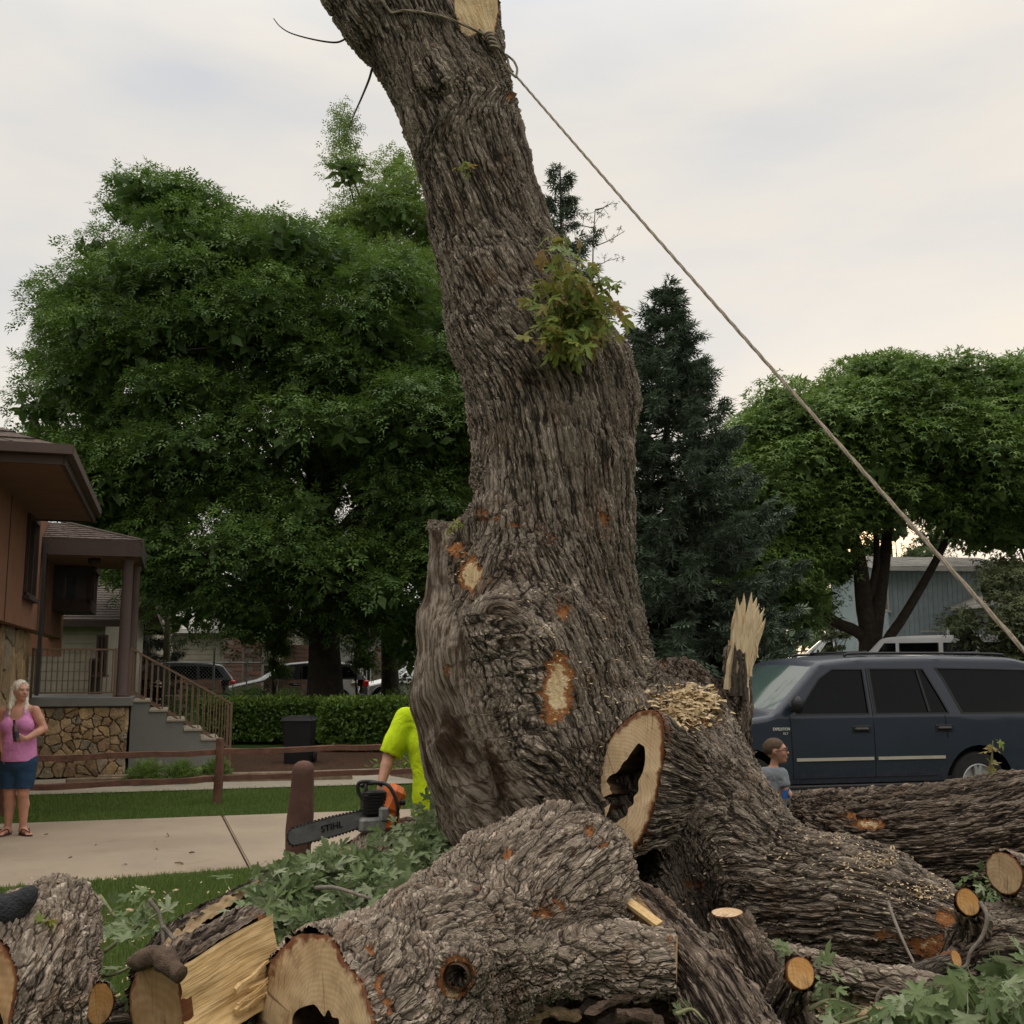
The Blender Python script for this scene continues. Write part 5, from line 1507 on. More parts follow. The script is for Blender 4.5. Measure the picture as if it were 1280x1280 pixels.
gu = MB(); gu.bar(E0 + D1 * 0.06 - D2 * 0.05 - up * 0.04, E1 + D1 * 0.06 - up * 0.04, 0.10, 0.11); gu.bar(E0 - D2 * 0.06 + D1 * 0.1 - up * 0.04, E0L - D2 * 0.06 - up * 0.04, 0.10, 0.11)
gu.build('gutter', M_COLM, hs)
shingle_roof('roof', (E0L, E0, R0, R0 + nL * 0.01), M_SHIN, hs, 16, seed=1)
shingle_roof('roof', (E0, E1, R1, R0), M_SHIN, hs, 16, seed=2)
# downspout
mb = MB(); q0_ = side_pt(53.5, 0, 0.06)
mb.bar(q0_ + up * 1.36, q0_ + up * 3.9, 0.06, 0.06, D2)
mb.build('downspout', simple('downspout_grey', (0.045, 0.045, 0.045), 0.5, 0.2, 5, metallic=0.3), hs)

# porch
PC = np.array([-8.05, 18.45, 0]); Wp = 1.62; Dp = 2.6
def pp(a, b, z): return PC + D1 * a + D2 * b + up * z
RM = np.stack([D1, D2, (0, 0, 1)], 1)
zf = 1.30
mb = MB(); mb.box(pp(Wp / 2, Dp / 2, zf / 2 - .05), (Wp - .06, Dp, zf - .16), RM)
pb = mb.build('porch_base', M_MORT, hs)
stones(pb, pp(0.0, 0, 0.02), D1, up, -D2, Wp - 0.02, zf - 0.16, 66, 11)
stones(pb, pp(Wp - .03, 0, 0.02), D2, up, D1, Dp, zf - 0.16, 40, 12)
mb = MB(); mb.box(pp(Wp / 2 + .02, Dp / 2 - .04, zf - 0.05), (Wp + .14, Dp + .12, 0.15), RM, 0.01); mb.build('porch_slab', CONC3, hs)
# columns
def column(a, b):
    mb = MB(); mb.lathe([(0.115, 0), (0.115, 0.04), (0.098, 0.06), (0.092, 1.2), (0.088, 2.26), (0.105, 2.29), (0.105, 2.33)], pp(a, b, zf + 0.02), up, 20)
    mb.build('column', M_COLM, hs, angle=40)
column(Wp - .10, 0.10); column(Wp - .02, 1.35)
# porch roof
z0 = 3.70
mb = MB(); a0, a1, b0_, b1_ = 0.02, Wp + .10, -0.12, Dp
mb.box(pp((a0 + a1) / 2, b0_, z0 + .13), (a1 - a0, 0.05, 0.27), RM); mb.box(pp(a1, (b0_ + b1_) / 2, z0 + .13), (0.05, b1_ - b0_, 0.27), RM)
mb.build('porch_fascia', M_TRIM, hs)
mb = MB(); mb.box(pp((a0 + a1) / 2, (b0_ + b1_) / 2, z0 + .02), (a1 - a0 - .05, b1_ - b0_ - .05, 0.03), RM); mb.build('porch_ceiling', M_SOFF, hs)
ztop = z0 + .27
rl, rr = pp(a0, 0.85, ztop + .38), pp(a0 + .42, 0.85, ztop + .38)
shingle_roof('porch_roof', (pp(a0, b0_ - .03, ztop), pp(a1 + .03, b0_ - .03, ztop), rr, rl), M_SHIN, hs, 8, 0.25, seed=3)
shingle_roof('porch_roof', (pp(a1 + .03, b0_ - .03, ztop), pp(a1 + .03, b1_, ztop), pp(a0 + .42, b1_, ztop + .38), rr), M_SHIN2, hs, 8, 0.25, seed=4)
mb = MB(); mb.bar(pp(a1 + .02, b0_ - .02, ztop + .02), rr + up * .02, 0.10, 0.02); mb.build('ridge_cap', M_SHIN2, hs)
mb = MB(); mb.lathe([(0.10, 0), (0.11, -0.05), (0.09, -0.10), (0.02, -0.12)], pp(0.95, 0.5, z0), up, 14); mb.build('porch_lamp', M_TRIM, hs, True)
# railing between wall and column
def railing(name, p0, p1, hgt, n, thick=0.02, low=0.08, parent=hs, balu=True, posts=True):
    p0 = np.asarray(p0); p1 = np.asarray(p1)
    mb = MB(); mb.bar(p0 + up * hgt, p1 + up * hgt, 0.045, 0.03); ro = mb.build(name, M_RAIL, parent)
    mb = MB(); mb.bar(p0 + up * low, p1 + up * low, 0.03, 0.025); mb.build('lower_rail', M_RAIL, ro)
    for k in range(n):
        t = (k + .5) / n; q = p0 + (p1 - p0) * t
        mb = MB(); mb.bar(q + up * low, q + up * hgt, thick, thick, D1); mb.build('baluster', M_RAIL, ro)
    for q in ((p0, p1) if posts else ()):
        mb = MB(); mb.bar(q - up * 0.02, q + up * (hgt + .02), 0.04, 0.04, D1); mb.build('rail_post', M_RAIL, ro)
railing('porch_railing', pp(0.10, 0.04, zf + .02), pp(Wp - .22, 0.04, zf + .02), 0.80, 15)
# steps descending to the right
st_n = 5; run = 0.29; rise = 0.165
mb_h = empty('concrete_steps', pp(Wp + .4, 1, 0), 'grey concrete steps with four stepped edges descending from the stone porch', 'steps')
pr_ = [(0, 0)]
for k in range(st_n, 0, -1): pr_ += [(run * k, max(.02, zf - .06 - rise * k) if k < st_n else .02), (run * k, zf - .06 - rise * (k - 1))]
pr_ = [(0, 0), (run * st_n, 0)] + [q for k in range(st_n, 0, -1) for q in ((run * k, zf - .06 - rise * (k - 1)), (run * (k - 1), zf - .06 - rise * (k - 1)))]
mb = MB(); mb.prism(pr_, pp(Wp + .06, 1.4, 0), D1, up, 1.3); mb.build('flight', CONC3, mb_h)
for k in range(st_n):
    mb = MB(); mb.box(pp(Wp + .06 + run * (k + .5) + .012, .75, zf - .06 - rise * k + .012), (run + .02, 1.36, .045), RM, .008); mb.build('pale_tread', CONC2, mb_h)  # slabs added in paler concrete, brightening the step tops by colour
hr = empty('stair_railing', pp(Wp + .1, 0.12, zf), 'brown iron stair railing with slanting bars beside the concrete steps', 'railing')
def stair_rail(b_):
    q0 = pp(Wp + .02, b_, zf + .04); q1 = pp(Wp + 1.72, b_, 0.42)
    mb = MB(); mb.bar(q0 + up * .80, q1 + up * .78, 0.05, 0.035); ro = mb.build('handrail', M_RAIL, hr)
    mb = MB(); mb.bar(q0 + up * .07, q1 + up * .02, 0.035, 0.03); mb.build('lower_rail', M_RAIL, hr)
    for k in range(17):
        t = (k + .5) / 17; q = q0 + (q1 - q0) * t
        mb = MB(); mb.bar(q + up * .06, q + up * .79, 0.018, 0.018, D1); mb.build('baluster', M_RAIL, hr)
    mb = MB(); mb.bar(q1 - up * .32, q1 + up * .80, 0.04, 0.04, D1); mb.build('rail_post', M_RAIL, hr); mb = MB(); mb.bar(q0 - up * .02, q0 + up * .82, 0.04, 0.04, D1); mb.build('rail_post', M_RAIL, hr)
    mb = MB(); qm = q0 + (q1 - q0) * .5; mb.bar(qm - up * .45, qm + up * .79, 0.03, 0.03, D1); mb.build('rail_post', M_RAIL, hr)
stair_rail(0.14); stair_rail(1.30)
# timber edging of the bed
for k, (a, b) in enumerate((((-6.9, 17.5), (-2.6, 18.4)), ((-6.6, 18.0), (-3.0, 18.8)), ((-2.0, 19.0), (-1.2, 17.9)))):
    mb = MB(); mb.bar((a[0], a[1], .06), (b[0], b[1], .06), 0.12, 0.12, bev=0.015)
    tag(mb.build('landscape_timber', simple('timber_%d' % k, (0.20, 0.15, 0.10), 0.9, 0.4, 8, 0.01)), ['weathered landscape timber edging the bed closest to the path', 'second landscape timber just behind the front edging timber', 'short slanting landscape timber by the rubbish bin'][k], 'timber')

# ---------------------------------------------------------------- helper for simple background houses
def window(parent, c, rot, w_, h_, mat=M_WHITE, glass=M_DGLASS, mull=1, fr=0.07):
    c = np.asarray(c, float); U, N_, Z_ = rot[:, 0], rot[:, 1], rot[:, 2]
    mb = MB()
    mb.box(c - U * (w_ / 2 - fr / 2) , (fr, .10, h_), rot); mb.box(c + U * (w_ / 2 - fr / 2), (fr, .10, h_), rot)
    mb.box(c + Z_ * (h_ / 2 - fr / 2), (w_ - 2 * fr, .098, fr), rot); mb.box(c - Z_ * (h_ / 2 - fr / 2), (w_ - 2 * fr, .098, fr), rot)
    for k in range(mull): mb.box(c + U * (-w_ / 2 + w_ * (k + 1) / (mull + 1)), (fr * .6, .09, h_ - 2 * fr), rot)
    o_ = mb.build('window', mat, parent)
    mb = MB(); mb.box(c + N_ * 0.0, (w_ - .02, .02, h_ - .02), rot); mb.build('pane', glass, o_)
    mb = MB(); mb.box(c - Z_ * (h_ / 2 + .03) - N_ * .03, (w_ + .12, .14, .06), rot); mb.build('sill', mat, o_)
    return o_
def rot_z(a):
    c, s = math.cos(a), math.sin(a); return np.array([[c, -s, 0], [s, c, 0], [0, 0, 1.0]])
def siding(parent, o, U, N_, w_, z0, z1, step, mat, vertical=False):
    """lapped boards as real steps"""
    mb = MB(); Z = np.array([0, 0, 1.0])
    if vertical:
        n = int(w_ / step)
        for k in range(n):
            mb.box(o + U * (k + .5) * w_ / n + Z * (z0 + z1) / 2 + N_ * .012, (w_ / n * .93, .03, z1 - z0), np.stack([U, N_, Z], 1))
    else:
        n = int((z1 - z0) / step)
        for k in range(n):
            z = z0 + (k + .5) * (z1 - z0) / n
            mb.box(o + U * w_ / 2 + Z * z + N_ * .012, (w_, .03, (z1 - z0) / n * .92), np.stack([U, N_, Z], 1))
    o_ = mb.build('siding', mat, parent); o_['kind'] = 'stuff'; return o_
def gable(parent, c, rot, w_, d_, z0, z1, pitch, wallm, roofm, over=0.5, trim=M_WHITE, axis='x', rows=14, board=0.25, vertical=False):
    """house body with a gabled roof; ridge along local x (axis='x')"""
    c = np.asarray(c, float); U, N_ = rot[:, 0], rot[:, 1]; Z = np.array([0, 0, 1.0])
    if axis == 'y': U, N_ = N_, -U; w_, d_ = d_, w_
    R_ = np.stack([U, N_, Z], 1)
    hr_ = z1 + d_ / 2 * pitch
    mb = MB(); A = [c + U * sx * w_ / 2 + N_ * sy * d_ / 2 for sx, sy in ((-1, -1), (1, -1), (1, 1), (-1, 1))]
    pts = [a + Z * z0 for a in A] + [a + Z * z1 for a in A] + [c - U * w_ / 2 + Z * hr_, c + U * w_ / 2 + Z * hr_]
    mb.add(pts, [(0, 1, 5, 4), (1, 2, 6, 5), (2, 3, 7, 6), (3, 0, 4, 7), (4, 8, 7), (5, 6, 9), (3, 2, 1, 0)])
    wo_ = mb.build('wall', wallm, parent)
    siding(wo_, A[0], U, -N_, w_, z0, z1 - .02, board, wallm, vertical)
    for sy in (-1, 1):
        e_ = c + N_ * sy * (d_ / 2 + over) + Z * (z1 - over * pitch + .06)
        r_ = c + Z * (hr_ + .06)
        q = [e_ - U * (w_ / 2 + over) * sy * -1 * -1 * (1 if sy < 0 else -1) * (1 if sy < 0 else 1), 0, 0, 0]
        a = e_ - U * (w_ / 2 + over) * (1 if sy < 0 else -1); b = e_ + U * (w_ / 2 + over) * (1 if sy < 0 else -1)
        cc = r_ + U * (w_ / 2 + over) * (1 if sy < 0 else -1); dd = r_ - U * (w_ / 2 + over) * (1 if sy < 0 else -1)
        ro = shingle_roof('roof', (a, b, cc, dd), roofm, parent, rows, 0.5, seed=int(abs(c[0]) * 10))
        mb = MB(); mb.bar(a - Z * .10, b - Z * .10, .04, .17); mb.bar(a - Z * .10, dd - Z * .10, .04, .17); mb.bar(b - Z * .10, cc - Z * .10, .04, .17); mb.build('fascia', trim, parent)
    return wo_
# beige house seen through the porch
bh = empty('beige_house', P(110, 850, 32), 'beige house with brown roofs seen behind the porch railing', 'house')
r_ = rot_z(0.15)
c = P(112, 800, 34); gable(bh, (c[0] - 1.6, 34, 0), r_, 5.2, 6, 0.2, 3.3, 0.33, M_BEIGE, M_SHIN2, 0.6, M_TRIM, 'x')
window(bh, P(129, 800, 31.0) * np.array([1, 0, 0]) + np.array([0, 30.95, 2.2]), r_, 0.3, 1.1, M_TRIM)
window(bh, P(122, 820, 31.0) * np.array([1, 0, 0]) + np.array([0, 30.93, 1.6]), r_, 0.35, 1.0, M_TRIM)
c = P(112, 760, 42); gable(bh, (c[0] + .5, 42, 0), rot_z(0.15), 4.5, 5, 0.2, 4.6, 0.4, M_BEIGE, M_SHIN, 0.5, M_WHITE, 'x')
window(bh, P(134, 750, 39.3) * np.array([1, 0, 0]) + np.array([0, 39.3, 4.1]), rot_z(.15), 0.8, 0.9)
c = P(88, 730, 46); gable(bh, (c[0], 46, 0), rot_z(0.5), 4, 5, 0.2, 4.9, 0.5, M_BEIGE, M_SHING, 0.5, M_WHITE, 'y')
# brick and siding apartment building behind the street
ap = empty('brick_apartments', P(290, 860, 52), 'low brick apartment building with beige siding and brown brick piers beyond the street', 'building')
c = P(253, 800, 56)
gable(ap, (c[0] - 2, 56, 0), rot_z(0.02), 13, 8, 2.0, 3.75, 0.28, M_BEIGE, M_SHING, 0.5, M_WHITE, 'x', board=0.22)
def brick_wall(parent, x0, x1, y, z0, z1, name='brick_wall'):
    mb = MB(); mb.box(((x0 + x1) / 2, y + .25, (z0 + z1) / 2), (x1 - x0, .5, z1 - z0)); o_ = mb.build(name, simple('mortar', (0.16, 0.13, 0.11), 0.9, 0.2, 9), parent)
    n = int((z1 - z0) / .2); pick = np.random.default_rng(int(abs(x0) * 7)).integers(0, 3, (n, 400))
    for mi in range(3):
        mb = MB()
        for k in range(n):
            m = max(1, int((x1 - x0) / .42))
            for i_ in range(m):
                if pick[k, i_] != mi: continue
                xa = x0 + (i_ + (0.5 if k % 2 else 0)) * (x1 - x0) / m
                xb = min(xa + (x1 - x0) / m - .03, x1)
                if xb - xa < .05: continue
                z = z0 + (k + .5) * (z1 - z0) / n
                mb.box(((xa + xb) / 2, y - .008, z), (xb - xa, .03, (z1 - z0) / n - .03))
        if mb.n:
            ob = mb.build('bricks', M_BRICK[mi], o_); ob['kind'] = 'stuff'
    return o_
X = lambda px, Y: (px - 640) / FPX * Y
brick_wall(ap, X(170, 52), X(284, 52), 52.2, 0.3, 1.95)
brick_wall(ap, X(283, 50), X(306, 50), 50, 0.3, 3.95)
brick_wall(ap, X(308, 50.4), X(330, 50.4), 50.4, 0.3, 3.2)
brick_wall(ap, X(330, 54), X(420, 54), 54, 0.3, 3.0)
c = P(310, 790, 53); 
mb = MB(); mb.box((c[0] + .6, 52.5, 4.2), (3.2, 4, .35)); mb.build('roof_cap', M_SHING, ap)
# grey commercial front with white framed windows behind the ash trunk
sh = empty('shop_building', P(480, 850, 58), 'pale building front with white framed windows behind the ash trunks', 'building')
mb = MB(); mb.box((X(490, 60), 62, 2.2), (9.5, 4, 3.9)); mb.build('wall', simple('pale_wall', (0.30, 0.29, 0.27), .9, .2, 2), sh)
brick_wall(sh, X(470, 59.5), X(486, 59.5), 59.4, 0.3, 3.0)
for k, px_ in enumerate((448, 460, 498, 510)):
    window(sh, (X(px_, 59.8), 59.93, 2.0), rot_z(0), 0.5 if k < 2 else .6, 1.7, M_WHITE)
mb = MB(); mb.box((X(490, 60), 59.6, 4.2), (10, .8, .3)); mb.build('canopy', M_TRIM, sh)

# blue-grey split-level house at the right
bl = empty('blue_grey_house', P(1180, 800, 46), 'blue grey house with pale grey shingle roofs standing behind the white van', 'house')
rb = rot_z(0.10)
YB = 47; cx = X(1165, YB)
gable(bl, (cx + .35, YB + 3.0, 0), rb, 5.3, 6, 1.0, 6.15, 0.22, M_BLUE, M_SHING, 0.45, M_WHITE, 'x', board=0.22, vertical=True)
gable(bl, (X(1255, YB), YB + 1.0, 0), rb, 3.8, 6.5, 1.0, 4.6, 0.42, M_BLUE, M_SHING, 0.5, M_WHITE, 'y', board=0.22, vertical=True)
window(bl, (X(1104, 46.5), YB + .02 - .35, 4.9), rb, 0.55, 1.3)
window(bl, (X(1166, 46.5), YB - .02, 4.1), rb, 0.85, 1.35, mull=2)
window(bl, (X(1202, 43), 43.9, 3.2), rb, 0.6, 1.0)
mb = MB(); mb.box((X(1130, 46), YB - .35, 2.35), (4.4, .25, .12), rb); mb.build('band_board', M_WHITE, bl)
for k, px_ in enumerate((1175,)):
    mb = MB(); mb.lathe([(0.09, 0), (0.09, .45)], (X(px_, YB + 2), YB + 2, 6.5), up, 10); mb.build('vent_pipe', M_WHITE, bl)
# ------------------------------------------------------------------ fences, posts, bin, pole
M_FENCE = simple('red_brown_fence_wood', (0.125, 0.058, 0.038), 0.85, 0.35, 6, 0.01)
M_FENCE2 = simple('red_brown_post_wood', (0.105, 0.050, 0.035), 0.8, 0.3, 5, 0.004)
rf = empty('rail_fence', (-3.8, 14.5, 0), 'low red brown wooden rail fence with two wavy rails along the lawn', 'fence')
def fpt(px, z):
    t = (px - 50) / 450.0; Y = 14.0 + 2.3 * t
    return np.array([X(px, Y), Y, z])
rr_ = np.random.default_rng(2)
for z in (0.68, 0.33):
    for a, b in ((-240, 20), (20, 280), (284, 548), (548, 800)):
        n = 16; pts = np.array([fpt(a + (b - a) * k / (n - 1), z + rr_.uniform(-.004, .004) + 0.006 * math.sin(k * .8 + a)) for k in range(n)])
        mb = MB(); T, N, B = frames(pts)
        sec = np.array([(-.025, -.038), (.025, -.036), (.028, .034), (-.022, .040)])
        vv = np.array([pts[i] + N[i] * (s_[1] * (1 + rr_.uniform(-.1, .1))) + B[i] * s_[0] for i in range(n) for s_ in sec])
        ff = [(4 * i + j, 4 * i + (j + 1) % 4, 4 * i + 4 + (j + 1) % 4, 4 * i + 4 + j) for i in range(n - 1) for j in range(4)] + [(3, 2, 1, 0), (4 * n - 4, 4 * n - 3, 4 * n - 2, 4 * n - 1)]
        mb.add(vv, ff); mb.build('rail', M_FENCE, rf)
def post_mesh(c, w_, d_, h_, seed, mat, parent, label=None, n=22, wav=0.006, notch=None):
    """hewn post with a rounded top"""
    vs_, m = [], 16; r = np.random.default_rng(seed)
    for k in range(n + 1):
        t = k / n; z = h_ * t if k < n - 9 else h_ * (n - 10) / n + (h_ - h_ * (n - 10) / n) * math.sin((k - n + 10) / 10 * math.pi / 2)
        rd = 1.0
        if z > h_ - w_ * .45: u = (z - (h_ - w_ * .45)) / (w_ * .45); rd = math.sqrt(max(0.0, 1 - (u ** 2.6))) * .97 + .03
        sx = 1 + wav / w_ * math.sin(z * 7 + seed) * 2
        if notch is not None: sx *= 1 - 0.10 * math.exp(-((z - notch) / .05) ** 2)
        for j in range(m):
            a = 2 * math.pi * j / m; ca, sa = math.cos(a), math.sin(a)
            q = 0.32
            x = math.copysign(abs(ca) ** q, ca); y = math.copysign(abs(sa) ** q, sa)
            vs_.append((c[0] + x * w_ / 2 * rd * sx + .012 * math.sin(z * 4 + seed), c[1] + y * d_ / 2 * (rd if rd < 1 else 1), c[2] + z))
    ff = [(k * m + j, k * m + (j + 1) % m, (k + 1) * m + (j + 1) % m, (k + 1) * m + j) for k in range(n) for j in range(m)] + [tuple(range(m))[::-1], tuple(n * m + j for j in range(m))]
    mb = MB(); mb.add(vs_, ff)
    return mb.build('post', mat, parent, label=label, angle=35)
for px_ in (20, 282, 548, 800, -240):
    q = fpt(px_, 0); post_mesh(q + np.array([0, -.03, -0.05]), 0.10, 0.10, 0.93, abs(int(px_)), M_FENCE, rf)
pe = P(372, 1150, 7.85); 
po = empty('fence_post', (pe[0], 7.85, 0), 'thick red brown hewn post with rounded top beside the chainsaw bar', 'post')
post_mesh(np.array([pe[0], 7.85, -0.05]), 0.160, 0.14, 1.20, 3, M_FENCE2, po, notch=0.62, wav=0.010)
# rubbish bin
bn = empty('rubbish_bin', (X(379, 21.6), 21.6, 0), 'black plastic wheeled rubbish bin in front of the hedge', 'bin')
c = np.array([X(379, 21.6), 21.6, 0.02]); mb = MB()
def taper(mb, c, w0, d0, w1, d1, h_, bev=.04):
    def ring(w_, d_, z):
        o = []
        for sx, sy in ((-1, -1), (1, -1), (1, 1), (-1, 1)):
            for k in range(4):
                a = math.atan2(sy, sx) + (k - 1.5) * math.pi / 8
                o.append((c[0] + sx * (w_ / 2 - bev) + bev * math.cos(a), c[1] + sy * (d_ / 2 - bev) + bev * math.sin(a), c[2] + z))
        return o
    vs_ = ring(w0, d0, 0) + ring(w1, d1, h_); n = 16
    mb.add(vs_, [(i, (i + 1) % n, n + (i + 1) % n, n + i) for i in range(n)] + [tuple(range(n))[::-1], tuple(range(n, 2 * n))])
taper(mb, c, .46, .50, .57, .60, .80); mb.build('body', BLACKP, bn)
mb = MB(); taper(mb, c + np.array([0, 0, .80]), .61, .66, .58, .62, .055, .05); taper(mb, c + np.array([0, 0, .855]), .56, .60, .44, .46, .03, .05); mb.build('lid', BLACKP, bn)
mb = MB(); mb.bar(c + np.array([-.25, .34, .76]), c + np.array([.25, .34, .76]), .03, .03); mb.build('handle', BLACKP, bn)
for s_ in (-1, 1):
    mb = MB(); mb.lathe([(0.10, -.025), (0.10, .025)], c + np.array([s_ * .27, .22, .09]), (1, 0, 0), 16); mb.build('wheel', RUBBER, bn)
# utility pole
up_ = empty('utility_pole', (X(212, 36), 36, .3), 'bare wooden utility pole standing behind the stair railing', 'pole')
mb = MB(); mb.tube([(X(212, 36), 36, .2), (X(212, 36), 36, 5.4)], [.12, .10], 14); mb.build('shaft', simple('pole_wood', (0.17, 0.14, 0.11), .9, .3, 5, .01), up_, True)
mb = MB(); mb.box((X(213, 36), 35.85, 4.9), (.16, .14, .25), None, .02); mb.build('bracket', M_WHITE, up_)
# chain link fence along the street
cf = empty('chainlink_fence', (X(280, 34), 34, .3), 'galvanised chain link fence with pipe posts behind the hedge', 'fence')
GALV = simple('galvanised', (0.33, 0.34, 0.34), .5, .2, 8, metallic=.5)
zf0 = 0.33
mb = MB(); mb.tube([(X(208, 34), 34, 2.0), (X(350, 34), 34, 2.0)], .022, 8); mb.build('top_rail', GALV, cf)
mb = MB(); mb.tube([(X(208, 34), 34, 1.0), (X(350, 34), 34, 1.0)], .012, 6); mb.build('wire', GALV, cf)
for px_ in (210, 271, 312, 350):
    mb = MB(); mb.tube([(X(px_, 34), 34, zf0), (X(px_, 34), 34, 2.08 + (.3 if px_ == 271 else 0))], .035 if px_ == 271 else .022, 8); mb.build('post', GALV, cf)
xa, xb = X(210, 34), X(350, 34); mb = MB()
for k in range(-12, 44):
    for s_ in (1, -1):
        x0 = xa + k * .11; L_ = 1.62
        p0 = [x0 if s_ > 0 else x0 + L_, 34, zf0 + .05]; p1 = [x0 + L_ if s_ > 0 else x0, 34, zf0 + .05 + L_]
        ts = [0, 1]
        for t in np.linspace(0, 1, 2): pass
        def clipx(a, b):
            a = np.array(a, float); b = np.array(b, float)
            if (a[0] < xa and b[0] < xa) or (a[0] > xb and b[0] > xb): return None
            for e_, lim_ in ((0, xa), (1, xb)):
                if (a[0] - lim_) * (b[0] - lim_) < 0:
                    t = (lim_ - a[0]) / (b[0] - a[0]); m_ = a + (b - a) * t
                    if (lim_ == xa) == (a[0] < b[0]): a = m_
                    else: b = m_
            return a, b
        cq = clipx(p0, p1)
        if cq is not None and np.linalg.norm(cq[1] - cq[0]) > .05: mb.bar(cq[0], cq[1], .003, .003)
ob = mb.build('mesh', GALV, cf); ob['kind'] = 'stuff'
# black picket fence far right
bf = empty('picket_fence', (X(1000, 60), 60, 1.8), 'thin black metal picket fence far beyond the parked cars', 'fence')
zg = float(gz(X(1000, 60), 60)); mb = MB()
mb.bar((X(960, 60), 60, zg + 1.25), (X(1130, 60), 60, zg + 1.25), .04, .04); mb.bar((X(960, 60), 60, zg + .2), (X(1130, 60), 60, zg + .2), .04, .04); mb.build('rail', BLACKP, bf)
mb = MB()
for px_ in np.arange(960, 1131, 3.4): mb.bar((X(px_, 60), 60, zg), (X(px_, 60), 60, zg + 1.35), .02, .02, (1, 0, 0))
ob = mb.build('pickets', BLACKP, bf); ob['kind'] = 'stuff'

# ------------------------------------------------------------------ rope
ROPE = simple('rope_fibre', (0.30, 0.245, 0.185), .9, .3, 60, .004)
rp = empty('pulling_rope', P(640, 88, 6.9), 'long tan rope tied round the trunk top and stretched down to the right edge', 'rope')
def on_trunk(px, py, lift=.03):
    q = surf(TRUNK, px, py)
    return q + sgrad(TRUNK, q) * lift if q is not None else P(px, py, 6.85)
lp1 = np.array([on_trunk(a, b) for a, b in ((491, 19), (505, 17), (520, 17), (540, 20), (560, 26), (580, 34), (600, 44), (612, 54), (620, 62), (628, 74))] + [P(636, 82, 6.75), P(641, 90, 6.72)])
def rope(name, pts, r_, n, parent, tw=1.0):
    q = spline(pts, n); T, N, B = frames(q); mb = MB()
    L_ = np.r_[0, np.cumsum(np.linalg.norm(np.diff(q, axis=0), axis=1))]
    for s_ in range(3):
        a = L_ / (r_ * 7) * tw + s_ * 2.094
        mb.tube(q + (np.cos(a)[:, None] * N + np.sin(a)[:, None] * B) * r_ * .5, r_ * .58, 6)
    return mb.build(name, ROPE, parent, True)
rope('loop', lp1, .0085, 160, rp)
lp2 = np.array([on_trunk(a, b) for a, b in ((491, 19), (484, 10), (474, -4))] + [on_trunk(462, -22)])
rope('loop', lp2, .0085, 50, rp)
lp3 = np.array([on_trunk(a, b) for a, b in ((596, 38), (604, 50), (612, 60), (620, 72))] + [P(632, 84, 6.72), P(640, 92, 6.7), P(645, 96, 6.72), P(646, 84, 6.74), P(640, 74, 6.78), P(632, 68, 6.8)])
rope('hitch', lp3, .008, 120, rp)
kn_ = on_trunk(609, 56, .05)
mb = MB()
for k in range(5):
    a = np.linspace(0, 2 * np.pi, 18); c_ = kn_ + np.array([.01 * k - .02, -.01, .035 - .022 * k])
    mb.tube(np.stack([c_[0] + .026 * np.cos(a), c_[1] + .02 * np.sin(a), c_[2] + .008 * np.cos(a + k)], 1), .009, 6)
mb.build('knot', ROPE, rp, True)
e_ = P(646, 96, 6.72); f_ = P(1280, 800, 3.5); g_ = f_ + (f_ - e_) * .5
ln = np.array([e_ + (g_ - e_) * t + np.array([0, 0, -.04 * math.sin(math.pi * t)]) for t in np.linspace(0, 1, 24)])
rope('line', ln, .0078, 800, rp)
# thin dangling twigs high on the trunk
tw = empty('dangling_twig', P(430, 50, 6.86), 'thin bare twig curling out from the left fork high on the trunk', 'twig')
mb = MB(); q = spline(np.array([P(433, 48, 6.86), P(420, 53, 6.85), P(395, 50, 6.8), P(365, 42, 6.75), P(350, 33, 6.75), P(342, 23, 6.75)]), 30); mb.tube(q, np.linspace(.007, .003, 30), 7); mb.build('stem', BARK_FAR, tw, True)
tw = empty('dangling_twig', P(465, 88, 6.86), 'thin twig hanging down left of the trunk ending in drooping leaves', 'twig')
mb = MB(); q = spline(np.array([P(465, 86, 6.86), P(461, 100, 6.85), P(452, 122, 6.83), P(444, 140, 6.8), P(436, 160, 6.8)]), 20); mb.tube(q, np.linspace(.009, .004, 20), 7); mb.build('stem', BARK_FAR, tw, True)
TWIG = tw
mb = MB(); q = spline(np.array([P(1110, 1128, 5.7), P(1122, 1160, 5.6), P(1138, 1195, 5.5), P(1151, 1218, 5.4)]), 20); mb.tube(q, np.linspace(.009, .006, 20), 7)
tag(mb.build('stick', simple('grey_twig', (0.20, 0.17, 0.14), .8, .3, 20), smooth_=True), 'thin grey stick leaning against the end of the big limb', 'stick')
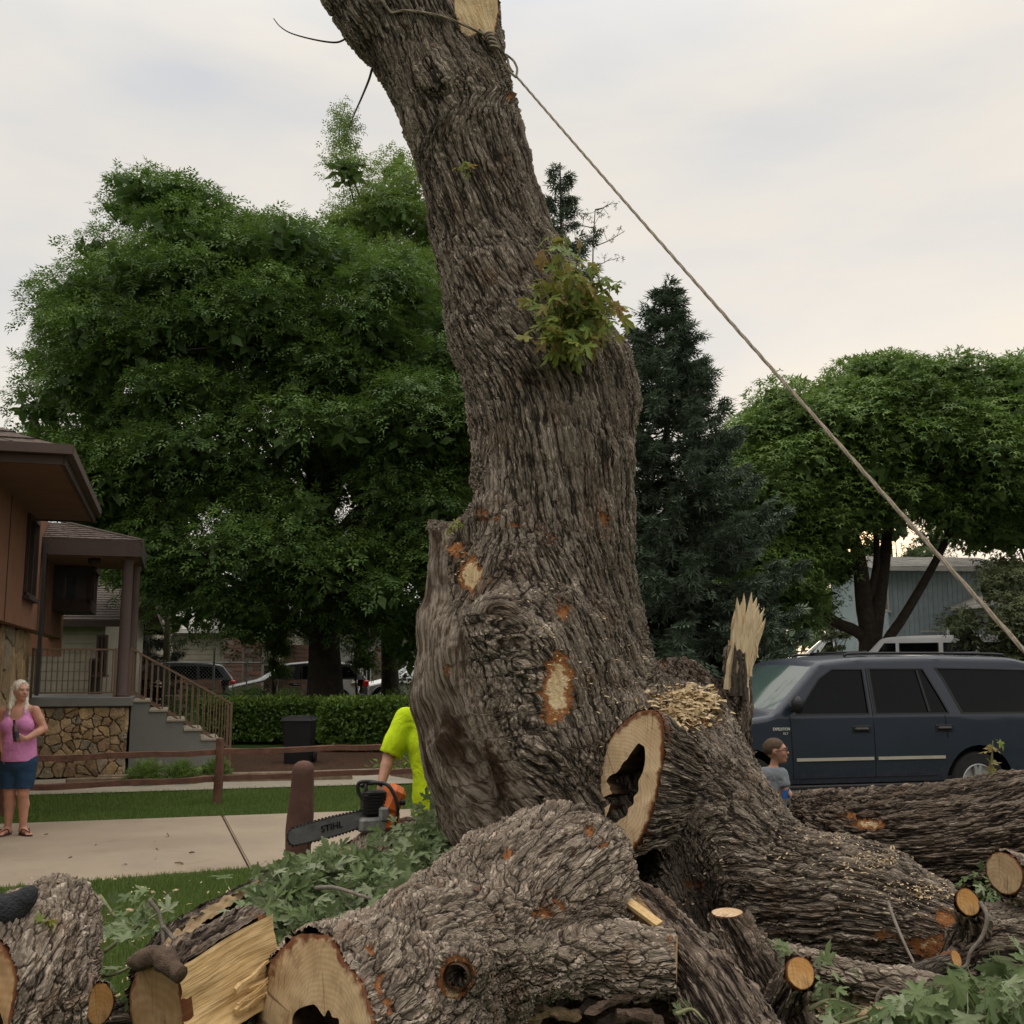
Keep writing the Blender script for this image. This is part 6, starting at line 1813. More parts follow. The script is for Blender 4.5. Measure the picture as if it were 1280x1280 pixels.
for k, (pts, lab) in enumerate((([(1225, 1128, 5.35, 0), (1234, 1145, 5.3, 0), (1228, 1170, 5.3, 0), (1213, 1190, 5.3, 0), (1208, 1207, 5.3, 0), (1196, 1210, 5.3, 0)], 'curved grey vine like stick looping beside the black stub'), ([(1095, 1282, 4.9, 0), (1120, 1272, 4.95, 0), (1155, 1250, 5.0, 0)], 'thick grey stick crossing the maple leaves at lower right'), ([(1096, 1275, 5.1, 0), (1096, 1250, 5.1, 0), (1102, 1238, 5.1, 0), (1110, 1236, 5.1, 0)], 'bent grey stick standing among the leaves at lower right'), ([(186, 1124, 5.3, 0), (200, 1146, 5.3, 0), (205, 1190, 5.25, 0)], 'bare twig standing in front of the lawn left of the split log'), ([(222, 1192, 4.7, 0), (262, 1160, 4.9, 0), (298, 1134, 5.1, 0)], 'straight brown stick lying across the rotten split log'), ([(203, 1158, 5.1, 0), (214, 1170, 5.1, 0), (228, 1186, 5.0, 0)], 'short grey twig touching the top of the yellow split log'), ([(395, 1110, 5.6, 0), (420, 1110, 5.5, 0), (462, 1123, 5.2, 0)], 'thin bare twig lying over the cut maple leaves'), ([(888, 1168, 5.4, 0), (900, 1180, 5.3, 0), (915, 1192, 5.2, 0)], 'small pale twig left of the flat topped stub'))):
    q = spline(np.array([P(a, b, c_) for a, b, c_, _ in pts]), 26); mb = MB(); mb.tube(q, np.linspace(.011, .0075, 26), 8)
    tag(mb.build('stick', simple('grey_twig_%d' % k, (0.19, 0.16, 0.13), .85, .3, 20, .005), smooth_=True), lab, 'stick')
# ------------------------------------------------------------------ foliage
def leaflet(L_, W_, ang, x0=0.0, droop=0.0):
    """pointed leaflet of two triangles from the origin stem"""
    c, s = math.cos(ang), math.sin(ang)
    q = [(0, 0, 0), (L_ * .45, W_ / 2, 0.02), (L_, 0, -droop), (L_ * .45, -W_ / 2, 0.02)]
    return [(x0 + x * c - y * s, x * s + y * c, z) for x, y, z in q]
def template(parts, slim=False):
    v, f = [], []
    for p_ in parts:
        n = len(v)
        if slim: v += [(p_[0][0], p_[0][1], p_[0][2]), p_[1], p_[2]]; f += [(n, n + 2, n + 1)]; p0, p1, p3 = map(np.array, (p_[0], p_[1], p_[3])); v[n] = tuple(p3 * .55 + p0 * .45); v[n + 1] = tuple(p1 * .55 + p0 * .45)
        else: v += p_; f += [(n, n + 2, n + 1), (n, n + 3, n + 2)]
    return np.array(v, float), np.array(f)
T_ASH = template([leaflet(.5, .26, 0, .5, .08), leaflet(.46, .32, .85, .35), leaflet(.46, .32, -.85, .35), leaflet(.44, .30, 1.1, .06), leaflet(.44, .30, -1.1, .06)], True)
T_SIMPLE = template([leaflet(.85, .50, 0, 0, .1), leaflet(.65, .44, 1.0, 0, .1), leaflet(.65, .44, -1.1, 0, .1)], True)
T_ONE = template([leaflet(1.0, .55, 0, 0, .1)])
_r = np.random.default_rng(3)
T_NEEDLE = template([leaflet(_r.uniform(.45, .65), .24, a, x, -.12 * b) for x in (0, .2, .4) for a, b in ((.75, 1), (-.75, 1), (1.1, -1), (-1.1, -1))] + [leaflet(.5, .2, 0, .5)], True)
def leaf_mesh(name, c, d, n_, size, tmpl, mat, parent, rnd=None, seed=0, kind=None, sm=True):
    tv, tf = tmpl; N_ = len(c)
    d = nrm(d); s = nrm(np.cross(n_, d)); u = np.cross(d, s)
    size = np.asarray(size) * np.ones(N_)
    v = c[:, None, :] + size[:, None, None] * (tv[None, :, 0:1] * d[:, None, :] + tv[None, :, 1:2] * s[:, None, :] + tv[None, :, 2:3] * u[:, None, :])
    f = (tf[None] + (np.arange(N_) * len(tv))[:, None, None]).reshape(-1, 3)
    r = np.random.default_rng(seed); rnd = r.random(N_) if rnd is None else rnd
    me = mesh(name, v.reshape(-1, 3), f, False, {'rnd': ('FLOAT', np.repeat(np.clip(rnd, 0, 1), len(tv)))})
    o = put(name, me, mat, parent)
    if kind: o['kind'] = kind
    return o
def poly_dist(px, py, poly):
    d = np.full(len(px), 1e9)
    for i in range(len(poly)):
        ax, ay = poly[i]; bx, by = poly[(i + 1) % len(poly)]
        ex, ey = bx - ax, by - ay; t = np.clip(((px - ax) * ex + (py - ay) * ey) / (ex * ex + ey * ey), 0, 1)
        d = np.minimum(d, np.hypot(px - ax - t * ex, py - ay - t * ey))
    return d
def crown_clumps(poly, Y, depth, n, rad, seed):
    """centres and radii of boughs filling a crown whose outline, seen square on at distance Y, is poly"""
    r = np.random.default_rng(seed); poly = [tuple(p_) for p_ in poly]
    xs_, ys_ = [p_[0] for p_ in poly], [p_[1] for p_ in poly]
    cs, rs_ = [], []; tries = 0
    while len(cs) < n and tries < 60:
        tries += 1
        px = r.uniform(min(xs_), max(xs_), 400); py = r.uniform(min(ys_), max(ys_), 400)
        m = inpoly(px, py, poly); px, py = px[m], py[m]
        if not len(px): continue
        e = poly_dist(px, py, poly)
        for a, b, e_ in zip(px, py, e):
            rr2 = rad * r.uniform(.7, 1.25); rp_ = rr2 * FPX / Y
            if e_ < rp_ * .62: continue
            emax = min(1, e_ / (rp_ * 3.2)); 
            # prefer the outer shell in depth
            dy = depth * math.sqrt(max(0, 1 - (1 - emax) ** 2)) * (r.choice([-1, -1, 1]) * r.uniform(.55, 1.0) if r.random() < .8 else r.uniform(-.5, .5))
            q = P(a, b, Y + dy)
            if cs and min(np.linalg.norm((np.array(cs) - q) * (1, .8, 1), axis=1)) < rr2 * .62: continue
            cs.append(q); rs_.append(rr2)
            if len(cs) >= n: break
    return np.array(cs), np.array(rs_)
def crown(name, poly, Y, depth, n, rad, per, size, tmpl, mat, parent, seed, flat=.72, droop=.35, extra=None, inner=.06, jag=.28, fill=95):
    cs, rs_ = crown_clumps(poly, Y, depth, n, rad, seed)
    r = np.random.default_rng(seed + 1); cen = cs.mean(0)
    C_, D_, N_, R_ = [], [], [], []
    for c, rr2 in zip(cs, rs_):
        k = int(per * (rr2 / rad) ** 2)
        d = nrm(r.normal(size=(k, 3)))
        d[:, 2] = np.where(d[:, 2] < -.35, -d[:, 2] * .6, d[:, 2]); d = nrm(d)
        # sprays: leaves gather along a few shoots
        ns = 16; sd = nrm(r.normal(size=(ns, 3)) + np.array([0, 0, .35]) + nrm(c - cen) * .5)
        pick = r.integers(0, ns, k); mixw = r.uniform(0, .75, k)[:, None]
        d = nrm(d * (1 - mixw) + sd[pick] * mixw)
        rad_ = rr2 * (1 + jag * (r.random(k) - .5) + jag * vnoise(d * 2.2 + c, 1.0, seed))
        rad_ = np.where(r.random(k) < inner, rad_ * r.uniform(.4, .9, k), rad_)
        p_ = c + d * rad_[:, None] * np.array([1, 1, flat])
        out_ = nrm(d * np.array([1, 1, .4]) + r.normal(size=(k, 3)) * .45 + np.array([0, 0, -droop]))
        nn = nrm(d * .6 + np.array([0, 0, 1.0]) + r.normal(size=(k, 3)) * .35)
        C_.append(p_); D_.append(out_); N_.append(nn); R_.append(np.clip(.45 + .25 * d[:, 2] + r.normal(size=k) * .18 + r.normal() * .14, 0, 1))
    C_, D_, N_, R_ = map(np.concatenate, (C_, D_, N_, R_))
    ci = r.integers(0, len(cs), fill * len(cs)); m_ = len(ci)
    C2 = cs[ci] + nrm(r.normal(size=(m_, 3))) * (rs_[ci] * .62 * r.random(m_) ** .4)[:, None] * np.array([1, 1, flat])
    leaf_mesh('light_block_foliage', C2, nrm(r.normal(size=(m_, 3))), nrm(r.normal(size=(m_, 3))), rad * .42, T_ONE, mat, parent, r.random(m_) * .3, seed + 5)  # oversized dark leaves added inside the boughs to block sky light
    if extra is not None: C_, D_, N_, R_ = extra(C_, D_, N_, R_)
    o = leaf_mesh('crown', C_, D_, N_, size * r.uniform(.7, 1.25, len(C_)), tmpl, mat, parent, R_, seed)
    return o, cs
def limbs(base, top, cs, r0, parent, seed, mat=None, n_br=16, split=.3, name='trunk'):
    """tapered trunk with limbs reaching the boughs"""
    r = np.random.default_rng(seed); mb = MB(); base = np.asarray(base); top = np.asarray(top)
    n = 12; pts = np.array([base + (top - base) * t + np.array([.10 * math.sin(t * 5 + seed), .1 * math.cos(t * 4), 0]) * t for t in np.linspace(0, 1, n)])
    rad_ = r0 * (1 - .78 * np.linspace(0, 1, n)); rad_[0] *= 1.35; rad_[1] *= 1.08
    mb.tube(pts, rad_, 14)
    idx = r.permutation(len(cs))[:n_br]
    for i in idx:
        t = r.uniform(split, .85); a = base + (top - base) * t; b = cs[i]
        if b[2] < a[2] - .3: a = base + (top - base) * split
        m_ = (a + b) / 2 + np.array([0, 0, .12 * np.linalg.norm(b - a)]) * (1 if b[2] > a[2] else -.3) + r.normal(size=3) * .12
        q = spline(np.array([a, m_, b]), 9); rr2 = r0 * .42 * (1 - t * .5) * np.linspace(1, .18, 9); mb.tube(q, rr2, 8)
        for _ in range(2):
            e_ = b + r.normal(size=3) * .6; mb.tube(spline(np.array([q[5], (q[5] + e_) / 2 + [0, 0, .1], e_]), 6), rr2[5] * np.linspace(.6, .15, 6), 6)
    return mb.build(name, mat or BARK_FAR, parent, True)

# big ash left of the trunk
ash = empty('ash_tree', (X(412, 29), 29, .3), 'huge dark green ash tree with rounded crown filling the view left of the trunk', 'tree')
A_POLY = [(20, 520), (28, 450), (44, 395), (58, 340), (95, 305), (112, 262), (155, 216), (200, 205), (250, 228), (300, 262), (345, 222), (385, 262), (420, 300), (480, 300), (540, 340), (600, 420), (640, 520), (640, 720), (600, 820), (520, 850), (445, 815), (380, 815), (340, 835), (290, 810), (225, 800), (165, 770), (95, 720), (50, 640), (26, 570)]
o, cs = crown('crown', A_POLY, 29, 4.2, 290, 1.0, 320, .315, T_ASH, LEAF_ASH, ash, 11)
limbs((X(412, 29), 29, .2), P(400, 420, 29), cs, .48, ash, 4, n_br=26, split=.22)
# second, brighter tree with the pointed top behind the trunk
a2 = empty('ash_tree', (X(492, 33), 33, .3), 'taller brighter green tree with a pointed top just left of the trunk', 'tree')
B_POLY = [(425, 165), (446, 195), (470, 200), (500, 180), (530, 190), (580, 260), (610, 380), (600, 520), (590, 700), (520, 760), (450, 700), (410, 560), (400, 430), (408, 330), (400, 300), (408, 250), (405, 200)]
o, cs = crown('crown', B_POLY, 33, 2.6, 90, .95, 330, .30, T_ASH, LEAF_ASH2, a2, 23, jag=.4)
limbs((X(492, 33), 33, .2), P(470, 300, 33), cs, .26, a2, 9, n_br=16)
# thin leader with drooping sprays
r = np.random.default_rng(31); k = 700
t = r.random(k); lead = spline(np.array([P(470, 300, 33), P(440, 220, 33), P(424, 175, 33), P(432, 128, 33)]), 40)
pc = lead[(t * 39).astype(int)] + r.normal(size=(k, 3)) * (.16 + .30 * (1 - t))[:, None]
leaf_mesh('crown_tip', pc, nrm(r.normal(size=(k, 3)) + [0, 0, -.5]), nrm(r.normal(size=(k, 3)) * .4 + [0, 0, 1]), .28, T_ASH, LEAF_ASH2, a2, seed=4)
mb = MB(); mb.tube(lead, np.linspace(.05, .012, 40), 6); mb.build('leader', BARK_FAR, a2, True)
k = 150; t = r.random(k)
c0 = P(436, 160, 6.8); pc = c0 + np.stack([r.normal(size=k) * .045, r.normal(size=k) * .04, -.0 - .25 * r.random(k) + .10], 1)
leaf_mesh('leaves', pc, nrm(r.normal(size=(k, 3)) * .5 + [0, 0, -1]), nrm(r.normal(size=(k, 3)) + [0, -1, .3]), .055, T_ASH, LEAF_ASH2, TWIG, seed=5)

# spruces
def spruce(base, top, halfw, label, seed, n_lv=26, mat=LEAF_SPRUCE, tuft=.20, dens=1.0, name='spruce_tree', droop=.16):
    r = np.random.default_rng(seed); base = np.asarray(base); top = np.asarray(top)
    e_ = empty(name, base, label, 'tree'); H_ = top[2] - base[2]
    mb = MB(); mb.tube(np.array([base + (top - base) * t for t in np.linspace(0, 1, 10)]), np.linspace(.16, .015, 10), 8); mb.build('trunk', BARK_FAR, e_, True)
    C_, D_, N_, R_ = [], [], [], []; wood = MB()
    for lv in range(n_lv):
        t = (lv + .4) / n_lv; z = base[2] + .3 + (H_ - .35) * t
        L0 = halfw * (1 - t) ** .78 * (1 + .12 * math.sin(lv * 2.3)) + .10
        nb2 = int(8 + 6 * (1 - t)); ph = r.uniform(0, 6)
        for b in range(nb2):
            a = ph + 2 * math.pi * b / nb2 + r.uniform(-.25, .25); L_ = L0 * r.uniform(.62, 1.12)
            ax_ = base + (top - base) * t; ax_[2] = z + r.uniform(-.1, .1)
            dr = np.array([math.cos(a), math.sin(a), 0]); n = 7
            s_ = np.linspace(0, 1, n); pts = ax_ + dr * (L_ * s_)[:, None]; pts[:, 2] += L_ * (-droop * 1.6 * np.sin(s_ * 2.2) + .10 * s_ ** 3 + (.35 * t) * s_)
            wood.tube(pts, np.linspace(.022, .006, n) * (1.2 - t * .6), 4, False)
            k = int(max(8, L_ * 44 * dens)); u = r.uniform(.18, 1.04, k) ** .8
            q = np.stack([np.interp(u, s_, pts[:, i_]) for i_ in range(3)], 1)
            side_ = np.array([-dr[1], dr[0], 0]); w2 = r.normal(size=k) * .5 * L_ * .34 * (1.05 - u)
            q = q + side_ * w2[:, None]; q[:, 2] += -np.abs(w2) * .25 - r.random(k) * .05 * 3 * (r.random(k) < .5)
            hang = r.random(k) < .28
            dd = nrm(dr * .9 + side_ * (np.sign(w2) * r.uniform(.2, .9, k))[:, None] + r.normal(size=(k, 3)) * .2)
            dd[hang] = nrm(dd[hang] * .4 + np.array([0, 0, -1.0]))
            C_.append(q); D_.append(dd); N_.append(nrm(r.normal(size=(k, 3)) * .3 + [0, 0, 1])); R_.append(np.clip(.25 + .6 * u * ~hang + r.normal(size=k) * .12, 0, 1))
    wood.build('branches', BARK_FAR, e_)['kind'] = 'stuff'
    C_, D_, N_, R_ = map(np.concatenate, (C_, D_, N_, R_))
    leaf_mesh('needles', C_, D_, N_, tuft * r.uniform(.7, 1.3, len(C_)), T_NEEDLE, mat, e_, R_, seed, 'stuff')
    return e_
spruce((X(833, 21), 21, .05), P(832, 350, 21), 3.0, 'dark blue green spruce with drooping boughs just right of the leaning trunk', 5, 26, tuft=.28, dens=1.1)
spruce((X(712, 25), 25, .1), P(700, 203, 25), 2.6, 'taller spruce whose dark top shows above the sprouts on the trunk', 8, 24, tuft=.28, dens=.8)
# conifer behind the porch
spruce((X(178, 40), 40, .35), P(180, 620, 40), 2.0, 'dull dark conifer behind the porch column and the utility pole', 12, 14, leaf_mat('needles_dull', [(0.022, .030, .018), (.04, .048, .028), (.06, .065, .04)], .05, .7), .3, .5, 'conifer')

# thin sapling top with brown seed clusters in front of the far spruce
sg = empty('seeding_sapling', (X(745, 17), 17, 0), 'thin bare sapling top with brown seed clusters beside the rope', 'tree')
mb = MB(); r = np.random.default_rng(17); C_ = []
st = spline(np.array([[X(740, 17), 17, 0], P(742, 520, 17), P(741, 330, 17), P(744, 262, 17)]), 30); mb.tube(st, np.linspace(.05, .008, 30), 6)
for k in range(16):
    a = st[29 - int(k * .9)]; s_ = r.choice([-1, 1]); L_ = r.uniform(.2, .55) * (1 + k * .06)
    b = a + np.array([s_ * L_ * .8, r.uniform(-.2, .2), L_ * r.uniform(.2, .7)]); q = spline(np.array([a, (a + b) / 2 + [0, 0, -.03], b]), 8); mb.tube(q, np.linspace(.010, .004, 8), 5)
    for j in range(3):
        c_ = q[3 + j * 2] + r.normal(size=3) * .12; mb.tube(np.array([q[3 + j], c_]), .004, 4); C_ += [c_ + r.normal(size=3) * .035 for _ in range(r.integers(3, 9))]
mb.build('stem', BARK_FAR, sg, True); C_ = np.array(C_)
leaf_mesh('seed_clusters', C_, nrm(r.normal(size=C_.shape) + [0, 0, -.8]), nrm(r.normal(size=C_.shape) + [0, -.5, .3]), .075, T_SIMPLE, LEAF_BROWN, sg, kind='stuff')

# street trees at the right
rt = empty('street_tree', (X(1092, 36), 36, 1), 'broad spreading dark green street tree with several slanting stems behind the parked van', 'tree')
R_POLY = [(878, 540), (900, 505), (935, 492), (960, 470), (1000, 466), (1040, 470), (1060, 448), (1110, 438), (1150, 450), (1190, 440), (1235, 432), (1275, 440), (1330, 470), (1380, 560), (1360, 640), (1290, 705), (1230, 695), (1185, 676), (1135, 672), (1100, 668), (1060, 725), (1035, 800), (985, 815), (930, 780), (885, 720), (880, 600)]
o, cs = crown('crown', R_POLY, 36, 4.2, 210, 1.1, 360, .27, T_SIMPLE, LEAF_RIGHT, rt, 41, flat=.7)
mb = MB(); b0 = np.array([X(1088, 36), 36, .3])
def lim(rows, r0, r1):
    q = spline(np.array([P(a, b, c_) for a, b, c_ in rows]), 18); mb.tube(q, np.linspace(r0, r1, 18), 12)
lim([(1086, 905, 36), (1086, 850, 36), (1086, 790, 36), (1080, 755, 36), (1074, 700, 36), (1058, 640, 35.6), (1040, 570, 35)], .42, .10)
lim([(1084, 870, 36), (1082, 800, 36), (1040, 775, 35.7), (1010, 740, 35.5), (985, 700, 35.2), (960, 660, 35)], .24, .09)
lim([(1090, 900, 36), (1092, 812, 36), (1098, 760, 36), (1106, 700, 36.2), (1112, 640, 36.5), (1130, 560, 37)], .30, .10)
lim([(1094, 880, 36), (1102, 815, 35.7), (1130, 770, 35.5), (1165, 710, 35.2), (1190, 660, 35), (1215, 600, 35)], .20, .08)
lim([(1080, 762, 36), (1092, 728, 36), (1096, 690, 36), (1092, 640, 36)], .16, .07)
mb.build('trunk', BARK_FAR, rt, True)
rt2 = empty('street_tree', (X(1290, 44), 44, 1.2), 'rounded green tree at the right edge rising above the blue grey house', 'tree')
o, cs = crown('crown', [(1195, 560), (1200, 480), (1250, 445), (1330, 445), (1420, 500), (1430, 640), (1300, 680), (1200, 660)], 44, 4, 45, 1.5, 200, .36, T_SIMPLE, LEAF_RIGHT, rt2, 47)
limbs((X(1300, 44), 44, 1), P(1300, 560, 44), cs, .4, rt2, 3, n_br=10)
# shrubby tree in front of the house at the right edge
s3 = empty('shrub_tree', (X(1262, 33), 33, .4), 'dull olive shrubby tree at the right edge in front of the blue grey house', 'tree')
o, cs = crown('crown', [(1182, 790), (1186, 745), (1215, 735), (1235, 700), (1262, 690), (1320, 690), (1380, 760), (1360, 860), (1240, 850)], 33, 2.2, 50, .65, 130, .24, T_SIMPLE, LEAF_GREY, s3, 53, inner=.3)
limbs((X(1270, 33), 33, .3), P(1270, 770, 33), cs, .16, s3, 6, n_br=14)
# brighter trees beyond
for k, (poly, Y, lab, m_, sd_) in enumerate((
    ([(880, 640), (930, 610), (990, 640), (1040, 690), (1075, 720), (1070, 790), (1000, 800), (940, 790), (880, 760)], 66, 'bright yellow green tree on the lawn beyond the picket fence', LEAF_YEL, 61),
    ([(770, 600), (860, 590), (930, 640), (950, 760), (940, 812), (780, 812)], 74, 'mid green tree far behind the spruce', LEAF_FAR, 62),
    ([(1000, 600), (1150, 590), (1260, 620), (1290, 700), (1180, 740), (1060, 780), (1010, 760)], 78, 'dark tree mass seen under the street tree left of the blue grey house', LEAF_FAR, 63),
    ([(560, 700), (700, 640), (800, 690), (800, 838), (560, 838)], 70, 'far tree hidden behind the leaning trunk', LEAF_FAR, 64),
    ([(-40, 690), (60, 650), (150, 700), (170, 800), (-40, 830)], 70, 'far tree behind the brown and beige houses', LEAF_FAR, 65),
    ([(60, 725), (95, 715), (125, 728), (132, 765), (90, 790), (60, 780)], 37, 'small green tree between the two beige house roofs', LEAF_ASH2, 66),
    ([(925, 800), (928, 770), (945, 752), (962, 762), (968, 800), (950, 815)], 40, 'small blue green bush tree behind the splintered stump', LEAF_SPRUCE, 68),
    ([(1010, 800), (1018, 760), (1040, 745), (1062, 770), (1066, 812), (1030, 818)], 48, 'small airy white flowering tree beyond the red car', LEAF_GREY, 69))):
    e_ = empty('far_tree', (X(np.mean([p_[0] for p_ in poly]), Y), Y, float(gz(X(poly[0][0], Y), Y))), lab, 'tree')
    w_ = (max(p_[0] for p_ in poly) - min(p_[0] for p_ in poly)) / FPX * Y
    o, cs = crown('crown', poly, Y, w_ * .35, 30 if w_ > 4 else 12, w_ * .10, 170 if w_ > 4 else 110, .42 if w_ > 4 else .20, T_SIMPLE, m_, e_, sd_)
    limbs((float(e_.location.x), Y, float(e_.location.z) - .1), cs.mean(0), cs, .18 if w_ > 4 else .06, e_, sd_, n_br=8)
# far-off tree line that closes the horizon
r = np.random.default_rng(77); n = 22000
az = r.uniform(-math.pi, math.pi, n); back = smooth(1.0, 1.5, np.abs(az)); Yd = r.uniform(88, 112, n) * (1 - .5 * back)
ad = np.stack([np.sin(az) * 12, np.cos(az) * 12, 0 * az], 1)
top_ = (6.5 + 3.0 * vnoise(ad, .8, 3) + 1.4 * vnoise(ad, 3.1, 4)) * (1 + .0 * back)
Xp, Yp = np.sin(az) * Yd, np.cos(az) * Yd
z_ = gz(Xp, np.maximum(Yp, 0)) + top_ * r.random(n) ** .6
Yp2 = Yp
C_ = np.stack([Xp, Yp2, z_], 1)
o = leaf_mesh('distant_woods', C_, nrm(r.normal(size=(n, 3)) * [1, 1, .4] + [0, 0, -.4]), nrm(r.normal(size=(n, 3)) * .5 + [0, 0, 1]), 2.1, T_SIMPLE, LEAF_FAR, None, kind='stuff'); o['label'] = 'distant band of trees along the horizon'

# hedges and shrubs
def leafy_box(name, box, label, cat, n, size, mat, seed, topb=True, roundn=.12, stems=True, tmpl=T_ONE, group=None):
    (x0, x1), (y0, y1), (z0, z1) = box; r = np.random.default_rng(seed)
    e_ = empty(name, ((x0 + x1) / 2, (y0 + y1) / 2, z0), label, cat, group)
    A = np.array([(y1 - y0) * (z1 - z0), (x1 - x0) * (y1 - y0), (x1 - x0) * (z1 - z0)]); A = A / A.sum()
    fc = r.choice(3, n, p=A); u = r.random((n, 3)); sgn = r.choice([0.0, 1.0], n)
    sgn = np.where((fc == 1) | (fc == 2), np.where(r.random(n) < .85, (fc == 1) * 1.0, 1.0 - (fc == 1)), sgn)
    u[np.arange(n), fc] = sgn
    lo = np.array([x0, y0, z0]); hi = np.array([x1, y1, z1]); c_ = (lo + hi) / 2; h_ = (hi - lo) / 2
    q = (u * 2 - 1); nn = np.zeros((n, 3)); nn[np.arange(n), fc] = sgn * 2 - 1
    rn_ = np.linalg.norm(np.maximum(np.abs(q * h_) - (h_ - roundn * 3), 0), axis=1)
    q = q * h_; over = np.maximum(np.abs(q) - (h_ - roundn), 0) * np.sign(q); ol_ = np.linalg.norm(over, axis=1); sc_ = np.where(ol_ > roundn, roundn / np.maximum(ol_, 1e-6), 1)
    q = q - over * (1 - sc_)[:, None]
    p_ = c_ + q; p_ = p_ + nn * (.05 * fbm(p_, 2.2, seed))[:, None] - nn * (r.random(n) ** 2 * .14)[:, None] + r.normal(size=(n, 3)) * .02
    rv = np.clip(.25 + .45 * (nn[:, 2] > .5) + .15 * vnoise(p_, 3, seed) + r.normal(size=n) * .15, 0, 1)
    leaf_mesh('foliage', p_, nrm(nn * .7 + r.normal(size=(n, 3)) * .6 + [0, 0, .3]), nrm(r.normal(size=(n, 3)) * .6 + nn + [0, 0, .6]), size * r.uniform(.7, 1.3, n), tmpl, mat, e_, rv, seed, 'stuff')
    mb = MB(); 
    for k in range(max(3, int((x1 - x0) * 3.5))):
        a = np.array([r.uniform(x0 + .15, x1 - .15), r.uniform(y0 + .2, y1 - .2), z0 - .05]); b = a + np.array([r.normal() * .2, r.normal() * .15, (z1 - z0) * .8])
        mb.tube(np.array([a, (a + b) / 2 + r.normal(size=3) * .04, b]), [.02, .014, .006], 5)
    mb.build('stems', BARK_FAR, e_)['kind'] = 'stuff'
    # dense leafy inside so no light falls through
    m_ = n // 2; pi_ = lo + .1 + (hi - lo - .2) * r.random((m_, 3)); pi_[:, 2] = np.maximum(pi_[:, 2], z0 + .25)
    leaf_mesh('light_block_foliage', pi_, nrm(r.normal(size=(m_, 3))), nrm(r.normal(size=(m_, 3))), size * 1.6, tmpl, mat, e_, r.random(m_) * .25, seed + 9, 'stuff')
    return e_
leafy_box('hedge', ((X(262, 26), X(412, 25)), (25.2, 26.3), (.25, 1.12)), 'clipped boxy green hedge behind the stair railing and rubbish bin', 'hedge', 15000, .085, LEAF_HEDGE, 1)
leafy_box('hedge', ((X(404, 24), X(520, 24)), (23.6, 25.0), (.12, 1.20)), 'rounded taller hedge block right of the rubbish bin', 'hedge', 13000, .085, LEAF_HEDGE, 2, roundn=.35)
def bush(px, py, Y, w_, h_, label, seed, mat=LEAF_ASH2, n=900, size=.10, tmpl=T_ASH, name='shrub'):
    r = np.random.default_rng(seed); z0 = float(gz(X(px, Y), Y)); c_ = np.array([X(px, Y), Y, z0])
    e_ = empty(name, c_, label, 'shrub'); d = nrm(r.normal(size=(n, 3))); d[:, 2] = np.abs(d[:, 2])
    p_ = c_ + d * np.array([w_ / 2, w_ / 2.4, h_]) * (r.uniform(.45, 1.05, n) * (1 + .2 * vnoise(d, 2.4, seed)))[:, None]
    leaf_mesh('foliage', p_, nrm(d * .8 + r.normal(size=(n, 3)) * .4 + [0, 0, .1]), nrm(r.normal(size=(n, 3)) * .4 + [0, 0, 1]), size * r.uniform(.7, 1.3, n), tmpl, mat, e_, None, seed, 'stuff')
    mb = MB()
    for k in range(5): mb.tube(np.array([c_, c_ + [r.normal() * w_ * .1, r.normal() * w_ * .1, h_ * .4], c_ + [r.normal() * w_ * .22, r.normal() * .1, h_ * .8]]), [.012, .008, .004], 5)
    mb.build('stems', BARK_FAR, e_)['kind'] = 'stuff'
bush(192, 0, 17.6, .62, .36, 'low leafy plant at the foot of the concrete steps, left one', 1)
bush(236, 0, 17.8, .60, .36, 'low leafy plant by the middle of the concrete steps', 2)
bush(277, 0, 18.2, .50, .34, 'low leafy plant under the end of the stair railing', 3)
bush(310, 0, 33.0, 1.9, .95, 'bushy green shrub behind the hedge in front of the brick building', 4, LEAF_ASH, 1500, .16)
bush(362, 0, 33.0, 1.7, .85, 'green shrub in front of the black car behind the hedge', 5, LEAF_ASH, 1400, .16)
bush(500, 0, 31.0, 1.7, .95, 'green shrub between the second tree and the leaning trunk', 6, LEAF_ASH, 1400, .16)
bush(255, 0, 30, 2.2, 1.0, 'dark green shrub behind the stair railing near the grey car', 8, LEAF_ASH, 1500, .15)
bush(556, 0, 20.0, 2.4, .5, 'low green ground plants behind the fence near the hedge', 9, LEAF_HEDGE, 900, .10, T_ONE)
tree2 = empty('thin_tree', (X(345, 31), 31, .3), 'slender small tree standing in front of the black car', 'tree')
o, cs = crown('crown', [(330, 800), (334, 770), (350, 765), (362, 790), (360, 850), (336, 850)], 31, .4, 12, .28, 120, .2, T_ASH, LEAF_ASH, tree2, 88)
limbs((X(346, 31), 31, .2), P(346, 790, 31), cs, .06, tree2, 2, n_br=6)
tree3 = empty('thin_tree', (X(448, 30), 30, .3), 'slender sapling just right of the ash trunk', 'tree')
o, cs = crown('crown', [(436, 800), (440, 785), (460, 780), (468, 800), (466, 845), (440, 845)], 30, .4, 10, .25, 90, .2, T_ASH, LEAF_ASH2, tree3, 89)
limbs((X(449, 30), 30, .2), P(449, 800, 30), cs, .04, tree3, 2, n_br=6)
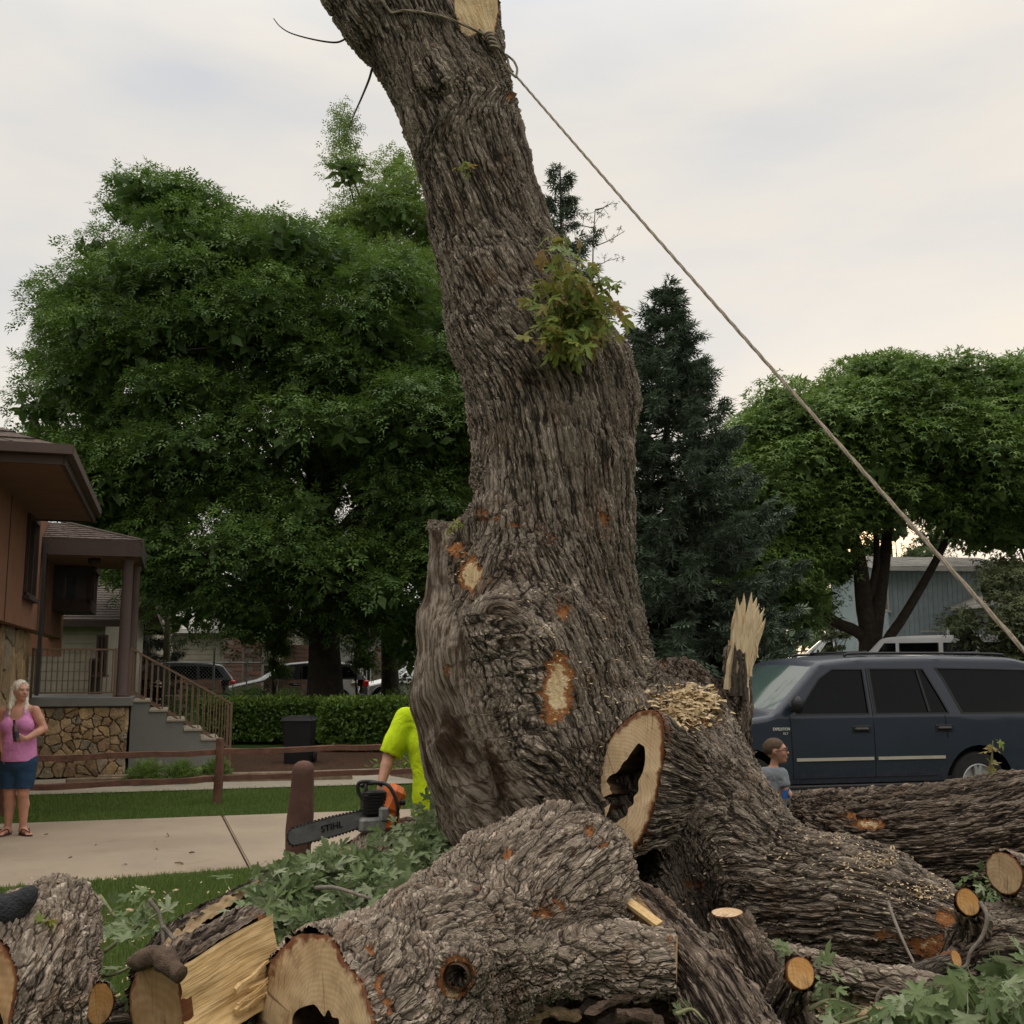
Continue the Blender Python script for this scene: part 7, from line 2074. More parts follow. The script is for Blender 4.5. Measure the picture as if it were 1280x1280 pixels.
# ------------------------------------------------------------------ vehicles
def make_car(name, label, group, loc, heading, spec, paintm, scale=1.0):
    """heading: direction of the nose (x,y). spec keys: top, W, belt, wheels, rw, windows, glass (index ranges of the top strip)"""
    hd = nrm(np.array([heading[0], heading[1], 0.0])); root = empty(name, loc, label, 'car' if name != 'parked_van' else 'van', group, math.atan2(hd[1], hd[0]))
    W_, belt, top = spec['W'], spec['belt'], spec['top']; tum = spec.get('tumble', .20); rnd = .07
    P_ = np.array([(t[0], t[1]) for t in top], float)
    xf, xr = P_[:, 0].max(), P_[:, 0].min()
    def hw(x, z):
        w = W_ - np.maximum(z - belt, 0) * tum - .35 * np.maximum(belt * .55 - z, 0) ** 2
        w = w + .012 * np.sin(np.clip((z - .4) / (belt - .4), 0, 1) * np.pi)
        w = w - .16 * np.clip((x - (xf - .75)) / .75, 0, 1) ** 2 - .09 * np.clip(((xr + .55) - x) / .55, 0, 1) ** 2
        return w
    # round the profile and find the inward offset
    dense = [P_[0]]
    for i in range(1, len(P_) - 1):
        a, b, c = P_[i - 1], P_[i], P_[i + 1]; la, lc = np.linalg.norm(a - b), np.linalg.norm(c - b); k = min(.09, la * .35, lc * .35)
        p0, p1 = b + (a - b) / la * k, b + (c - b) / lc * k
        for t in (0, .5, 1): dense.append((1 - t) ** 2 * p0 + 2 * t * (1 - t) * b + t * t * p1)
    dense.append(P_[-1]); Q = np.array(dense); seg = np.repeat(np.arange(len(P_) - 1), 1)
    tg = nrm(np.gradient(Q, axis=0)); nr = np.stack([tg[:, 1], -tg[:, 0]], 1)
    if nr[len(Q) // 2][1] < 0: nr = -nr
    I_ = Q - nr * rnd
    # bottom line with wheel arches, from rear to front
    zb = spec.get('sill', .40); ra = spec['rw'] + .085; bot = []
    for wx in sorted(spec['wheels']):
        for a in np.linspace(math.pi, 0, 15):
            bot.append((wx + ra * math.cos(a), max(zb, spec['rw'] + ra * math.sin(a))))
    poly = [tuple(p_) for p_ in I_] + [(I_[-1][0], zb)] + bot + [(I_[0][0], zb)]
    def flatpanel(outer, holes=()):
        loops = [list(outer)] + [list(h) for h in holes]
        tr = tessellate_polygon([[Vector((p[0], p[1], 0)) for p in lp] for lp in loops]); fl = [p for lp in loops for p in lp]
        bm = bmesh.new(); vs = [bm.verts.new((p[0], 0, p[1])) for p in fl]
        for t in tr:
            try: bm.faces.new([vs[i] for i in t])
            except ValueError: pass
        for z in (zb + .1, .6, .8, belt - .12, belt, belt + .15, belt + .32, belt + .5):
            bmesh.ops.bisect_plane(bm, geom=bm.verts[:] + bm.edges[:] + bm.faces[:], plane_co=(0, 0, z), plane_no=(0, 0, 1))
        for x in np.arange(xr + .3, xf, .45):
            bmesh.ops.bisect_plane(bm, geom=bm.verts[:] + bm.edges[:] + bm.faces[:], plane_co=(x, 0, 0), plane_no=(1, 0, 0))
        return bm
    def panel(mb, outer, holes, off, sides=(1, -1)):
        for sgn in sides:
            bm = flatpanel(outer, holes); bm.verts.index_update()
            vv = np.array([v.co[:] for v in bm.verts]); vv[:, 1] = sgn * (hw(vv[:, 0], vv[:, 2]) + off)
            ff = []
            for f_ in bm.faces:
                ix = [v.index for v in f_.verts]; n_ = np.cross(vv[ix[1]] - vv[ix[0]], vv[ix[2]] - vv[ix[0]])
                ff.append(ix if n_[1] * sgn >= 0 else ix[::-1])
            mb.add(vv, ff); bm.free()
    wins = spec['windows']; mb = MB(); panel(mb, poly, wins, 0)
    # top strip
    gl = spec['glass']; body, glass = mb, {}
    bow = spec.get('bow', .22)
    def bowf(i): return bow * float(np.interp(Q[i, 0], [xr, xr + .6, spec['cowl'] - .9, spec['cowl'] - .1, xf - .5, xf], [-.35, -.15, 0, 1, .6, .55]))
    segid = []
    for i in range(len(Q) - 1):
        m_ = (Q[i] + Q[i + 1]) / 2; d = [abs(np.cross(P_[k + 1] - P_[k], m_ - P_[k])) / np.linalg.norm(P_[k + 1] - P_[k]) + (0 if 0 <= np.dot(m_ - P_[k], P_[k + 1] - P_[k]) <= np.dot(P_[k + 1] - P_[k], P_[k + 1] - P_[k]) else 5) for k in range(len(P_) - 1)]
        segid.append(int(np.argmin(d)) if (i % 3 == 0) else -1)
    rows = []
    for i in range(len(Q)):
        w = float(hw(I_[i, 0], I_[i, 1])); row = []
        for sgn in (-1, 1):
            part = []
            for a in np.linspace(0, math.pi / 2, 4):
                p_ = I_[i] + nr[i] * rnd * math.sin(a); part.append((p_[0], sgn * (w - rnd + rnd * math.cos(a)), p_[1]))
            row.append(part)
        cr = []
        for u in np.linspace(-1, 1, 9)[1:-1]:
            k = 1 - u * u; cr.append((Q[i, 0] + nr[i][0] * .02 * k + bowf(i) * k, u * (w - rnd), Q[i, 1] + nr[i][1] * .035 * k))
        rows.append(row[0] + cr + row[1][::-1])
    rows = np.array(rows); m = rows.shape[1]
    v_ = rows.reshape(-1, 3)
    gf, bf_ = [], []
    for i in range(len(Q) - 1):
        for j in range(m - 1):
            q = (i * m + j, i * m + j + 1, (i + 1) * m + j + 1, (i + 1) * m + j)
            (gf if (segid[i] in gl and 3 <= j < m - 4) else bf_).append(q)
    e1 = v_[bf_[len(bf_) // 2][1]] - v_[bf_[len(bf_) // 2][0]]
    mid = bf_[len(bf_) // 2]; n_ = np.cross(v_[mid[1]] - v_[mid[0]], v_[mid[3]] - v_[mid[0]])
    if n_[2] < 0: gf = [q[::-1] for q in gf]; bf_ = [q[::-1] for q in bf_]
    mb.add(v_, bf_)
    mb.build('body', paintm, root, world=False, angle=30)
    uq = sorted({i for q in gf for i in q}); rm = {a: b for b, a in enumerate(uq)}; g = MB(); g.add(v_[uq], [tuple(rm[i] for i in q) for q in gf]); g.build('windscreen', GLASS_L, root, True, world=False)
    mb = MB(); 
    for w_ in wins:
        c_ = np.mean(w_, 0); wo_ = [tuple(c_ + (np.array(p_) - c_) * 1.06) for p_ in w_]
        for sd_ in (1, -1):
            g = MB(); panel(g, w_, (), -.012, (sd_,)); go = g.build('window', GLASS, root, world=False, angle=30)
            g = MB(); panel(g, wo_, (w_,), .004, (sd_,)); g.build('window_trim', BLACKP, go, world=False)
    # underside, arch liners
    mb = MB(); mb.box(((xf + xr) / 2, 0, zb - .02), (xf - xr - .25, W_ * 2 - .2, .10))
    for wx in spec['wheels']:
        for sgn in (1, -1):
            a = np.linspace(-.3, math.pi + .3, 16); A_ = np.stack([wx + ra * np.cos(a), np.full(16, sgn * (W_ - .03)), spec['rw'] + ra * np.sin(a)], 1); B_ = A_.copy(); B_[:, 1] = sgn * (W_ - .42)
            mb.add(np.vstack([A_, B_]), [(i, i + 1, 17 + i, 16 + i) for i in range(15)] + [tuple(range(16, 32))])
    mb.build('underbody', BLACKP, root, world=False)
    r_ = spec['rw']
    for wx in spec['wheels']:
        for sgn in (1, -1):
            c_ = np.array([wx, sgn * (W_ - .13), r_]); ax_ = (0, sgn, 0)
            t_ = MB(); t_.lathe([(r_ * .62, -.11), (r_ * .94, -.115), (r_, -.085), (r_, .085), (r_ * .94, .115), (r_ * .66, .118), (r_ * .62, .09), (r_ * .60, 0)], c_, ax_, 32); wh = t_.build('wheel', RUBBER, root, world=False, angle=35)
            t_ = MB(); t_.lathe([(r_ * .64, .0), (r_ * .64, .10), (r_ * .60, .105), (r_ * .56, .055), (r_ * .15, .03)], c_, ax_, 32)
            t_.lathe([(.07, .03), (.07, .075), (.05, .085)], c_, ax_, 16)
            for k in range(5):
                a = k * 2 * math.pi / 5 + .3; d_ = np.array([math.cos(a), 0, math.sin(a)])
                for da in (-.16, .16):
                    d2 = np.array([math.cos(a + da), 0, math.sin(a + da)])
                    t_.bar(c_ + d_ * .05 + np.array(ax_) * .065, c_ + d2 * r_ * .60 + np.array(ax_) * .085, .045, .03, ax_)
            t_.build('rim', ALLOY, wh, world=False, angle=35)
    # lamps and bumper line
    for sgn in (1, -1):
        zt_ = spec.get('lampz', belt - .25); yf = float(hw(xf - .06, zt_)); yr = float(hw(xr + .04, zt_))
        l_ = MB(); l_.box((xf - .10, sgn * (yf - .13), zt_ - .05), (.16, .34, .16), None, .04); l_.build('headlight', LAMP_W, root, world=False)
        l_ = MB(); l_.box((xr + .075, sgn * (yr - .055), zt_ + spec.get('tail_up', .02)), (.20, .16, spec.get('tail_h', .22)), None, .03); l_.build('tail_light', LAMP_R, root, world=False)
    for zz, hh_, m2 in ((.50, .16, BLACKP),):
        l_ = MB(); l_.box((xf - .02, 0, zz), (.14, W_ * 1.66, hh_), None, .04); l_.build('bumper', m2, root, world=False)
        l_ = MB(); l_.box((xr + .02, 0, zz), (.14, W_ * 1.72, hh_), None, .04); l_.build('bumper', m2, root, world=False)
    for sgn in (1, -1):
        mz = belt + .10; mxp = spec['cowl'] - .28
        l_ = MB(); l_.box((mxp, sgn * (W_ + .12), mz + .06), (.13, .17, .20), None, .055); l_.bar((mxp, sgn * (W_ - .02), mz), (mxp, sgn * (W_ + .06), mz + .02), .06, .06)
        l_.build('mirror', BLACKP, root, world=False, angle=50)
        for hx in spec.get('handles', ()):
            l_ = MB(); y_ = float(hw(np.array(hx), np.array(belt - .14))); l_.box((hx, sgn * (y_ + .010), belt - .14), (.20, .05, .05), None, .02); l_.box((hx, sgn * (y_ + .002), belt - .14), (.25, .012, .085), None, .005)
            l_.build('door_handle', BLACKP, root, world=False)
        for (xs0, z0_, xs1, z1_) in spec.get('seams', ()):
            sm = MB(); n = 8; pts = [(xs0 + (xs1 - xs0) * t, z0_ + (z1_ - z0_) * t) for t in np.linspace(0, 1, n)]
            for k in range(n - 1):
                a = np.array([pts[k][0], sgn * (float(hw(np.array(pts[k][0]), np.array(pts[k][1]))) + .0005), pts[k][1]]); b = np.array([pts[k + 1][0], sgn * (float(hw(np.array(pts[k + 1][0]), np.array(pts[k + 1][1]))) + .0005), pts[k + 1][1]])
                sm.bar(a, b, .010, .006, (0, sgn, 0))
            sm.build('door_seam', simple('seam_black', (.004, .004, .004), .9) if 'seam_black' not in bpy.data.materials else bpy.data.materials['seam_black'], root, world=False)
    root.scale = (scale,) * 3
    return root, hw
SUV = dict(W=.985, belt=1.20, cowl=1.32, rw=.385, wheels=(1.62, -1.45), sill=.44, tumble=.22, bow=.20, tail_h=.42, tail_up=.12,
           top=[(2.58, .46), (2.64, .62), (2.62, .93), (2.46, 1.08), (1.30, 1.24), (.62, 1.86), (.1, 1.915), (-1.0, 1.935), (-2.1, 1.92), (-2.45, 1.85), (-2.62, 1.22), (-2.68, .80), (-2.66, .46)],
           glass=(4, 9), handles=(.15, -.98),
           windows=[[(.98, 1.25), (.04, 1.25), (.04, 1.765), (.44, 1.765), (.62, 1.66)], [(-.07, 1.25), (-1.05, 1.25), (-.96, 1.45), (-.80, 1.77), (-.07, 1.77)], [(-1.26, 1.25), (-2.42, 1.25), (-2.28, 1.76), (-1.0, 1.78), (-1.08, 1.66)]],
           seams=[(1.08, 1.22, 1.06, .50), (-.015, 1.78, -.02, .50), (-1.0, 1.22, -1.02, .95), (1.06, .50, -.85, .50)])
SEDAN = dict(W=.90, belt=.92, cowl=1.05, rw=.32, wheels=(1.38, -1.36), sill=.28, tumble=.34, bow=.18, tail_h=.14, tail_up=-.02, lampz=.72,
             top=[(2.28, .30), (2.34, .50), (2.26, .70), (1.08, .96), (.30, 1.40), (-.6, 1.44), (-1.2, 1.36), (-1.85, 1.05), (-2.28, .98), (-2.34, .62), (-2.30, .30)],
             glass=(3, 6), handles=(.05, -.9), windows=[[(.92, .97), (-.02, .97), (-.02, 1.34), (.36, 1.33)], [(-.12, .97), (-1.25, .97), (-1.42, 1.06), (-1.02, 1.31), (-.12, 1.35)]], seams=[(-.07, .95, -.07, .35), (.95, .95, .95, .35)])
CROSS = dict(W=.92, belt=1.06, cowl=1.15, rw=.36, wheels=(1.42, -1.34), sill=.36, tumble=.28, bow=.18, tail_h=.22, tail_up=.10, lampz=.86,
             top=[(2.30, .36), (2.36, .58), (2.26, .86), (1.18, 1.10), (.42, 1.62), (-.3, 1.69), (-1.5, 1.66), (-1.95, 1.58), (-2.30, 1.12), (-2.36, .70), (-2.32, .36)],
             glass=(3, 7), handles=(.1, -.85), windows=[[(.98, 1.11), (.0, 1.11), (.0, 1.54), (.48, 1.53)], [(-.1, 1.11), (-1.05, 1.11), (-1.05, 1.55), (-.1, 1.55)], [(-1.15, 1.13), (-1.95, 1.17), (-1.72, 1.52), (-1.15, 1.55)]], seams=[(-.05, 1.1, -.05, .42), (1.0, 1.1, 1.0, .42)])
VAN = dict(W=1.0, belt=1.28, cowl=1.95, rw=.36, wheels=(1.75, -1.55), sill=.40, tumble=.10, bow=.22, tail_h=.40, tail_up=.0, lampz=1.0,
           top=[(2.65, .42), (2.70, .62), (2.62, 1.05), (1.95, 1.30), (1.22, 2.08), (.6, 2.14), (-1.8, 2.14), (-2.55, 2.08), (-2.68, 1.30), (-2.70, .42)],
           glass=(3, 7), handles=(.9,), windows=[[(1.55, 1.34), (.80, 1.34), (.80, 1.92), (1.12, 1.92)], [(.66, 1.34), (-.42, 1.34), (-.42, 1.92), (.66, 1.92)], [(-.60, 1.34), (-1.45, 1.34), (-1.45, 1.92), (-.60, 1.92)], [(-1.60, 1.34), (-2.42, 1.34), (-2.38, 1.92), (-1.60, 1.92)]], seams=[(.73, 1.3, .73, .45)])
fw = np.array([-.970, -.242, 0]); lf = np.array([.242, -.970, 0])
sc_ = 1.0; rootp = np.array([3.28, 13.2, .012]) - fw * 1.07 - lf * .985
suv, hwf = make_car('parked_car', 'large navy blue four wheel drive parked broadside behind the log at right', 'vehicles parked in the car park', rootp, fw, SUV, PAINT_BLUE)
def on_side(x, z, off=.004): return np.array([x, float(hwf(np.array(x), np.array(z))) + off, z])
for (x0, x1) in ((1.02, .01), (-.05, -.96)):
    mb = MB()
    n = 6; xs2 = np.linspace(x0, x1, n)
    for k in range(n - 1): mb.bar(on_side(xs2[k], .72, .008), on_side(xs2[k + 1], .72, .008), .035, .018, (0, 1, 0))
    mb.build('side_moulding', simple('moulding', (.40, .36, .29), .4, .1), suv, world=False)
mb = MB(); mb.box((.1, .93, .40), (2.3, .16, .05), None, .015); mb.box((.1, .90, .47), (2.5, .10, .04)); mb.build('running_board', BLACKP, suv, world=False)
for sgn in (1, -1):
    mb = MB(); mb.tube(spline(np.array([(.15, sgn * .66, 1.93), (.05, sgn * .66, 1.962), (-1.0, sgn * .66, 1.972), (-2.05, sgn * .66, 1.962), (-2.15, sgn * .66, 1.92)]), 30), .016, 8); mb.build('roof_rail', BLACKP, suv, True, world=False)
for x in (-.15, -1.75):
    mb = MB(); mb.bar((x, -.66, 1.985), (x, .66, 1.985), .07, .025, bev=.01); mb.build('cross_bar', BLACKP, suv, world=False)
mb = MB(); mb.bar(on_side(1.18, 1.26, -.06), on_side(.70, 1.76, -.005), .05, .04); mb.build('wiper', BLACKP, suv, world=False) if False else None
mb = MB(); mb.bar(on_side(-.80, 1.26, -.004), on_side(-.72, 1.76, -.004), .03, .012, (0, 1, 0)); mb.build('quarter_bar', BLACKP, suv, world=False)
def text_mesh(txt, size, ext=.003, shear=0.0):
    cu = bpy.data.curves.new('txt', 'FONT'); cu.body = txt; cu.size = size; cu.extrude = ext; cu.align_x = 'CENTER'; cu.align_y = 'CENTER'; cu.shear = shear
    ob = bpy.data.objects.new('txt', cu); COL.objects.link(ob)
    dg = bpy.context.evaluated_depsgraph_get(); dg.update(); me = bpy.data.meshes.new_from_object(ob.evaluated_get(dg))
    bpy.data.objects.remove(ob); bpy.data.curves.remove(cu); me.materials.clear(); return me
def place_text(txt, size, o_, ux, uy, mat, parent, world=True, name='lettering', sx=1.0):
    me = text_mesh(txt, size); n = len(me.vertices); c = np.zeros(n * 3, np.float32); me.vertices.foreach_get('co', c); c = c.reshape(-1, 3)
    uz = nrm(np.cross(ux, uy)); v = np.asarray(o_) + c[:, :1] * sx * np.asarray(ux) + c[:, 1:2] * np.asarray(uy) + c[:, 2:] * uz
    me.vertices.foreach_set('co', v.astype(np.float32).ravel()); me.update()
    return put(name, me, mat, parent, world)
place_text('EXPEDITION', .050, on_side(1.205, 1.075, .012), np.array([-1.0, 0, 0]), np.array([0, 0, 1.0]), WHITE_M, suv, False, 'badge', .78)
place_text('XLT', .036, on_side(1.155, 1.025, .012), np.array([-1.0, 0, 0]), np.array([0, 0, 1.0]), WHITE_M, suv, False, 'badge', 1.1)
GC = 'vehicles parked in the car park'
def car_at(px, Y, hd, spec, pm, lab, group=GC, name='parked_car', dz=0):
    x = X(px, Y); return make_car(name, lab, group, (x, Y, float(gz(x, Y)) + .012 + dz), hd, spec, pm)[0]
car_at(1010, 19.5, (-.35, -.94), SUV, PAINT_DKGREY, 'dark grey car facing the camera right behind the navy car windscreen')
car_at(1155, 34.5, (-.88, .46), VAN, PAINT_WHITE, 'white passenger van parked behind the roof of the navy car', name='parked_van', dz=.30)
car_at(976, 60, (.1, 1), SEDAN, PAINT_SILVER, 'small silver car seen from behind, far up by the picket fence')
car_at(1030, 46, (-.96, -.2), CROSS, PAINT_RED, 'dark red car with only its roof showing behind the dark grey car')
car_at(1075, 41, (-.9, .3), SEDAN, PAINT_BLACK, 'black car roof showing between the red car and the white van', dz=.35)
car_at(1300, 33, (-.9, -.4), CROSS, PAINT_WHITE, 'white car cut off by the right edge of the picture', dz=.1)
car_at(936, 58, (.15, 1), SEDAN, PAINT_RED, 'red and white car tail just left of the silver car far away')
car_at(1052, 64, (-1, .1), VAN, PAINT_WHITE, 'distant white vehicle behind the small airy tree')
GS = 'cars parked along the side street'
car_at(206, 38.5, (-.90, -.43), CROSS, PAINT_DKGREY, 'dark grey hatchback with red tail lamps behind the stair railing', GS)
car_at(375, 39, (-.96, -.25), CROSS, PAINT_BLACK, 'black car half hidden by the ash trunk', GS)
car_at(528, 44, (-.95, -.3), CROSS, PAINT_WHITE, 'white car just left of the leaning trunk beyond the hedge', GS)
# ------------------------------------------------------------------ people
def skin_mat(name, col):
    t = NT(name); g = t.n('TexCoord').outputs['Object']; a = t.noise(g, 14, 4, .6).outputs[0]
    c = t.mix(t.rng(a, .35, .7), tuple(x * .88 for x in col), (col[0] * 1.1, col[1] * .95, col[2] * .9))
    t.done(c, .55, .35, t.bump(a, .002)); t.set(t.b, 'Subsurface Weight', .08); t.set(t.b, 'Subsurface Scale', .02); return t.m
SKIN = skin_mat('skin_fair', (0.50, 0.27, 0.19)); SKIN2 = skin_mat('skin_arm', (0.46, 0.255, 0.17)); SKIN3 = skin_mat('skin_child', (0.43, 0.24, 0.16))
def cloth(name, c, wr=.02, sc=9):
    t = NT(name); g = t.n('TexCoord').outputs['Object']; a = t.noise(g, sc, 4, .55, .8).outputs[0]; b = t.noise(g, 220, 2).outputs[0]
    t.done(t.mix(t.rng(a, .3, .7, 0, .35), c, tuple(x * .72 for x in c)), .9, .15, t.bump(t.math('ADD', a, t.math('MULTIPLY', b, .05)), wr)); return t.m
def rotm(yaw, pitch=0.0, roll=0.0):
    cy, sy = math.cos(yaw), math.sin(yaw); cp, sp_ = math.cos(pitch), math.sin(pitch); cr, sr = math.cos(roll), math.sin(roll)
    Z = np.array([[cy, -sy, 0], [sy, cy, 0], [0, 0, 1]]); Xm = np.array([[1, 0, 0], [0, cp, -sp_], [0, sp_, cp]]); Ym = np.array([[cr, 0, sr], [0, 1, 0], [-sr, 0, cr]])
    return Z @ Ym @ Xm
def head(S, c, Rm, k=1.0):
    """local head axes: x = right ear, y = back, z = up; the face looks along -y. k = scale (1 = adult, 0.225 m tall)"""
    f = lambda x, y, z: np.asarray(c) + Rm @ (np.array([x, y, z]) * k)
    el = lambda p_, r_, kk=.012, op='add': S.ell(f(*p_), np.array(r_) * k, kk * k, op, Rm)
    el((0, .012, .028), (.074, .092, .088)); el((0, -.018, -.030), (.056, .066, .068), .03)
    el((0, -.052, -.084), (.026, .026, .022), .025)
    el((.032, -.062, -.024), (.022, .016, .020), .02); el((-.032, -.062, -.024), (.022, .016, .020), .02)
    el((0, -.076, .028), (.048, .012, .012), .02)
    for s_ in (-1, 1): el((s_ * .030, -.088, .008), (.016, .009, .010), .008, 'sub')
    S.cone(f(0, -.078, .018), f(0, -.099, -.022), .008 * k, .0125 * k, .010 * k)
    for s_ in (-1, 1): S.ell(f(s_ * .010, -.090, -.025), np.array([.008, .009, .007]) * k, .006 * k, rot=Rm)
    el((0, -.079, -.050), (.023, .011, .0065), .006); el((0, -.077, -.063), (.020, .011, .0065), .006)
    el((0, -.091, -.0565), (.020, .004, .0018), .003, 'sub')
    for s_ in (-1, 1): el((s_ * .075, .012, .002), (.008, .018, .030), .008)
    return f
def face_bits(parent, f, Rm, k, brow=(.16, .11, .07), lip=(.36, .12, .10), eye=(.05, .04, .03)):
    for s_ in (-1, 1):
        mb = MB(); mb.lathe([(.0005, -.0105 * k), (.006 * k, -.009 * k), (.0105 * k, 0), (.006 * k, .009 * k), (.0005, .0105 * k)], f(s_ * .030, -.074, .008), Rm @ np.array([0, -1, 0]), 12); e_ = mb.build('eye', simple('eye_white', (.55, .52, .48), .3) if 'eye_white' not in bpy.data.materials else bpy.data.materials['eye_white'], parent, True)
        mb = MB(); mb.lathe([(.0055 * k, 0), (.0055 * k, .0015 * k)], f(s_ * .030, -.0835, .008), Rm @ np.array([0, -1, 0]), 12); mb.build('iris', simple('iris_dark', eye, .2), e_)
        mb = MB(); mb.tube([f(s_ * .014, -.090, .024), f(s_ * .030, -.092, .030), f(s_ * .046, -.080, .025)], [.003 * k, .0035 * k, .002 * k], 6); mb.build('eyebrow', simple('brow', brow, .9), parent, True)
    mb = MB()
    mb.tube([f(-.021, -.084, -.056), f(-.008, -.0915, -.0505), f(0, -.0925, -.052), f(.008, -.0915, -.0505), f(.021, -.084, -.056)], np.array([.0015, .0035, .003, .0035, .0015]) * k, 6)
    mb.tube([f(-.021, -.084, -.057), f(0, -.0905, -.0635), f(.021, -.084, -.057)], np.array([.0015, .004, .0015]) * k, 6); mb.build('lips', simple('lips', lip, .5), parent, True)
def hand(S, wrist, d, pn, curl, k=1.0, side=1, spread=.10, thumb=.6, tcurl=.4):
    """d: pointing direction, pn: palm normal (the side fingers close to), side: +1/-1 which edge bears the thumb; curl: four finger curls"""
    wrist = np.asarray(wrist, float); d = nrm(d); pn = nrm(pn - d * np.dot(pn, d)); s = np.cross(d, pn) * side
    S.chain([[*(wrist), .023 * k], [*(wrist + d * .03 * k), .024 * k]], .01, sq=(pn, 1.35))
    for o_, l_ in ((-.030, .080), (-.010, .088), (.011, .090), (.030, .084)):
        S.cone(wrist + d * .022 * k + s * o_ * .5 * k, wrist + (d * l_ + s * o_) * k, .0135 * k, .0105 * k, .008 * k)
    for i, (o_, l_, L_) in enumerate(((-.031, .082, (.032, .020, .016)), (-.0105, .090, (.040, .026, .019)), (.011, .092, (.044, .029, .020)), (.031, .086, (.038, .024, .019)))):
        p_ = wrist + (d * l_ + s * o_) * k; a = curl[i] * .45 + .08; sp = spread * (i - 1.5)
        dd = nrm(d + s * sp * .5)
        r_ = (.0088, .0080, .0070)
        for j, ln_ in enumerate(L_):
            dr = dd * math.cos(a) + pn * math.sin(a); q_ = p_ + dr * ln_ * k; S.cone(p_, q_, r_[j] * k, r_[j] * .9 * k, .0035 * k); p_ = q_; a += curl[i]
    p_ = wrist + (d * .028 + s * .026) * k; dr = nrm(d * (1 - thumb * .55) + s * thumb + pn * .35)
    S.cone(wrist + d * .012 * k + s * .012 * k, p_, .014 * k, .013 * k, .008 * k)
    for ln_, r_ in ((.036, .0112), (.030, .0098), (.022, .0085)):
        q_ = p_ + dr * ln_ * k; S.cone(p_, q_, r_ * k, r_ * .92 * k, .004 * k); p_ = q_; dr = nrm(dr + (pn * .8 + d * .2 - s * .3) * tcurl)
def sdf_obj(S, name, mat, parent, it=1, sub=False, lab=None, warp=None):
    v, f = S.mesh(); v = relax(v, f, it, .4)
    if sub: v, f = subdivide(v, f); v = relax(v, f, 1, .3)
    if warp is not None: v = warp(v)
    return put(name, mesh(name, v, f, True), mat, parent, label=lab)
def torso(S, J, grow=0.0, k=.05):
    for a, b, ra, rb, sq in J: S.cone(a, b, ra + grow, rb + grow, k, sq=sq)

# ---- woman at the left on the sidewalk
YW = float(G(15, 1044, .022)[1]); sW = FPX / YW
wm = empty('person', (X(20, YW), YW, .022), 'woman with long pale hair, pink tank top and denim shorts, holding a bottle', 'person')
def w(px, py, dy=0.0): 
    q = P(px, py, YW); return np.array([q[0], YW + dy, q[2]])
FY = (np.array([0, 1.0, 0]), 1.28)
lo = w(-14, 1056) - [.05, .42, .05]; hi = w(66, 846) + [.05, .36, .05]
Hd = .0085
SK = SDF(lo, hi, Hd)
TJ = [(w(24, 946), w(24, 930), .158, .150, FY), (w(24, 930), w(24, 912), .150, .142, FY), (w(24, 912), w(23.5, 897), .148, .140, FY), (w(13, 889, .01), w(36, 888, .01), .062, .060, None)]
bust = [(w(15, 907, -.085), .078), (w(36, 906, -.085), .078)]
torso(SK, TJ)
for b, r_ in bust: SK.ell(b, (r_, r_ * .9, r_), .04)
SK.cone(w(24, 944, -.04), w(24, 928, -.05), .11, .10, .06)
SK.chain([[*w(25, 887, .01), .054], [*w(26, 874, -.005), .050]], .03)
RW = rotm(R(52), R(-4), 0)
fH = head(SK, w(27, 864.5, -.02), RW, .98)
# arms
ls, le_, lw_ = w(44, 888, .0), w(53.5, 911, .02), w(42.5, 922, -.20)
SK.chain([[*ls, .052], [*((ls + le_) / 2), .050], [*le_, .043]], .02); SK.chain([[*le_, .043], [*((le_ * .6 + lw_ * .4)), .040], [*lw_, .026]], .012)
hand(SK, lw_, nrm(w(36, 920, -.235) - lw_), np.array([-.1, .9, .1]), (.95, .9, .85, .85), .95, 1, thumb=.7, tcurl=.6)
rs0, re_, rw_ = w(5, 889, .0), w(-1, 918, .03), w(10.5, 939, -.12)
SK.chain([[*rs0, .052], [*((rs0 + re_) / 2), .050], [*re_, .042]], .02); SK.chain([[*re_, .043], [*(re_ * .6 + rw_ * .4), .040], [*rw_, .027]], .012)
hand(SK, rw_, nrm(w(16, 952, -.15) - rw_), np.array([.25, .8, -.1]), (.30, .25, .22, .2), .95, -1, .3, thumb=.55, tcurl=.2)
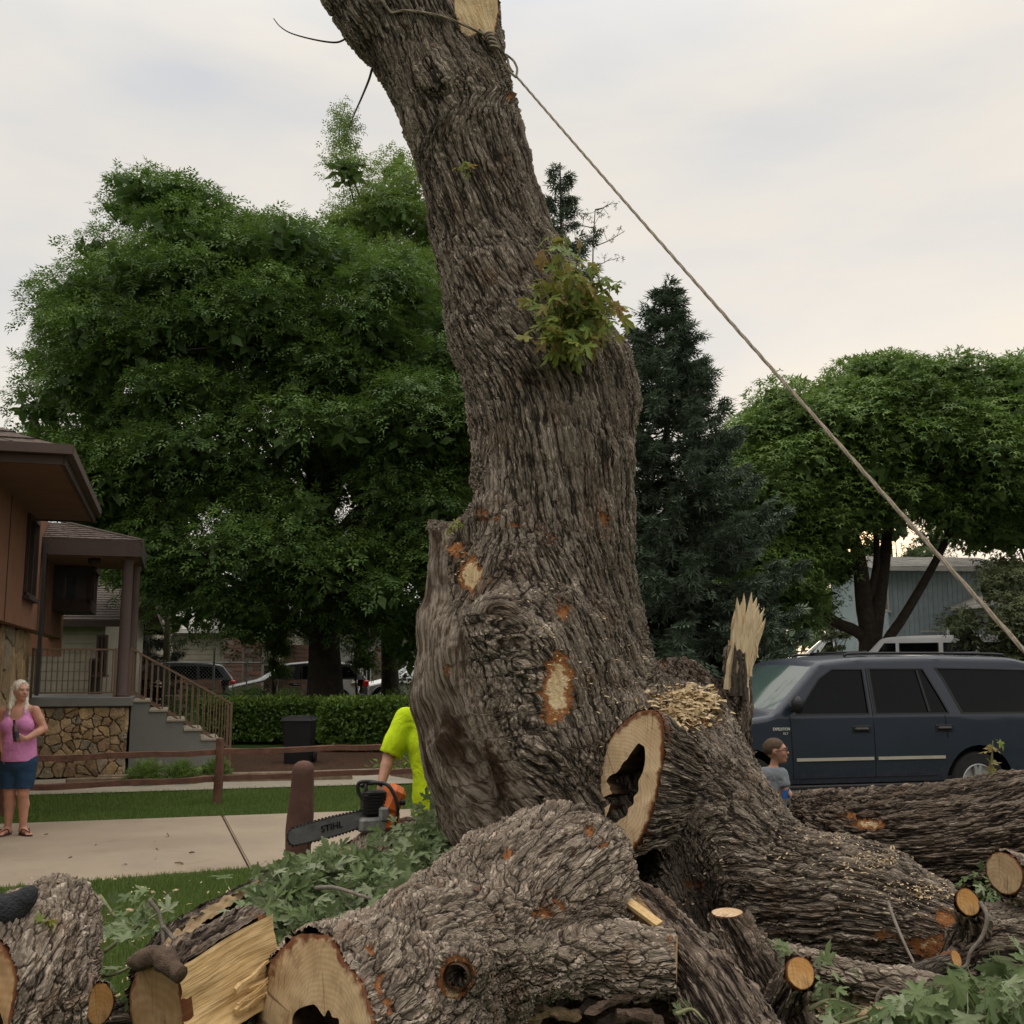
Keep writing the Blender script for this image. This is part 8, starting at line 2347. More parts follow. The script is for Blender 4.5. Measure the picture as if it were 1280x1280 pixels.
# legs
LG = {}
for nm, hx, kx, ax_, fx in (('l', 33, 29.5, 27, (34, 1042)), ('r', 15, 13, 8, (6, 1048))):
    hip, kn2, an = w(hx, 950), w(kx, 991, -.02), w(ax_, 1036, .03)
    SK.chain([[*hip, .110], [*((hip + kn2) / 2), .092], [*kn2, .058]], .03); calf = kn2 * .68 + an * .32 + np.array([0, .02, 0])
    SK.chain([[*kn2, .056], [*calf, .057], [*an, .034]], .02); LG[nm] = (hip, kn2, an)
    dirf = nrm(np.array([.75, -.66, 0]) if nm == 'l' else np.array([-.12, -1, 0])); bz = .022 + .030
    heel = np.array([an[0], an[1], bz + .01]) - dirf * .03; ball = np.array([an[0], an[1], bz - .004]) + dirf * .13
    SK.cone(an, heel + dirf * .03, .034, .036, .02); SK.chain([[*heel, .032], [*(heel * .5 + ball * .5 + [0, 0, .012]), .034], [*ball, .030]], .02, sq=(np.array([0, 0, 1.0]), 1.2))
    sd_ = np.cross(dirf, (0, 0, 1.0))
    for t_ in range(5):
        o_ = (t_ - 2) * .015 * (1 if nm == 'l' else -1); tp = ball + dirf * (.055 - abs(t_ - 1) * .006) + sd_ * o_; tp[2] = .036
        SK.cone(ball + sd_ * o_ * .9 - [0, 0, .006], tp, .011, .008, .004)
    fl = MB(); ring = []
    for a in np.linspace(0, 2 * np.pi, 24, endpoint=False):
        l_ = .135 * math.cos(a) ; ww = (.046 + .010 * math.cos(a)) * math.sin(a); ring.append(((heel + ball) / 2 + dirf * (l_ + .012) + sd_ * ww)[:2])
    fl.add([(x, y, .024) for x, y in ring] + [(x, y, .040) for x, y in ring], [(i, (i + 1) % 24, 24 + (i + 1) % 24, 24 + i) for i in range(24)] + [tuple(range(24))[::-1], tuple(range(24, 48))])
    fo = fl.build('flip_flop', simple('flip_flop_sole_' + nm, (.05, .02, .02), .8), wm)
    st_ = MB(); tq = ball + dirf * .035; tq[2] = .062
    for s_ in (-1, 1): st_.tube(spline(np.array([tq, (tq + heel) / 2 + sd_ * s_ * .036 + [0, 0, .030], heel * .55 + ball * .45 + sd_ * s_ * .045 + [0, 0, -.012]]), 10), .005, 6)
    st_.build('strap', simple('strap_' + nm, (.09, .025, .02), .6), fo, True)
sdf_obj(SK, 'body', SKIN, wm, 1)
# tank top
ST = SDF(lo, hi, Hd); torso(ST, TJ[:3], .018); ST.cone(TJ[3][0] + [.03, 0, 0], TJ[3][1] - [.02, 0, 0], .058, .056, .04)
for b, r_ in bust: ST.ell(b, (r_ + .011, r_ * .9 + .011, r_ + .011), .04)
ST.cone(w(24, 944, -.04), w(24, 928, -.05), .130, .120, .06); ST.cone(w(24, 950, -.01), w(24, 940), .180, .172, .03, sq=FY)
ST.rough(.004, 9, 4)
ST.cone(w(24, 952, -.045), w(24, 935, -.05), .138, .130, .05); ST.cut(w(24, 951), (0, 0, -1)); ST.cone(w(25, 878, -.12), w(25, 893, -.10), .075, .070, .01, 'sub'); ST.cut(w(24, 884), (0, 0, 1))
for s_, px_ in ((1, 47.5), (-1, 1)): ST.cone(w(px_, 886, -.3), w(px_, 886, .3), .062, .062, .01, 'sub')
sdf_obj(ST, 'tank_top', cloth('pink_knit', (.60, .235, .46), .02), wm)
SH = SDF(lo, hi, Hd)
for nm in ('l', 'r'):
    hip, kn2, an = LG[nm]; SH.chain([[*(hip + [0, 0, -.02]), .122], [*(hip * .45 + kn2 * .55), .106], [*(hip * .12 + kn2 * .88), .098]], .025)
SH.cone(w(24, 952), w(24, 942), .168, .162, .04, sq=FY); SH.cone(w(24, 952, -.04), w(24, 940, -.04), .132, .128, .05); SH.rough(.004, 12, 9); SH.cut(w(24, 985), (0, 0, -1)); SH.cut(w(24, 938), (0, 0, 1))
sdf_obj(SH, 'denim_shorts', cloth('denim', (.025, .055, .105), .015, 14), wm)
# hair: cap on the skull and long locks
SHR = SDF(lo, hi, Hd)
SHR.ell(fH(0, .024, .045), (.085, .100, .088), .01, rot=RW); SHR.ell(fH(0, .075, -.02), (.072, .045, .10), .03, rot=RW)
SHR.cone(fH(0, -.075, -.10), fH(0, -.085, .035), .060, .058, .012, 'sub'); SHR.cone(fH(0, -.11, .02), fH(0, -.16, -.1), .07, .09, .01, 'sub')
for i, (sx, ex, ey, dy) in enumerate(((.066, 37, 893, -.10), (.062, 39, 889, -.06), (-.066, 17, 896, -.11), (-.062, 13, 894, -.08), (-.05, 9, 889, -.02), (.03, 30, 886, .06), (-.03, 6, 884, .03), (-.055, 19, 886, -.04))):
    a = fH(sx, .02 + .01 * i % 3, .03); m_ = fH(sx * 1.28, .035, -.08); e_ = w(ex, ey, dy)
    SHR.chain([[*a, .028], [*m_, .027], [*((m_ + e_) / 2 + [0, -.012, .0]), .022], [*e_, .007]], .012)
SHR.rough(.006, 30, 2)
ht = NT('pale_hair'); g_ = ht.n('TexCoord').outputs['Object']; a_ = ht.noise(ht.mapv(g_, (1, 1, .12)), 110, 3).outputs[0]
ht.done(ht.mix(ht.rng(a_, .3, .7), (.42, .36, .27), (.70, .65, .55)), .5, .4, ht.bump(a_, .01))
sdf_obj(SHR, 'hair', ht.m, wm)
face_bits(wm, fH, RW, .98, (.30, .22, .15))
# bottle in her hand
bt = empty('beer_bottle', w(34, 924, -.26), 'dark brown glass bottle held against the pink tank top', 'bottle')
bc_ = w(34.2, 925, -.262); ba_ = nrm(w(31, 899, -.262) - bc_)
mb = MB(); mb.lathe([(.024, 0), (.030, .004), (.0305, .12), (.027, .145), (.0135, .178), (.0125, .215), (.0145, .217), (.0145, .228), (.011, .229)], bc_, ba_, 24); mb.build('glass', simple('brown_glass', (.045, .010, .008), .12, .1, 3, spec=.8), bt, angle=50)
mb = MB(); mb.lathe([(.0312, .035), (.0312, .105)], bc_, ba_, 24); mb.build('paper_label', simple('dark_label', (.02, .018, .025), .6), bt, angle=50)

# ---- man behind the trunk in the neon shirt
YM = 8.1
mn = empty('person', (X(545, YM), YM, 0), 'man in neon yellow shirt behind the trunk, one arm down to a chainsaw', 'person')
def m(px, py, dy=0.0):
    q = P(px, py, YM); return np.array([q[0], YM + dy, q[2]])
lo = m(455, 1150) - [0, .45, .1]; hi = m(610, 775) + [0, .4, .1]
lo[2] = -.03
SM = SDF(lo, hi, .011)
FM = (np.array([0, 1.0, 0]), 1.35)
TM = [(m(553, 1030), m(550, 990), .165, .16, FM), (m(550, 990), m(546, 930), .17, .175, FM), (m(546, 930), m(545, 900), .18, .165, FM), (m(516, 896), m(576, 896), .062, .062, None)]
torso(SM, TM); SM.chain([[*m(547, 890, .01), .06], [*m(550, 868, -.02), .055]], .03)
RMn = rotm(R(-12), R(8)); fM = head(SM, m(553, 840, -.05), RMn, 1.0)
sh_, el_, wr_ = m(507, 900), m(487, 945, -.03), m(480.5, 975, -.16)
SM.chain([[*sh_, .058], [*((sh_ + el_) / 2), .054], [*el_, .045]], .02); SM.chain([[*el_, .046], [*(el_ * .6 + wr_ * .4), .043], [*wr_, .031]], .012)
hand(SM, wr_, nrm(m(483, 990, -.19) - wr_), np.array([.15, .75, -.3]), (1.0, 1.0, .95, .9), 1.05, -1, thumb=.6, tcurl=.5)
s2, e2, w2 = m(585, 902), m(600, 950, -.02), m(592, 985, -.12)
SM.chain([[*s2, .058], [*e2, .045]], .02); SM.chain([[*e2, .045], [*w2, .031]], .012); hand(SM, w2, np.array([-.1, -.3, -1]), np.array([-.5, .6, 0]), (.5,) * 4, 1.05, 1)
for sx in (-1, 1):
    hip = m(552 + sx * 18, 1040); kn2 = np.array([hip[0] + sx * .02, YM - .05, .50]); an = np.array([hip[0] + sx * .03, YM + .05, .09])
    SM.chain([[*hip, .105], [*kn2, .065]], .03); SM.chain([[*kn2, .062], [*(kn2 * .7 + an * .3 + [0, .02, 0]), .06], [*an, .04]], .02)
sdf_obj(SM, 'body', SKIN2, mn, 1)
SS = SDF(lo, hi, .011); torso(SS, TM, .022); SS.chain([[*sh_, .078], [*(sh_ * .35 + el_ * .65), .082], [*(sh_ * .08 + el_ * .92), .084]], .03); SS.chain([[*s2, .078], [*(s2 * .2 + e2 * .8), .082]], .03)
SS.cone(m(555, 1040), m(552, 1000), .19, .185, .05, sq=FM)
SS.rough(.012, 6, 2); SS.cut(m(555, 1046), (0, 0, -1)); SS.cut(sh_ * .22 + el_ * .78, nrm(el_ - sh_) * [1, 1, 1]) if False else None
dcut = nrm(el_ - sh_); ce = sh_ * .16 + el_ * .84
SS.cone(ce + dcut * .14, ce + dcut * .5, .13, .13, .004, 'sub'); SS.cut(m(547, 884), (0, 0, 1))
sdf_obj(SS, 'neon_shirt', cloth('neon_yellow', (.66, .88, .022), .03, 7), mn)
SP = SDF(lo, hi, .013)
for sx in (-1, 1):
    hip = m(552 + sx * 18, 1040); kn2 = np.array([hip[0] + sx * .02, YM - .05, .50]); an = np.array([hip[0] + sx * .03, YM + .05, .12])
    SP.chain([[*hip, .125], [*kn2, .090], [*an, .085]], .02)
SP.cone(m(553, 1040), m(553, 1020), .165, .16, .04, sq=FM); SP.cut(m(553, 1012), (0, 0, 1))
sdf_obj(SP, 'work_trousers', cloth('work_trousers', (.05, .055, .065)), mn)
SB = SDF(lo, hi, .013)
for sx in (-1, 1):
    hx = m(552 + sx * 18, 1040)[0] + sx * .03; SB.chain([[hx, YM + .06, .10, .06], [hx, YM + .03, .055, .052], [hx, YM - .13, .045, .045]], .03)
SB.cut((0, 0, .004), (0, 0, -1)); sdf_obj(SB, 'boots', simple('boot_leather', (.05, .03, .02), .7, .3), mn)
SC_ = SDF(m(520, 870) - [0, .3, 0], m(590, 800) + [0, .3, .1], .011); SC_.ell(fM(0, .02, .045), (.088, .105, .085), .01, rot=RMn); SC_.cut(fM(0, 0, .02), RMn @ np.array([0, -.35, -1])); sdf_obj(SC_, 'hair', simple('dark_hair', (.03, .02, .014), .7, .3, 40, .01), mn)
face_bits(mn, fM, RMn, 1.0)

# ---- boy behind the log, facing right
YB_ = 8.6
by = empty('person', (X(968, YB_), YB_, 0), 'small boy with cropped brown hair, glasses and grey t-shirt standing behind the log', 'person')
def b(px, py, dy=0.0):
    q = P(px, py, YB_); return np.array([q[0], YB_ + dy, q[2]])
lo = b(938, 1135) - [0, .25, 0]; hi = b(1000, 915) + [0, .25, .03]; lo[2] = -.02
SBY = SDF(lo, hi, .0085); FB = (nrm([.35, 1, 0]), 1.2)
TB = [(b(967, 1010), b(966, 990), .085, .085, FB), (b(966, 990), b(966, 972), .088, .085, FB), (b(958, 967, .02), b(974, 967, -.03), .040, .040, None)]
torso(SBY, TB, k=.03); SBY.chain([[*b(966, 966), .034], [*b(968, 953), .030]], .02)
RB = rotm(R(72), R(-6)); kb = .86
fB = head(SBY, b(970.5, 939.5), RB, kb)
sa, ea, wa = b(975.5, 969, -.05), b(978.5, 984, -.07), b(986, 995, -.12)
SBY.chain([[*sa, .032], [*ea, .026]], .012); SBY.chain([[*ea, .026], [*wa, .019]], .01); hand(SBY, wa, nrm([.7, -.2, -.5]), np.array([0, .3, -1]), (.3,) * 4, .68, 1)
sb2, eb, wb = b(957, 970, .04), b(953, 988, .06), b(957, 1003, .02)
SBY.chain([[*sb2, .032], [*eb, .026]], .012); SBY.chain([[*eb, .026], [*wb, .019]], .01); hand(SBY, wb, np.array([.1, -.1, -1]), np.array([1, 0, 0]), (.3,) * 4, .68, -1)
for sx in (-1, 1):
    hip = b(966, 1018) + [sx * .045, sx * -.02, 0]; kn2 = np.array([hip[0], hip[1] - .01, .32]); an = np.array([hip[0], hip[1] + .02, .07])
    SBY.chain([[*hip, .065], [*kn2, .043]], .02); SBY.chain([[*kn2, .042], [*an, .028]], .02); SBY.chain([[an[0], an[1], .035, .032], [an[0] + .09, an[1] - .06, .028, .027]], .02)
sdf_obj(SBY, 'body', SKIN3, by, 1)
SBT = SDF(lo, hi, .0085); torso(SBT, TB, .013, .03); SBT.chain([[*sa, .044], [*(sa * .3 + ea * .7), .046]], .02); SBT.chain([[*sb2, .044], [*(sb2 * .3 + eb * .7), .046]], .02)
SBT.rough(.006, 12, 3); SBT.cut(b(966, 1022), (0, 0, -1)); SBT.cut(b(966, 959), (0, 0, 1)); d_ = nrm(ea - sa); SBT.cone(sa * .2 + ea * .8 + d_ * .06, ea + d_ * .2, .06, .06, .003, 'sub')
o_t = sdf_obj(SBT, 't_shirt', cloth('grey_shirt', (.20, .22, .24), .015, 16), by)
mb = MB(); pc_ = b(975, 988, -.118)
mb.prism([(-.035, -.05), (.030, -.045), (.035, .03), (.01, .012), (-.03, .02)], pc_ + [.012, -.002, 0], nrm([.9, .42, 0]), np.array([0, 0, 1.0]), .004)
mb.build('shirt_print', simple('blue_print', (.02, .10, .30), .8), by)
SPB = SDF(lo, hi, .0095)
for sx in (-1, 1):
    hip = b(966, 1018) + [sx * .045, sx * -.02, 0]; kn2 = np.array([hip[0], hip[1] - .01, .32]); SPB.chain([[*hip, .078], [*kn2, .066]], .02)
SPB.cut(b(966, 1016), (0, 0, 1)); sdf_obj(SPB, 'shorts', cloth('navy_shorts', (.03, .04, .07)), by)
SHB = SDF(lo, hi, .0075); SHB.ell(fB(0, .020, .038), np.array([.080, .096, .085]) * kb, .01, rot=RB); SHB.cut(fB(0, -.06, .042), RB @ nrm(np.array([0, -.75, -.55]))); SHB.rough(.002, 60, 2)
SHB.cone(fB(.09, -.01, .0), fB(.09, -.05, -.02), .03, .03, .005, 'sub'); SHB.cone(fB(-.09, -.01, .0), fB(-.09, -.05, -.02), .03, .03, .005, 'sub')
sdf_obj(SHB, 'hair', simple('brown_hair', (.095, .058, .034), .8, .3, 60, .006), by)
face_bits(by, fB, RB, kb, (.08, .05, .03), (.33, .14, .11))
gl = MB()
for s_ in (-1, 1):
    a = np.linspace(0, 2 * np.pi, 17); gl.tube(np.array([fB(s_ * .031 + .021 * math.cos(t), -.096, .006 + .017 * math.sin(t)) for t in a]), .0026, 5); gl.tube([fB(s_ * .052, -.096, .010), fB(s_ * .078, -.02, .010), fB(s_ * .078, .02, .004)], .0026, 5)
gl.tube([fB(-.010, -.097, .009), fB(.010, -.097, .009)], .0026, 5); gl.build('glasses', simple('glasses_dark', (.03, .008, .008), .4), by, True)
# ------------------------------------------------------------------ chainsaw
ORANGE = simple('saw_orange', (0.62, 0.14, 0.025), .45, .2, 20, .002); SAWGREY = simple('saw_grey', (.24, .235, .22), .5, .35, 25, .002, metallic=.3); STEEL = simple('bar_steel', (.30, .31, .31), .4, .25, 14, metallic=.6); SBLK = simple('saw_black', (.016, .015, .015), .5, .3, 20)
YC = 7.75
cs_ = empty('chainsaw', P(475, 1030, YC), 'orange and black chainsaw held by the man, its long bar pointing left', 'chainsaw')
b0 = P(470, 1019, 7.72); b1 = P(360, 1048, 7.25); bd = nrm(b1 - b0); bl_ = np.linalg.norm(b1 - b0); bu = nrm(np.cross(np.cross(bd, (0, 0, 1.0)), bd)); bn_ = np.cross(bd, bu)
ob_ = [(0, -.045), (bl_ * .55, -.058), (bl_ - .05, -.050)] + [(bl_ - .05 + .05 * math.sin(a), -.05 * math.cos(a)) for a in np.linspace(.2, math.pi - .2, 9)] + [(bl_ - .05, .050), (bl_ * .55, .058), (0, .045)]
def flip(mb, poly, t, o_): mb.prism(poly, o_, bd, bu, t)
mb = MB(); flip(mb, ob_, .005, b0); bar = mb.build('guide_bar', STEEL, cs_)
mb = MB(); op = [b0 + bd * x * 1.0 + bu * y * 1.06 + bn_ * .0025 for x, y in ob_]; path = spline(np.array(op), 110)
mb.tube(path, .0052, 4)
for k in range(0, 109, 2):
    t_ = nrm(path[k + 1] - path[k]); o2 = nrm(np.cross(t_, bn_)); c_ = path[k] 
    oc = nrm(c_ - (b0 + bd * np.clip((c_ - b0) @ bd, 0, bl_ - .05))); mb.box(c_ + oc * .006, (.013, .009, .006), np.stack([t_, oc, np.cross(t_, oc)], 1))
mb.build('chain', SBLK, cs_)
fr = bn_ if bn_[1] < 0 else -bn_
place_text('STIHL', .062, b0 + bd * (bl_ * .52) + fr * .0065 + bn_ * .0025, -bd, bu, SBLK, bar, True, 'lettering', 1.1)
sx_ = nrm(np.array([.93, .36, 0])); sy_ = nrm(np.array([.36, -.93, 0])) * -1; sz_ = np.array([0, 0, 1.0]); RS = np.stack([sx_, np.cross(sz_, sx_), sz_], 1)
def sp3(px, py, d=0.0): return P(px, py, YC - .05 + d)
mb = MB(); mb.box(sp3(468, 1004), (.17, .15, .17), RS, .025)
for k in range(7): mb.box(sp3(468, 992 + k * 4, -.08), (.16, .014, .012), RS)
mb.build('engine_shroud', SBLK, cs_)
mb = MB(); mb.box(sp3(464, 1030, -.03), (.19, .16, .10), RS, .02); mb.build('muffler', SAWGREY, cs_)
mb = MB(); mb.box(sp3(490, 999, .03), (.13, .20, .20), RS @ rotm(0, 0, .45), .04); mb.build('top_cover', ORANGE, cs_)
mb = MB(); mb.box(sp3(486, 1024, .02), (.12, .16, .13), RS, .02); mb.build('crankcase', ORANGE, cs_)
mb = MB(); mb.box(sp3(480, 1018, -.07), (.07, .05, .10), RS, .015); mb.build('side_plate', SAWGREY, cs_)
mb = MB(); mb.tube(spline(np.array([sp3(494, 1034, -.08), sp3(497, 1010, -.10), sp3(492, 992, -.10), sp3(482, 980, -.08), sp3(462, 979, -.02), sp3(452, 983, .02)]), 40), .0125, 10); mb.build('front_handle', SBLK, cs_, True)
mb = MB(); mb.tube(spline(np.array([sp3(454, 1000, -.02), sp3(448, 990, -.02), sp3(448, 980, -.02), sp3(455, 977, -.02), sp3(470, 978, -.02), sp3(478, 982, -.02)]), 30), .013, 8)
mb.tube([sp3(457, 979, -.02), sp3(459, 995, -.02)], .012, 8); mb.build('hand_guard', SBLK, cs_, True)
mb = MB(); mb.lathe([(.018, 0), (.022, .03), (.012, .035)], sp3(500, 1003, -.05), sx_, 12); mb.build('fuel_cap', SBLK, cs_)
# aluminium post and box behind the trunk edge
ld = empty('metal_post', P(545, 1040, 7.55), 'grey grooved metal post standing against the neon shirt beside the trunk', 'post')
q0_, q1_ = P(541, 1080, 7.55), P(549, 960, 7.55); mb = MB()
for o_ in (-.020, 0, .020): mb.bar(q0_ + [o_, 0, 0], q1_ + [o_, 0, 0], .014, .05)
mb.bar(q0_ + [0, .02, 0], q1_ + [0, .02, 0], .05, .012); mb.build('channel', simple('aluminium', (.20, .20, .19), .45, .25, 12, metallic=.5), ld)
bx = empty('tool_box', P(570, 1034, 7.4), 'low black box with a white lower edge behind the trunk foot', 'box')
mb = MB(); mb.box(P(572, 1030, 7.45), (.22, .2, .07), None, .01); mb.build('lid', SBLK, bx); mb = MB(); mb.box(P(572, 1040, 7.45), (.24, .21, .03), None, .005); mb.build('tray', WHITE_M, bx)

# ------------------------------------------------------------------ maple leaves
def maple(bend, fold, seed):
    lobes = [(90, 1.0), (90 - 52, .80), (90 + 52, .80), (90 - 112, .48), (90 + 112, .48)]
    pts = []
    order = sorted(lobes, key=lambda q: q[0])
    r = np.random.default_rng(seed)
    for i, (a, L_) in enumerate(order):
        for da, rr_ in ((-19, .46), (-15, .60), (-15, .76), (-7, .80), (0, 1.0), (7, .80), (15, .76), (15, .60), (19, .46)):
            rr2 = L_ * rr_ * (1 + r.uniform(-.04, .04)); pts.append((math.radians(a + da), rr2))
        if i < 4: pts.append((math.radians((a + order[i + 1][0]) / 2), .33))
    pts.append((math.radians(-90), .10))
    v = [(0, 0, 0)]
    for a, rr_ in pts:
        x, y = rr_ * math.cos(a), rr_ * math.sin(a); v.append((x, y, -bend * (x * x + y * y) + fold * abs(x)))
    n = len(pts); f = [(0, i + 1, (i + 1) % n + 1) for i in range(n)]
    k = len(v); v += [(-.012, -.08, .0), (.012, -.08, 0), (.010, -.7, -.10), (-.010, -.7, -.10)]; f += [(k, k + 1, k + 2), (k, k + 2, k + 3)]
    return np.array(v), np.array(f)
LF = [maple(b_, f_, i) for i, (b_, f_) in enumerate(((.25, .12), (.45, .25), (.1, -.08), (.6, .35), (.3, -.15)))]
def leaf_meshes(mat):
    o = []
    for v, f in LF:
        me = mesh('leaf', v, f, False, {'rnd': ('FLOAT', np.full(len(v), .0))}); me.materials.append(mat); o.append(me)
    return o
LM, LSM = leaf_meshes(LEAF_MAPLE), leaf_meshes(LEAF_SPROUT)
def place_leaf(me, p_, tip, nn, s_, parent):
    tip = nrm(tip); xx = nrm(np.cross(tip, nn)); zz = np.cross(xx, tip)
    o = bpy.data.objects.new('leaf', me); COL.objects.link(o)
    M = Matrix(((xx[0], tip[0], zz[0], p_[0]), (xx[1], tip[1], zz[1], p_[1]), (xx[2], tip[2], zz[2], p_[2]), (0, 0, 0, 1))) @ Matrix.Scale(s_, 4)
    o.parent = parent; o.matrix_parent_inverse = parent_world(parent).inverted(); o.matrix_basis = M
    return o
def leafy_branch(label, twigs, n_leaf, size, mats, mat, seed, down=.35, extra=0, spread=.10, name='leafy_branch', up_face=.8, n_stuff=0):
    """twigs: list of point rows (px,py,Y)"""
    r = np.random.default_rng(seed); T0 = [spline(np.array([P(a, b_, c_) for a, b_, c_ in tw_]), 24) for tw_ in twigs]
    e_ = empty(name, T0[0][0], label, 'branch')
    for q in T0:
        mb = MB(); mb.tube(q, np.linspace(.011, .003, 24), 6); mb.build('twig', simple('green_twig', (.17, .17, .08), .7) if 'green_twig' not in bpy.data.materials else bpy.data.materials['green_twig'], e_, True)
    st = MB(); C_, D_, N_, Z_ = [], [], [], []
    for i in range(n_leaf + n_stuff):
        q = T0[r.integers(len(T0))]; t = r.uniform(.15, 1.0); a = q[int(t * 23)]
        off = r.normal(size=3) * spread * np.array([1, .8, .7]); p_ = a + off
        tip = nrm(off / (np.linalg.norm(off) + 1e-6) * .7 + r.normal(size=3) * .4 + np.array([0, -.1, -down])); nn = nrm(np.array([0, -.45, up_face]) + r.normal(size=3) * .45)
        s_ = size * r.uniform(.65, 1.25)
        if i < n_leaf: place_leaf(mats[r.integers(5)], p_, tip, nn, s_, e_)
        else: C_.append(p_); D_.append(tip); N_.append(nn); Z_.append(s_)
        if i % 3 == 0: st.tube([a, p_ - tip * s_ * .6], .0016, 3)
    if C_:
        v, f = LF[1]; tm = (v[:, [1, 0, 2]] * [1, 1, 1], f); leaf_mesh('foliage', np.array(C_), np.array(D_), np.array(N_), np.array(Z_), tm, mat, e_, None, seed, 'stuff')
    st.build('leaf_stalks', bpy.data.materials['green_twig'], e_)['kind'] = 'stuff'
    return e_
leafy_branch('dense heap of cut grey green maple leaves under the chainsaw bar', [[(560, 1060, 6.9), (500, 1085, 6.5), (430, 1120, 6.1), (360, 1155, 5.8)], [(540, 1075, 6.6), (450, 1135, 6.0), (390, 1180, 5.6)], [(490, 1075, 6.7), (420, 1095, 6.4), (350, 1100, 6.2)], [(440, 1095, 6.3), (370, 1115, 6.1), (330, 1130, 5.9)], [(500, 1090, 6.2), (420, 1150, 5.6), (360, 1190, 5.3)], [(420, 1090, 6.2), (350, 1130, 5.8), (320, 1150, 5.7)]], 300, .095, LM, LEAF_MAPLE, 2, spread=.085, n_stuff=800)
leafy_branch('darker cut leaves heaped against the foot of the trunk below the neon shirt', [[(585, 1075, 6.7), (550, 1040, 6.9), (530, 1020, 7.0)], [(570, 1065, 6.8), (520, 1050, 6.9), (495, 1045, 6.9)], [(590, 1070, 6.6), (545, 1075, 6.5), (500, 1090, 6.3)]], 110, .08, LM, LEAF_MAPLE, 3, spread=.09, n_stuff=260)
leafy_branch('large drooping maple leaves at the bottom right corner', [[(1180, 1262, 4.6), (1230, 1240, 4.7), (1290, 1225, 4.8)], [(1120, 1290, 4.5), (1160, 1255, 4.6), (1200, 1240, 4.7)], [(1200, 1285, 4.4), (1260, 1262, 4.5), (1320, 1250, 4.6)]], 80, .11, LM, LEAF_MAPLE, 4, down=1.0, spread=.07, n_stuff=60)
leafy_branch('sparse maple leaves between the orange ended stub and the grey stick', [[(1010, 1262, 4.9), (1040, 1250, 4.9), (1080, 1262, 4.8)], [(1030, 1290, 4.7), (1090, 1270, 4.7), (1130, 1265, 4.7)], [(985, 1190, 5.5), (1000, 1215, 5.2), (985, 1235, 5.2)]], 46, .075, LM, LEAF_MAPLE, 5, down=.5, spread=.08)
leafy_branch('loose maple leaves on the lawn left of the split log', [[(130, 1190, 5.5), (170, 1160, 5.6), (215, 1130, 5.8)], [(120, 1220, 5.2), (150, 1215, 5.2), (190, 1190, 5.3)], [(125, 1120, 6.2), (150, 1150, 5.9), (190, 1160, 5.7)]], 70, .075, LM, LEAF_MAPLE, 6, spread=.09, down=.1)
leafy_branch('small green leaves in the gap under the sweeping limb', [[(960, 1180, 6.3), (1010, 1182, 6.3), (1060, 1190, 6.2)], [(1225, 1120, 6.9), (1240, 1105, 6.9), (1256, 1112, 6.9)]], 70, .055, LM, LEAF_MAPLE, 9, spread=.07, down=.0)
leafy_branch('few green leaves by the bark chips at the bottom centre', [[(845, 1268, 4.7), (865, 1262, 4.7), (880, 1275, 4.6)], [(700, 1235, 5.2), (722, 1238, 5.2), (735, 1242, 5.2)]], 12, .05, LM, LEAF_MAPLE, 10, spread=.03, down=.1)
# sprouts on the trunk
def sprout_pts(lst): return [(a, b_, c_) for a, b_, c_ in lst]
leafy_branch('bright yellow green maple sprouts growing from the right side of the trunk', [[(700, 400, 6.5), (700, 350, 6.35), (708, 290, 6.3)], [(710, 400, 6.45), (740, 370, 6.3), (775, 355, 6.3)], [(705, 400, 6.45), (690, 380, 6.25), (672, 350, 6.2)], [(710, 405, 6.4), (725, 420, 6.25), (742, 450, 6.2)], [(712, 395, 6.4), (745, 395, 6.25), (770, 400, 6.25)], [(705, 400, 6.45), (698, 425, 6.25), (690, 420, 6.2)], [(705, 395, 6.4), (715, 360, 6.2), (730, 330, 6.2)]], 290, .085, LSM, LEAF_SPROUT, 7, spread=.065, down=.55, name='trunk_sprouts')
leafy_branch('tiny yellow green sprout high on the trunk face', [[(576, 212, 6.45), (577, 210, 6.40), (580, 207, 6.36)]], 9, .050, LSM, LEAF_SPROUT, 8, spread=.025, down=.2, name='trunk_sprouts')
leafy_branch('small upright leafy seedling on the log in front of the blue car wheel', [[(1238, 968, 7.2), (1240, 945, 7.2), (1241, 926, 7.2)]], 10, .050, LSM, LEAF_SPROUT, 12, spread=.02, down=.5, name='seedling')
leafy_branch('single green leaf lying on the scaly log at left', [[(54, 1152, 4.72), (57, 1152, 4.71), (60, 1151, 4.70)]], 4, .045, LSM, LEAF_SPROUT, 13, spread=.012, down=.0, name='loose_leaf')
leafy_branch('tiny green shoot in the bark crack at the shoulder of the trunk', [[(562, 660, 6.4), (564, 657, 6.4), (566, 654, 6.4)]], 7, .035, LSM, LEAF_SPROUT, 14, spread=.018, down=.0, name='trunk_sprouts')

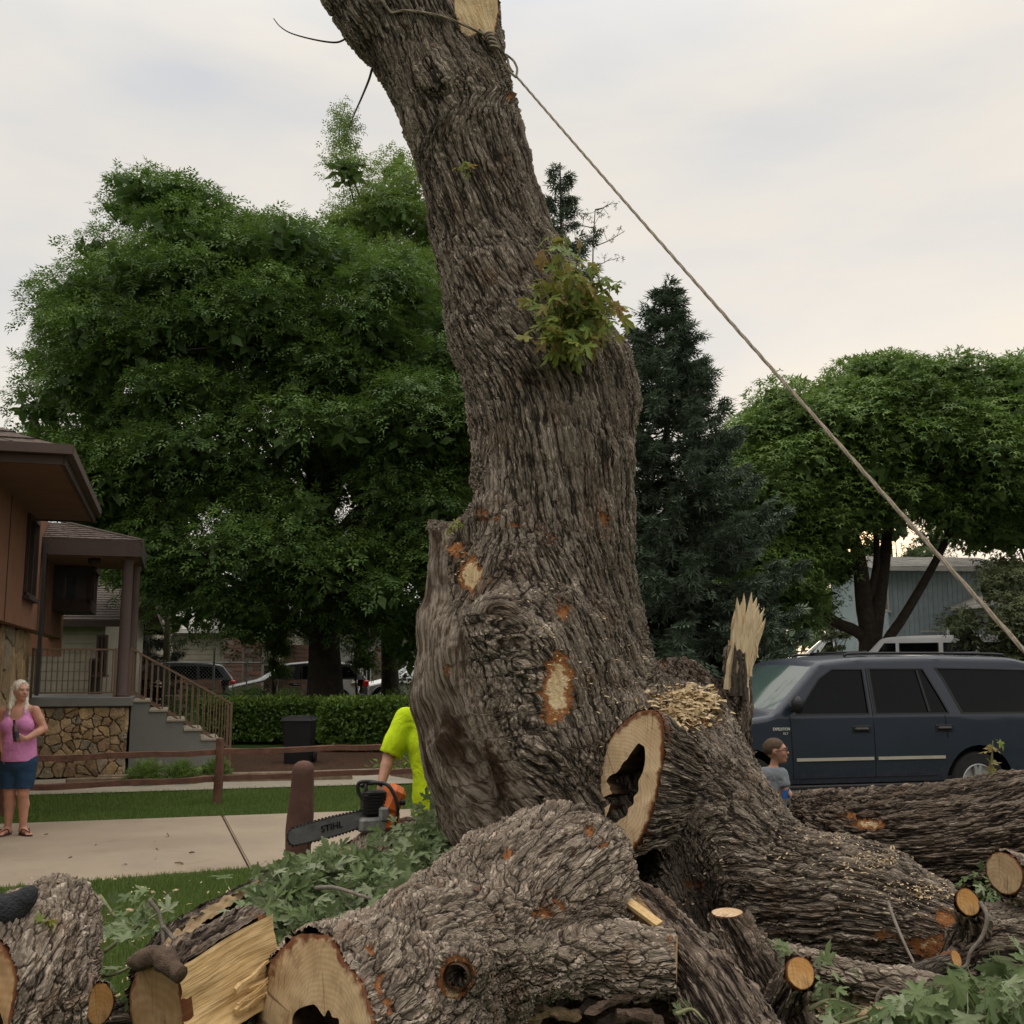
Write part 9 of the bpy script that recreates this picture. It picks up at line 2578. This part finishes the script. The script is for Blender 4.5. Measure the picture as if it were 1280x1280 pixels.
# ------------------------------------------------------------------ sawdust, chips, litter
def shavings(name, label, pts, size, mat, seed, dens=1.0):
    r = np.random.default_rng(seed); n = len(pts)
    d = nrm(r.normal(size=(n, 3)) * [1, 1, .35]); nn = nrm(r.normal(size=(n, 3)) * .6 + [0, -.3, 1])
    tm = (np.array([(0, -.16, 0), (.5, -.20, .10), (1, -.1, .02), (1, .1, .04), (.5, .18, .14), (0, .14, 0)]), np.array([(0, 1, 4), (0, 4, 5), (1, 2, 3), (1, 3, 4)]))
    v, f = tm; o = leaf_mesh(name, np.asarray(pts), d, nn, size * r.uniform(.4, 1.4, n), tm, mat, None, None, seed, 'stuff'); o['label'] = label; return o
def on_wood(Sx, regions, seed, y0=4.0, y1=8.5, lift=.012):
    r = np.random.default_rng(seed); out_ = []
    for (cx_, cy_, rx, ry, n) in regions:
        for _ in range(n):
            a, b_ = r.normal() * rx * .6, r.normal() * ry * .6; q = surf(Sx, cx_ + a, cy_ + b_, y0, y1)
            if q is None: continue
            g = sgrad(Sx, q)
            if g[2] < -.25: continue
            out_.append(q + g * (lift + r.random() * .012))
    return out_
shavings('sawdust', 'pale sawdust caught in the bark of the sweeping limb', on_wood(TRUNK, [(1090, 1075, 50, 12, 220), (1160, 1115, 24, 14, 160), (1040, 1050, 40, 12, 110), (1120, 1120, 60, 26, 120), (1000, 1010, 40, 10, 60), (930, 1110, 60, 40, 60), (900, 1130, 40, 12, 45), (960, 1060, 60, 30, 50), (700, 790, 40, 60, 90), (740, 870, 50, 50, 80), (640, 780, 60, 60, 60), (580, 700, 20, 30, 45), (780, 840, 20, 60, 60), (870, 900, 30, 20, 120), (1060, 1100, 50, 20, 70)], 5, 5.4, 7.9), .017, CHIP, 4)
shavings('sawdust', 'thick pile of blond wood shavings on the hump beside the hollow ring', on_wood(TRUNK, [(858, 878, 34, 12, 900), (850, 892, 30, 14, 500)], 6, 5.6, 7.9, .02), .045, CHIP, 5)
r = np.random.default_rng(55)
def gpts(n, x0, x1, y0, y1, z=.02):
    px_ = r.uniform(x0, x1, n); py_ = r.uniform(y0, y1, n); q = np.array([G(a, b_, 0) for a, b_ in zip(px_, py_)]); q[:, 2] = gz(q[:, 0], q[:, 1]) + z + r.random(n) * .03; return q
shavings('wood_chips', 'sawdust and chips scattered on the ground under the logs', gpts(2600, 560, 1290, 1160, 1330), .045, CHIP, 6)
shavings('wood_chips', 'pale chips scattered on the lawn left of the logs', gpts(500, -40, 560, 1100, 1290, .03), .04, CHIP, 16)
shavings('bark_litter', 'brown bark chips and litter on the ground under the logs', np.vstack([gpts(4200, 540, 1300, 1150, 1340), gpts(2500, 600, 880, 1215, 1330, .1), gpts(1500, 600, 880, 1240, 1340, .22)]), .07, CHIP_B, 7)
shavings('dead_leaves', 'few dry fallen leaves on the sidewalk', np.array([G(a, b_) + [0, 0, .03] for a, b_ in ((60, 1046), (195, 1055), (198, 1066), (236, 1070), (152, 1085), (193, 1079), (229, 1084), (120, 1060), (90, 1075), (210, 1048))]), .07, CHIP_B, 8)
# chunks of bark at the bottom centre
for k, (px_, py_, L_, w_, a_) in enumerate(((650, 1262, .20, .06, .3), (690, 1270, .26, .05, -.2), (735, 1262, .22, .04, .6), (770, 1255, .30, .035, .45), (640, 1280, .24, .07, .0), (715, 1248, .16, .05, .1), (800, 1275, .22, .06, -.4), (1100, 1268, .22, .05, .2), (760, 1285, .3, .06, .9), (690, 1235, .3, .03, .05))):
    c_ = P(px_, py_, 4.95 + .05 * (k % 3)); d_ = np.array([math.cos(a_), .2, math.sin(a_) * .5]); q = spline(np.array([c_ - d_ * L_ / 2, c_ + [0, 0, .015], c_ + d_ * L_ / 2]), 10)
    rb_ = np.random.default_rng(k); mb = MB(); mb.tube(q, w_ * .5 * (1 + rb_.uniform(-.25, .25, 10)), 7)
    v_ = np.vstack(mb.v); v_ = v_ + rb_.normal(size=v_.shape) * .006; mb.v = [v_]
    tag(mb.build('bark_piece', [simple('bark_piece_a', (.15, .10, .07), .95, .5, 30, .02), simple('wood_piece_a', (.34, .23, .13), .9, .4, 30, .01), simple('bark_piece_b', (.10, .075, .06), .95, .5, 25, .02)][k % 3], angle=40), ['brown bark piece leftmost under the side limb', 'tan broken stick just left of centre under the side limb', 'dark splinter right below the middle of the side limb', 'brown bark stick slanting under the tip of the side limb', 'tan flat piece at the bottom edge near the knot hole', 'small dark chunk tucked against the underside of the side limb', 'brown piece at the bottom below the limb end cut', 'tan stick on the ground between orange stub and maple leaves', 'dark steep splinter at the bottom edge', 'thin brown strip lying level behind the bark pieces'][k], 'bark piece', 'broken pieces under the side limb')
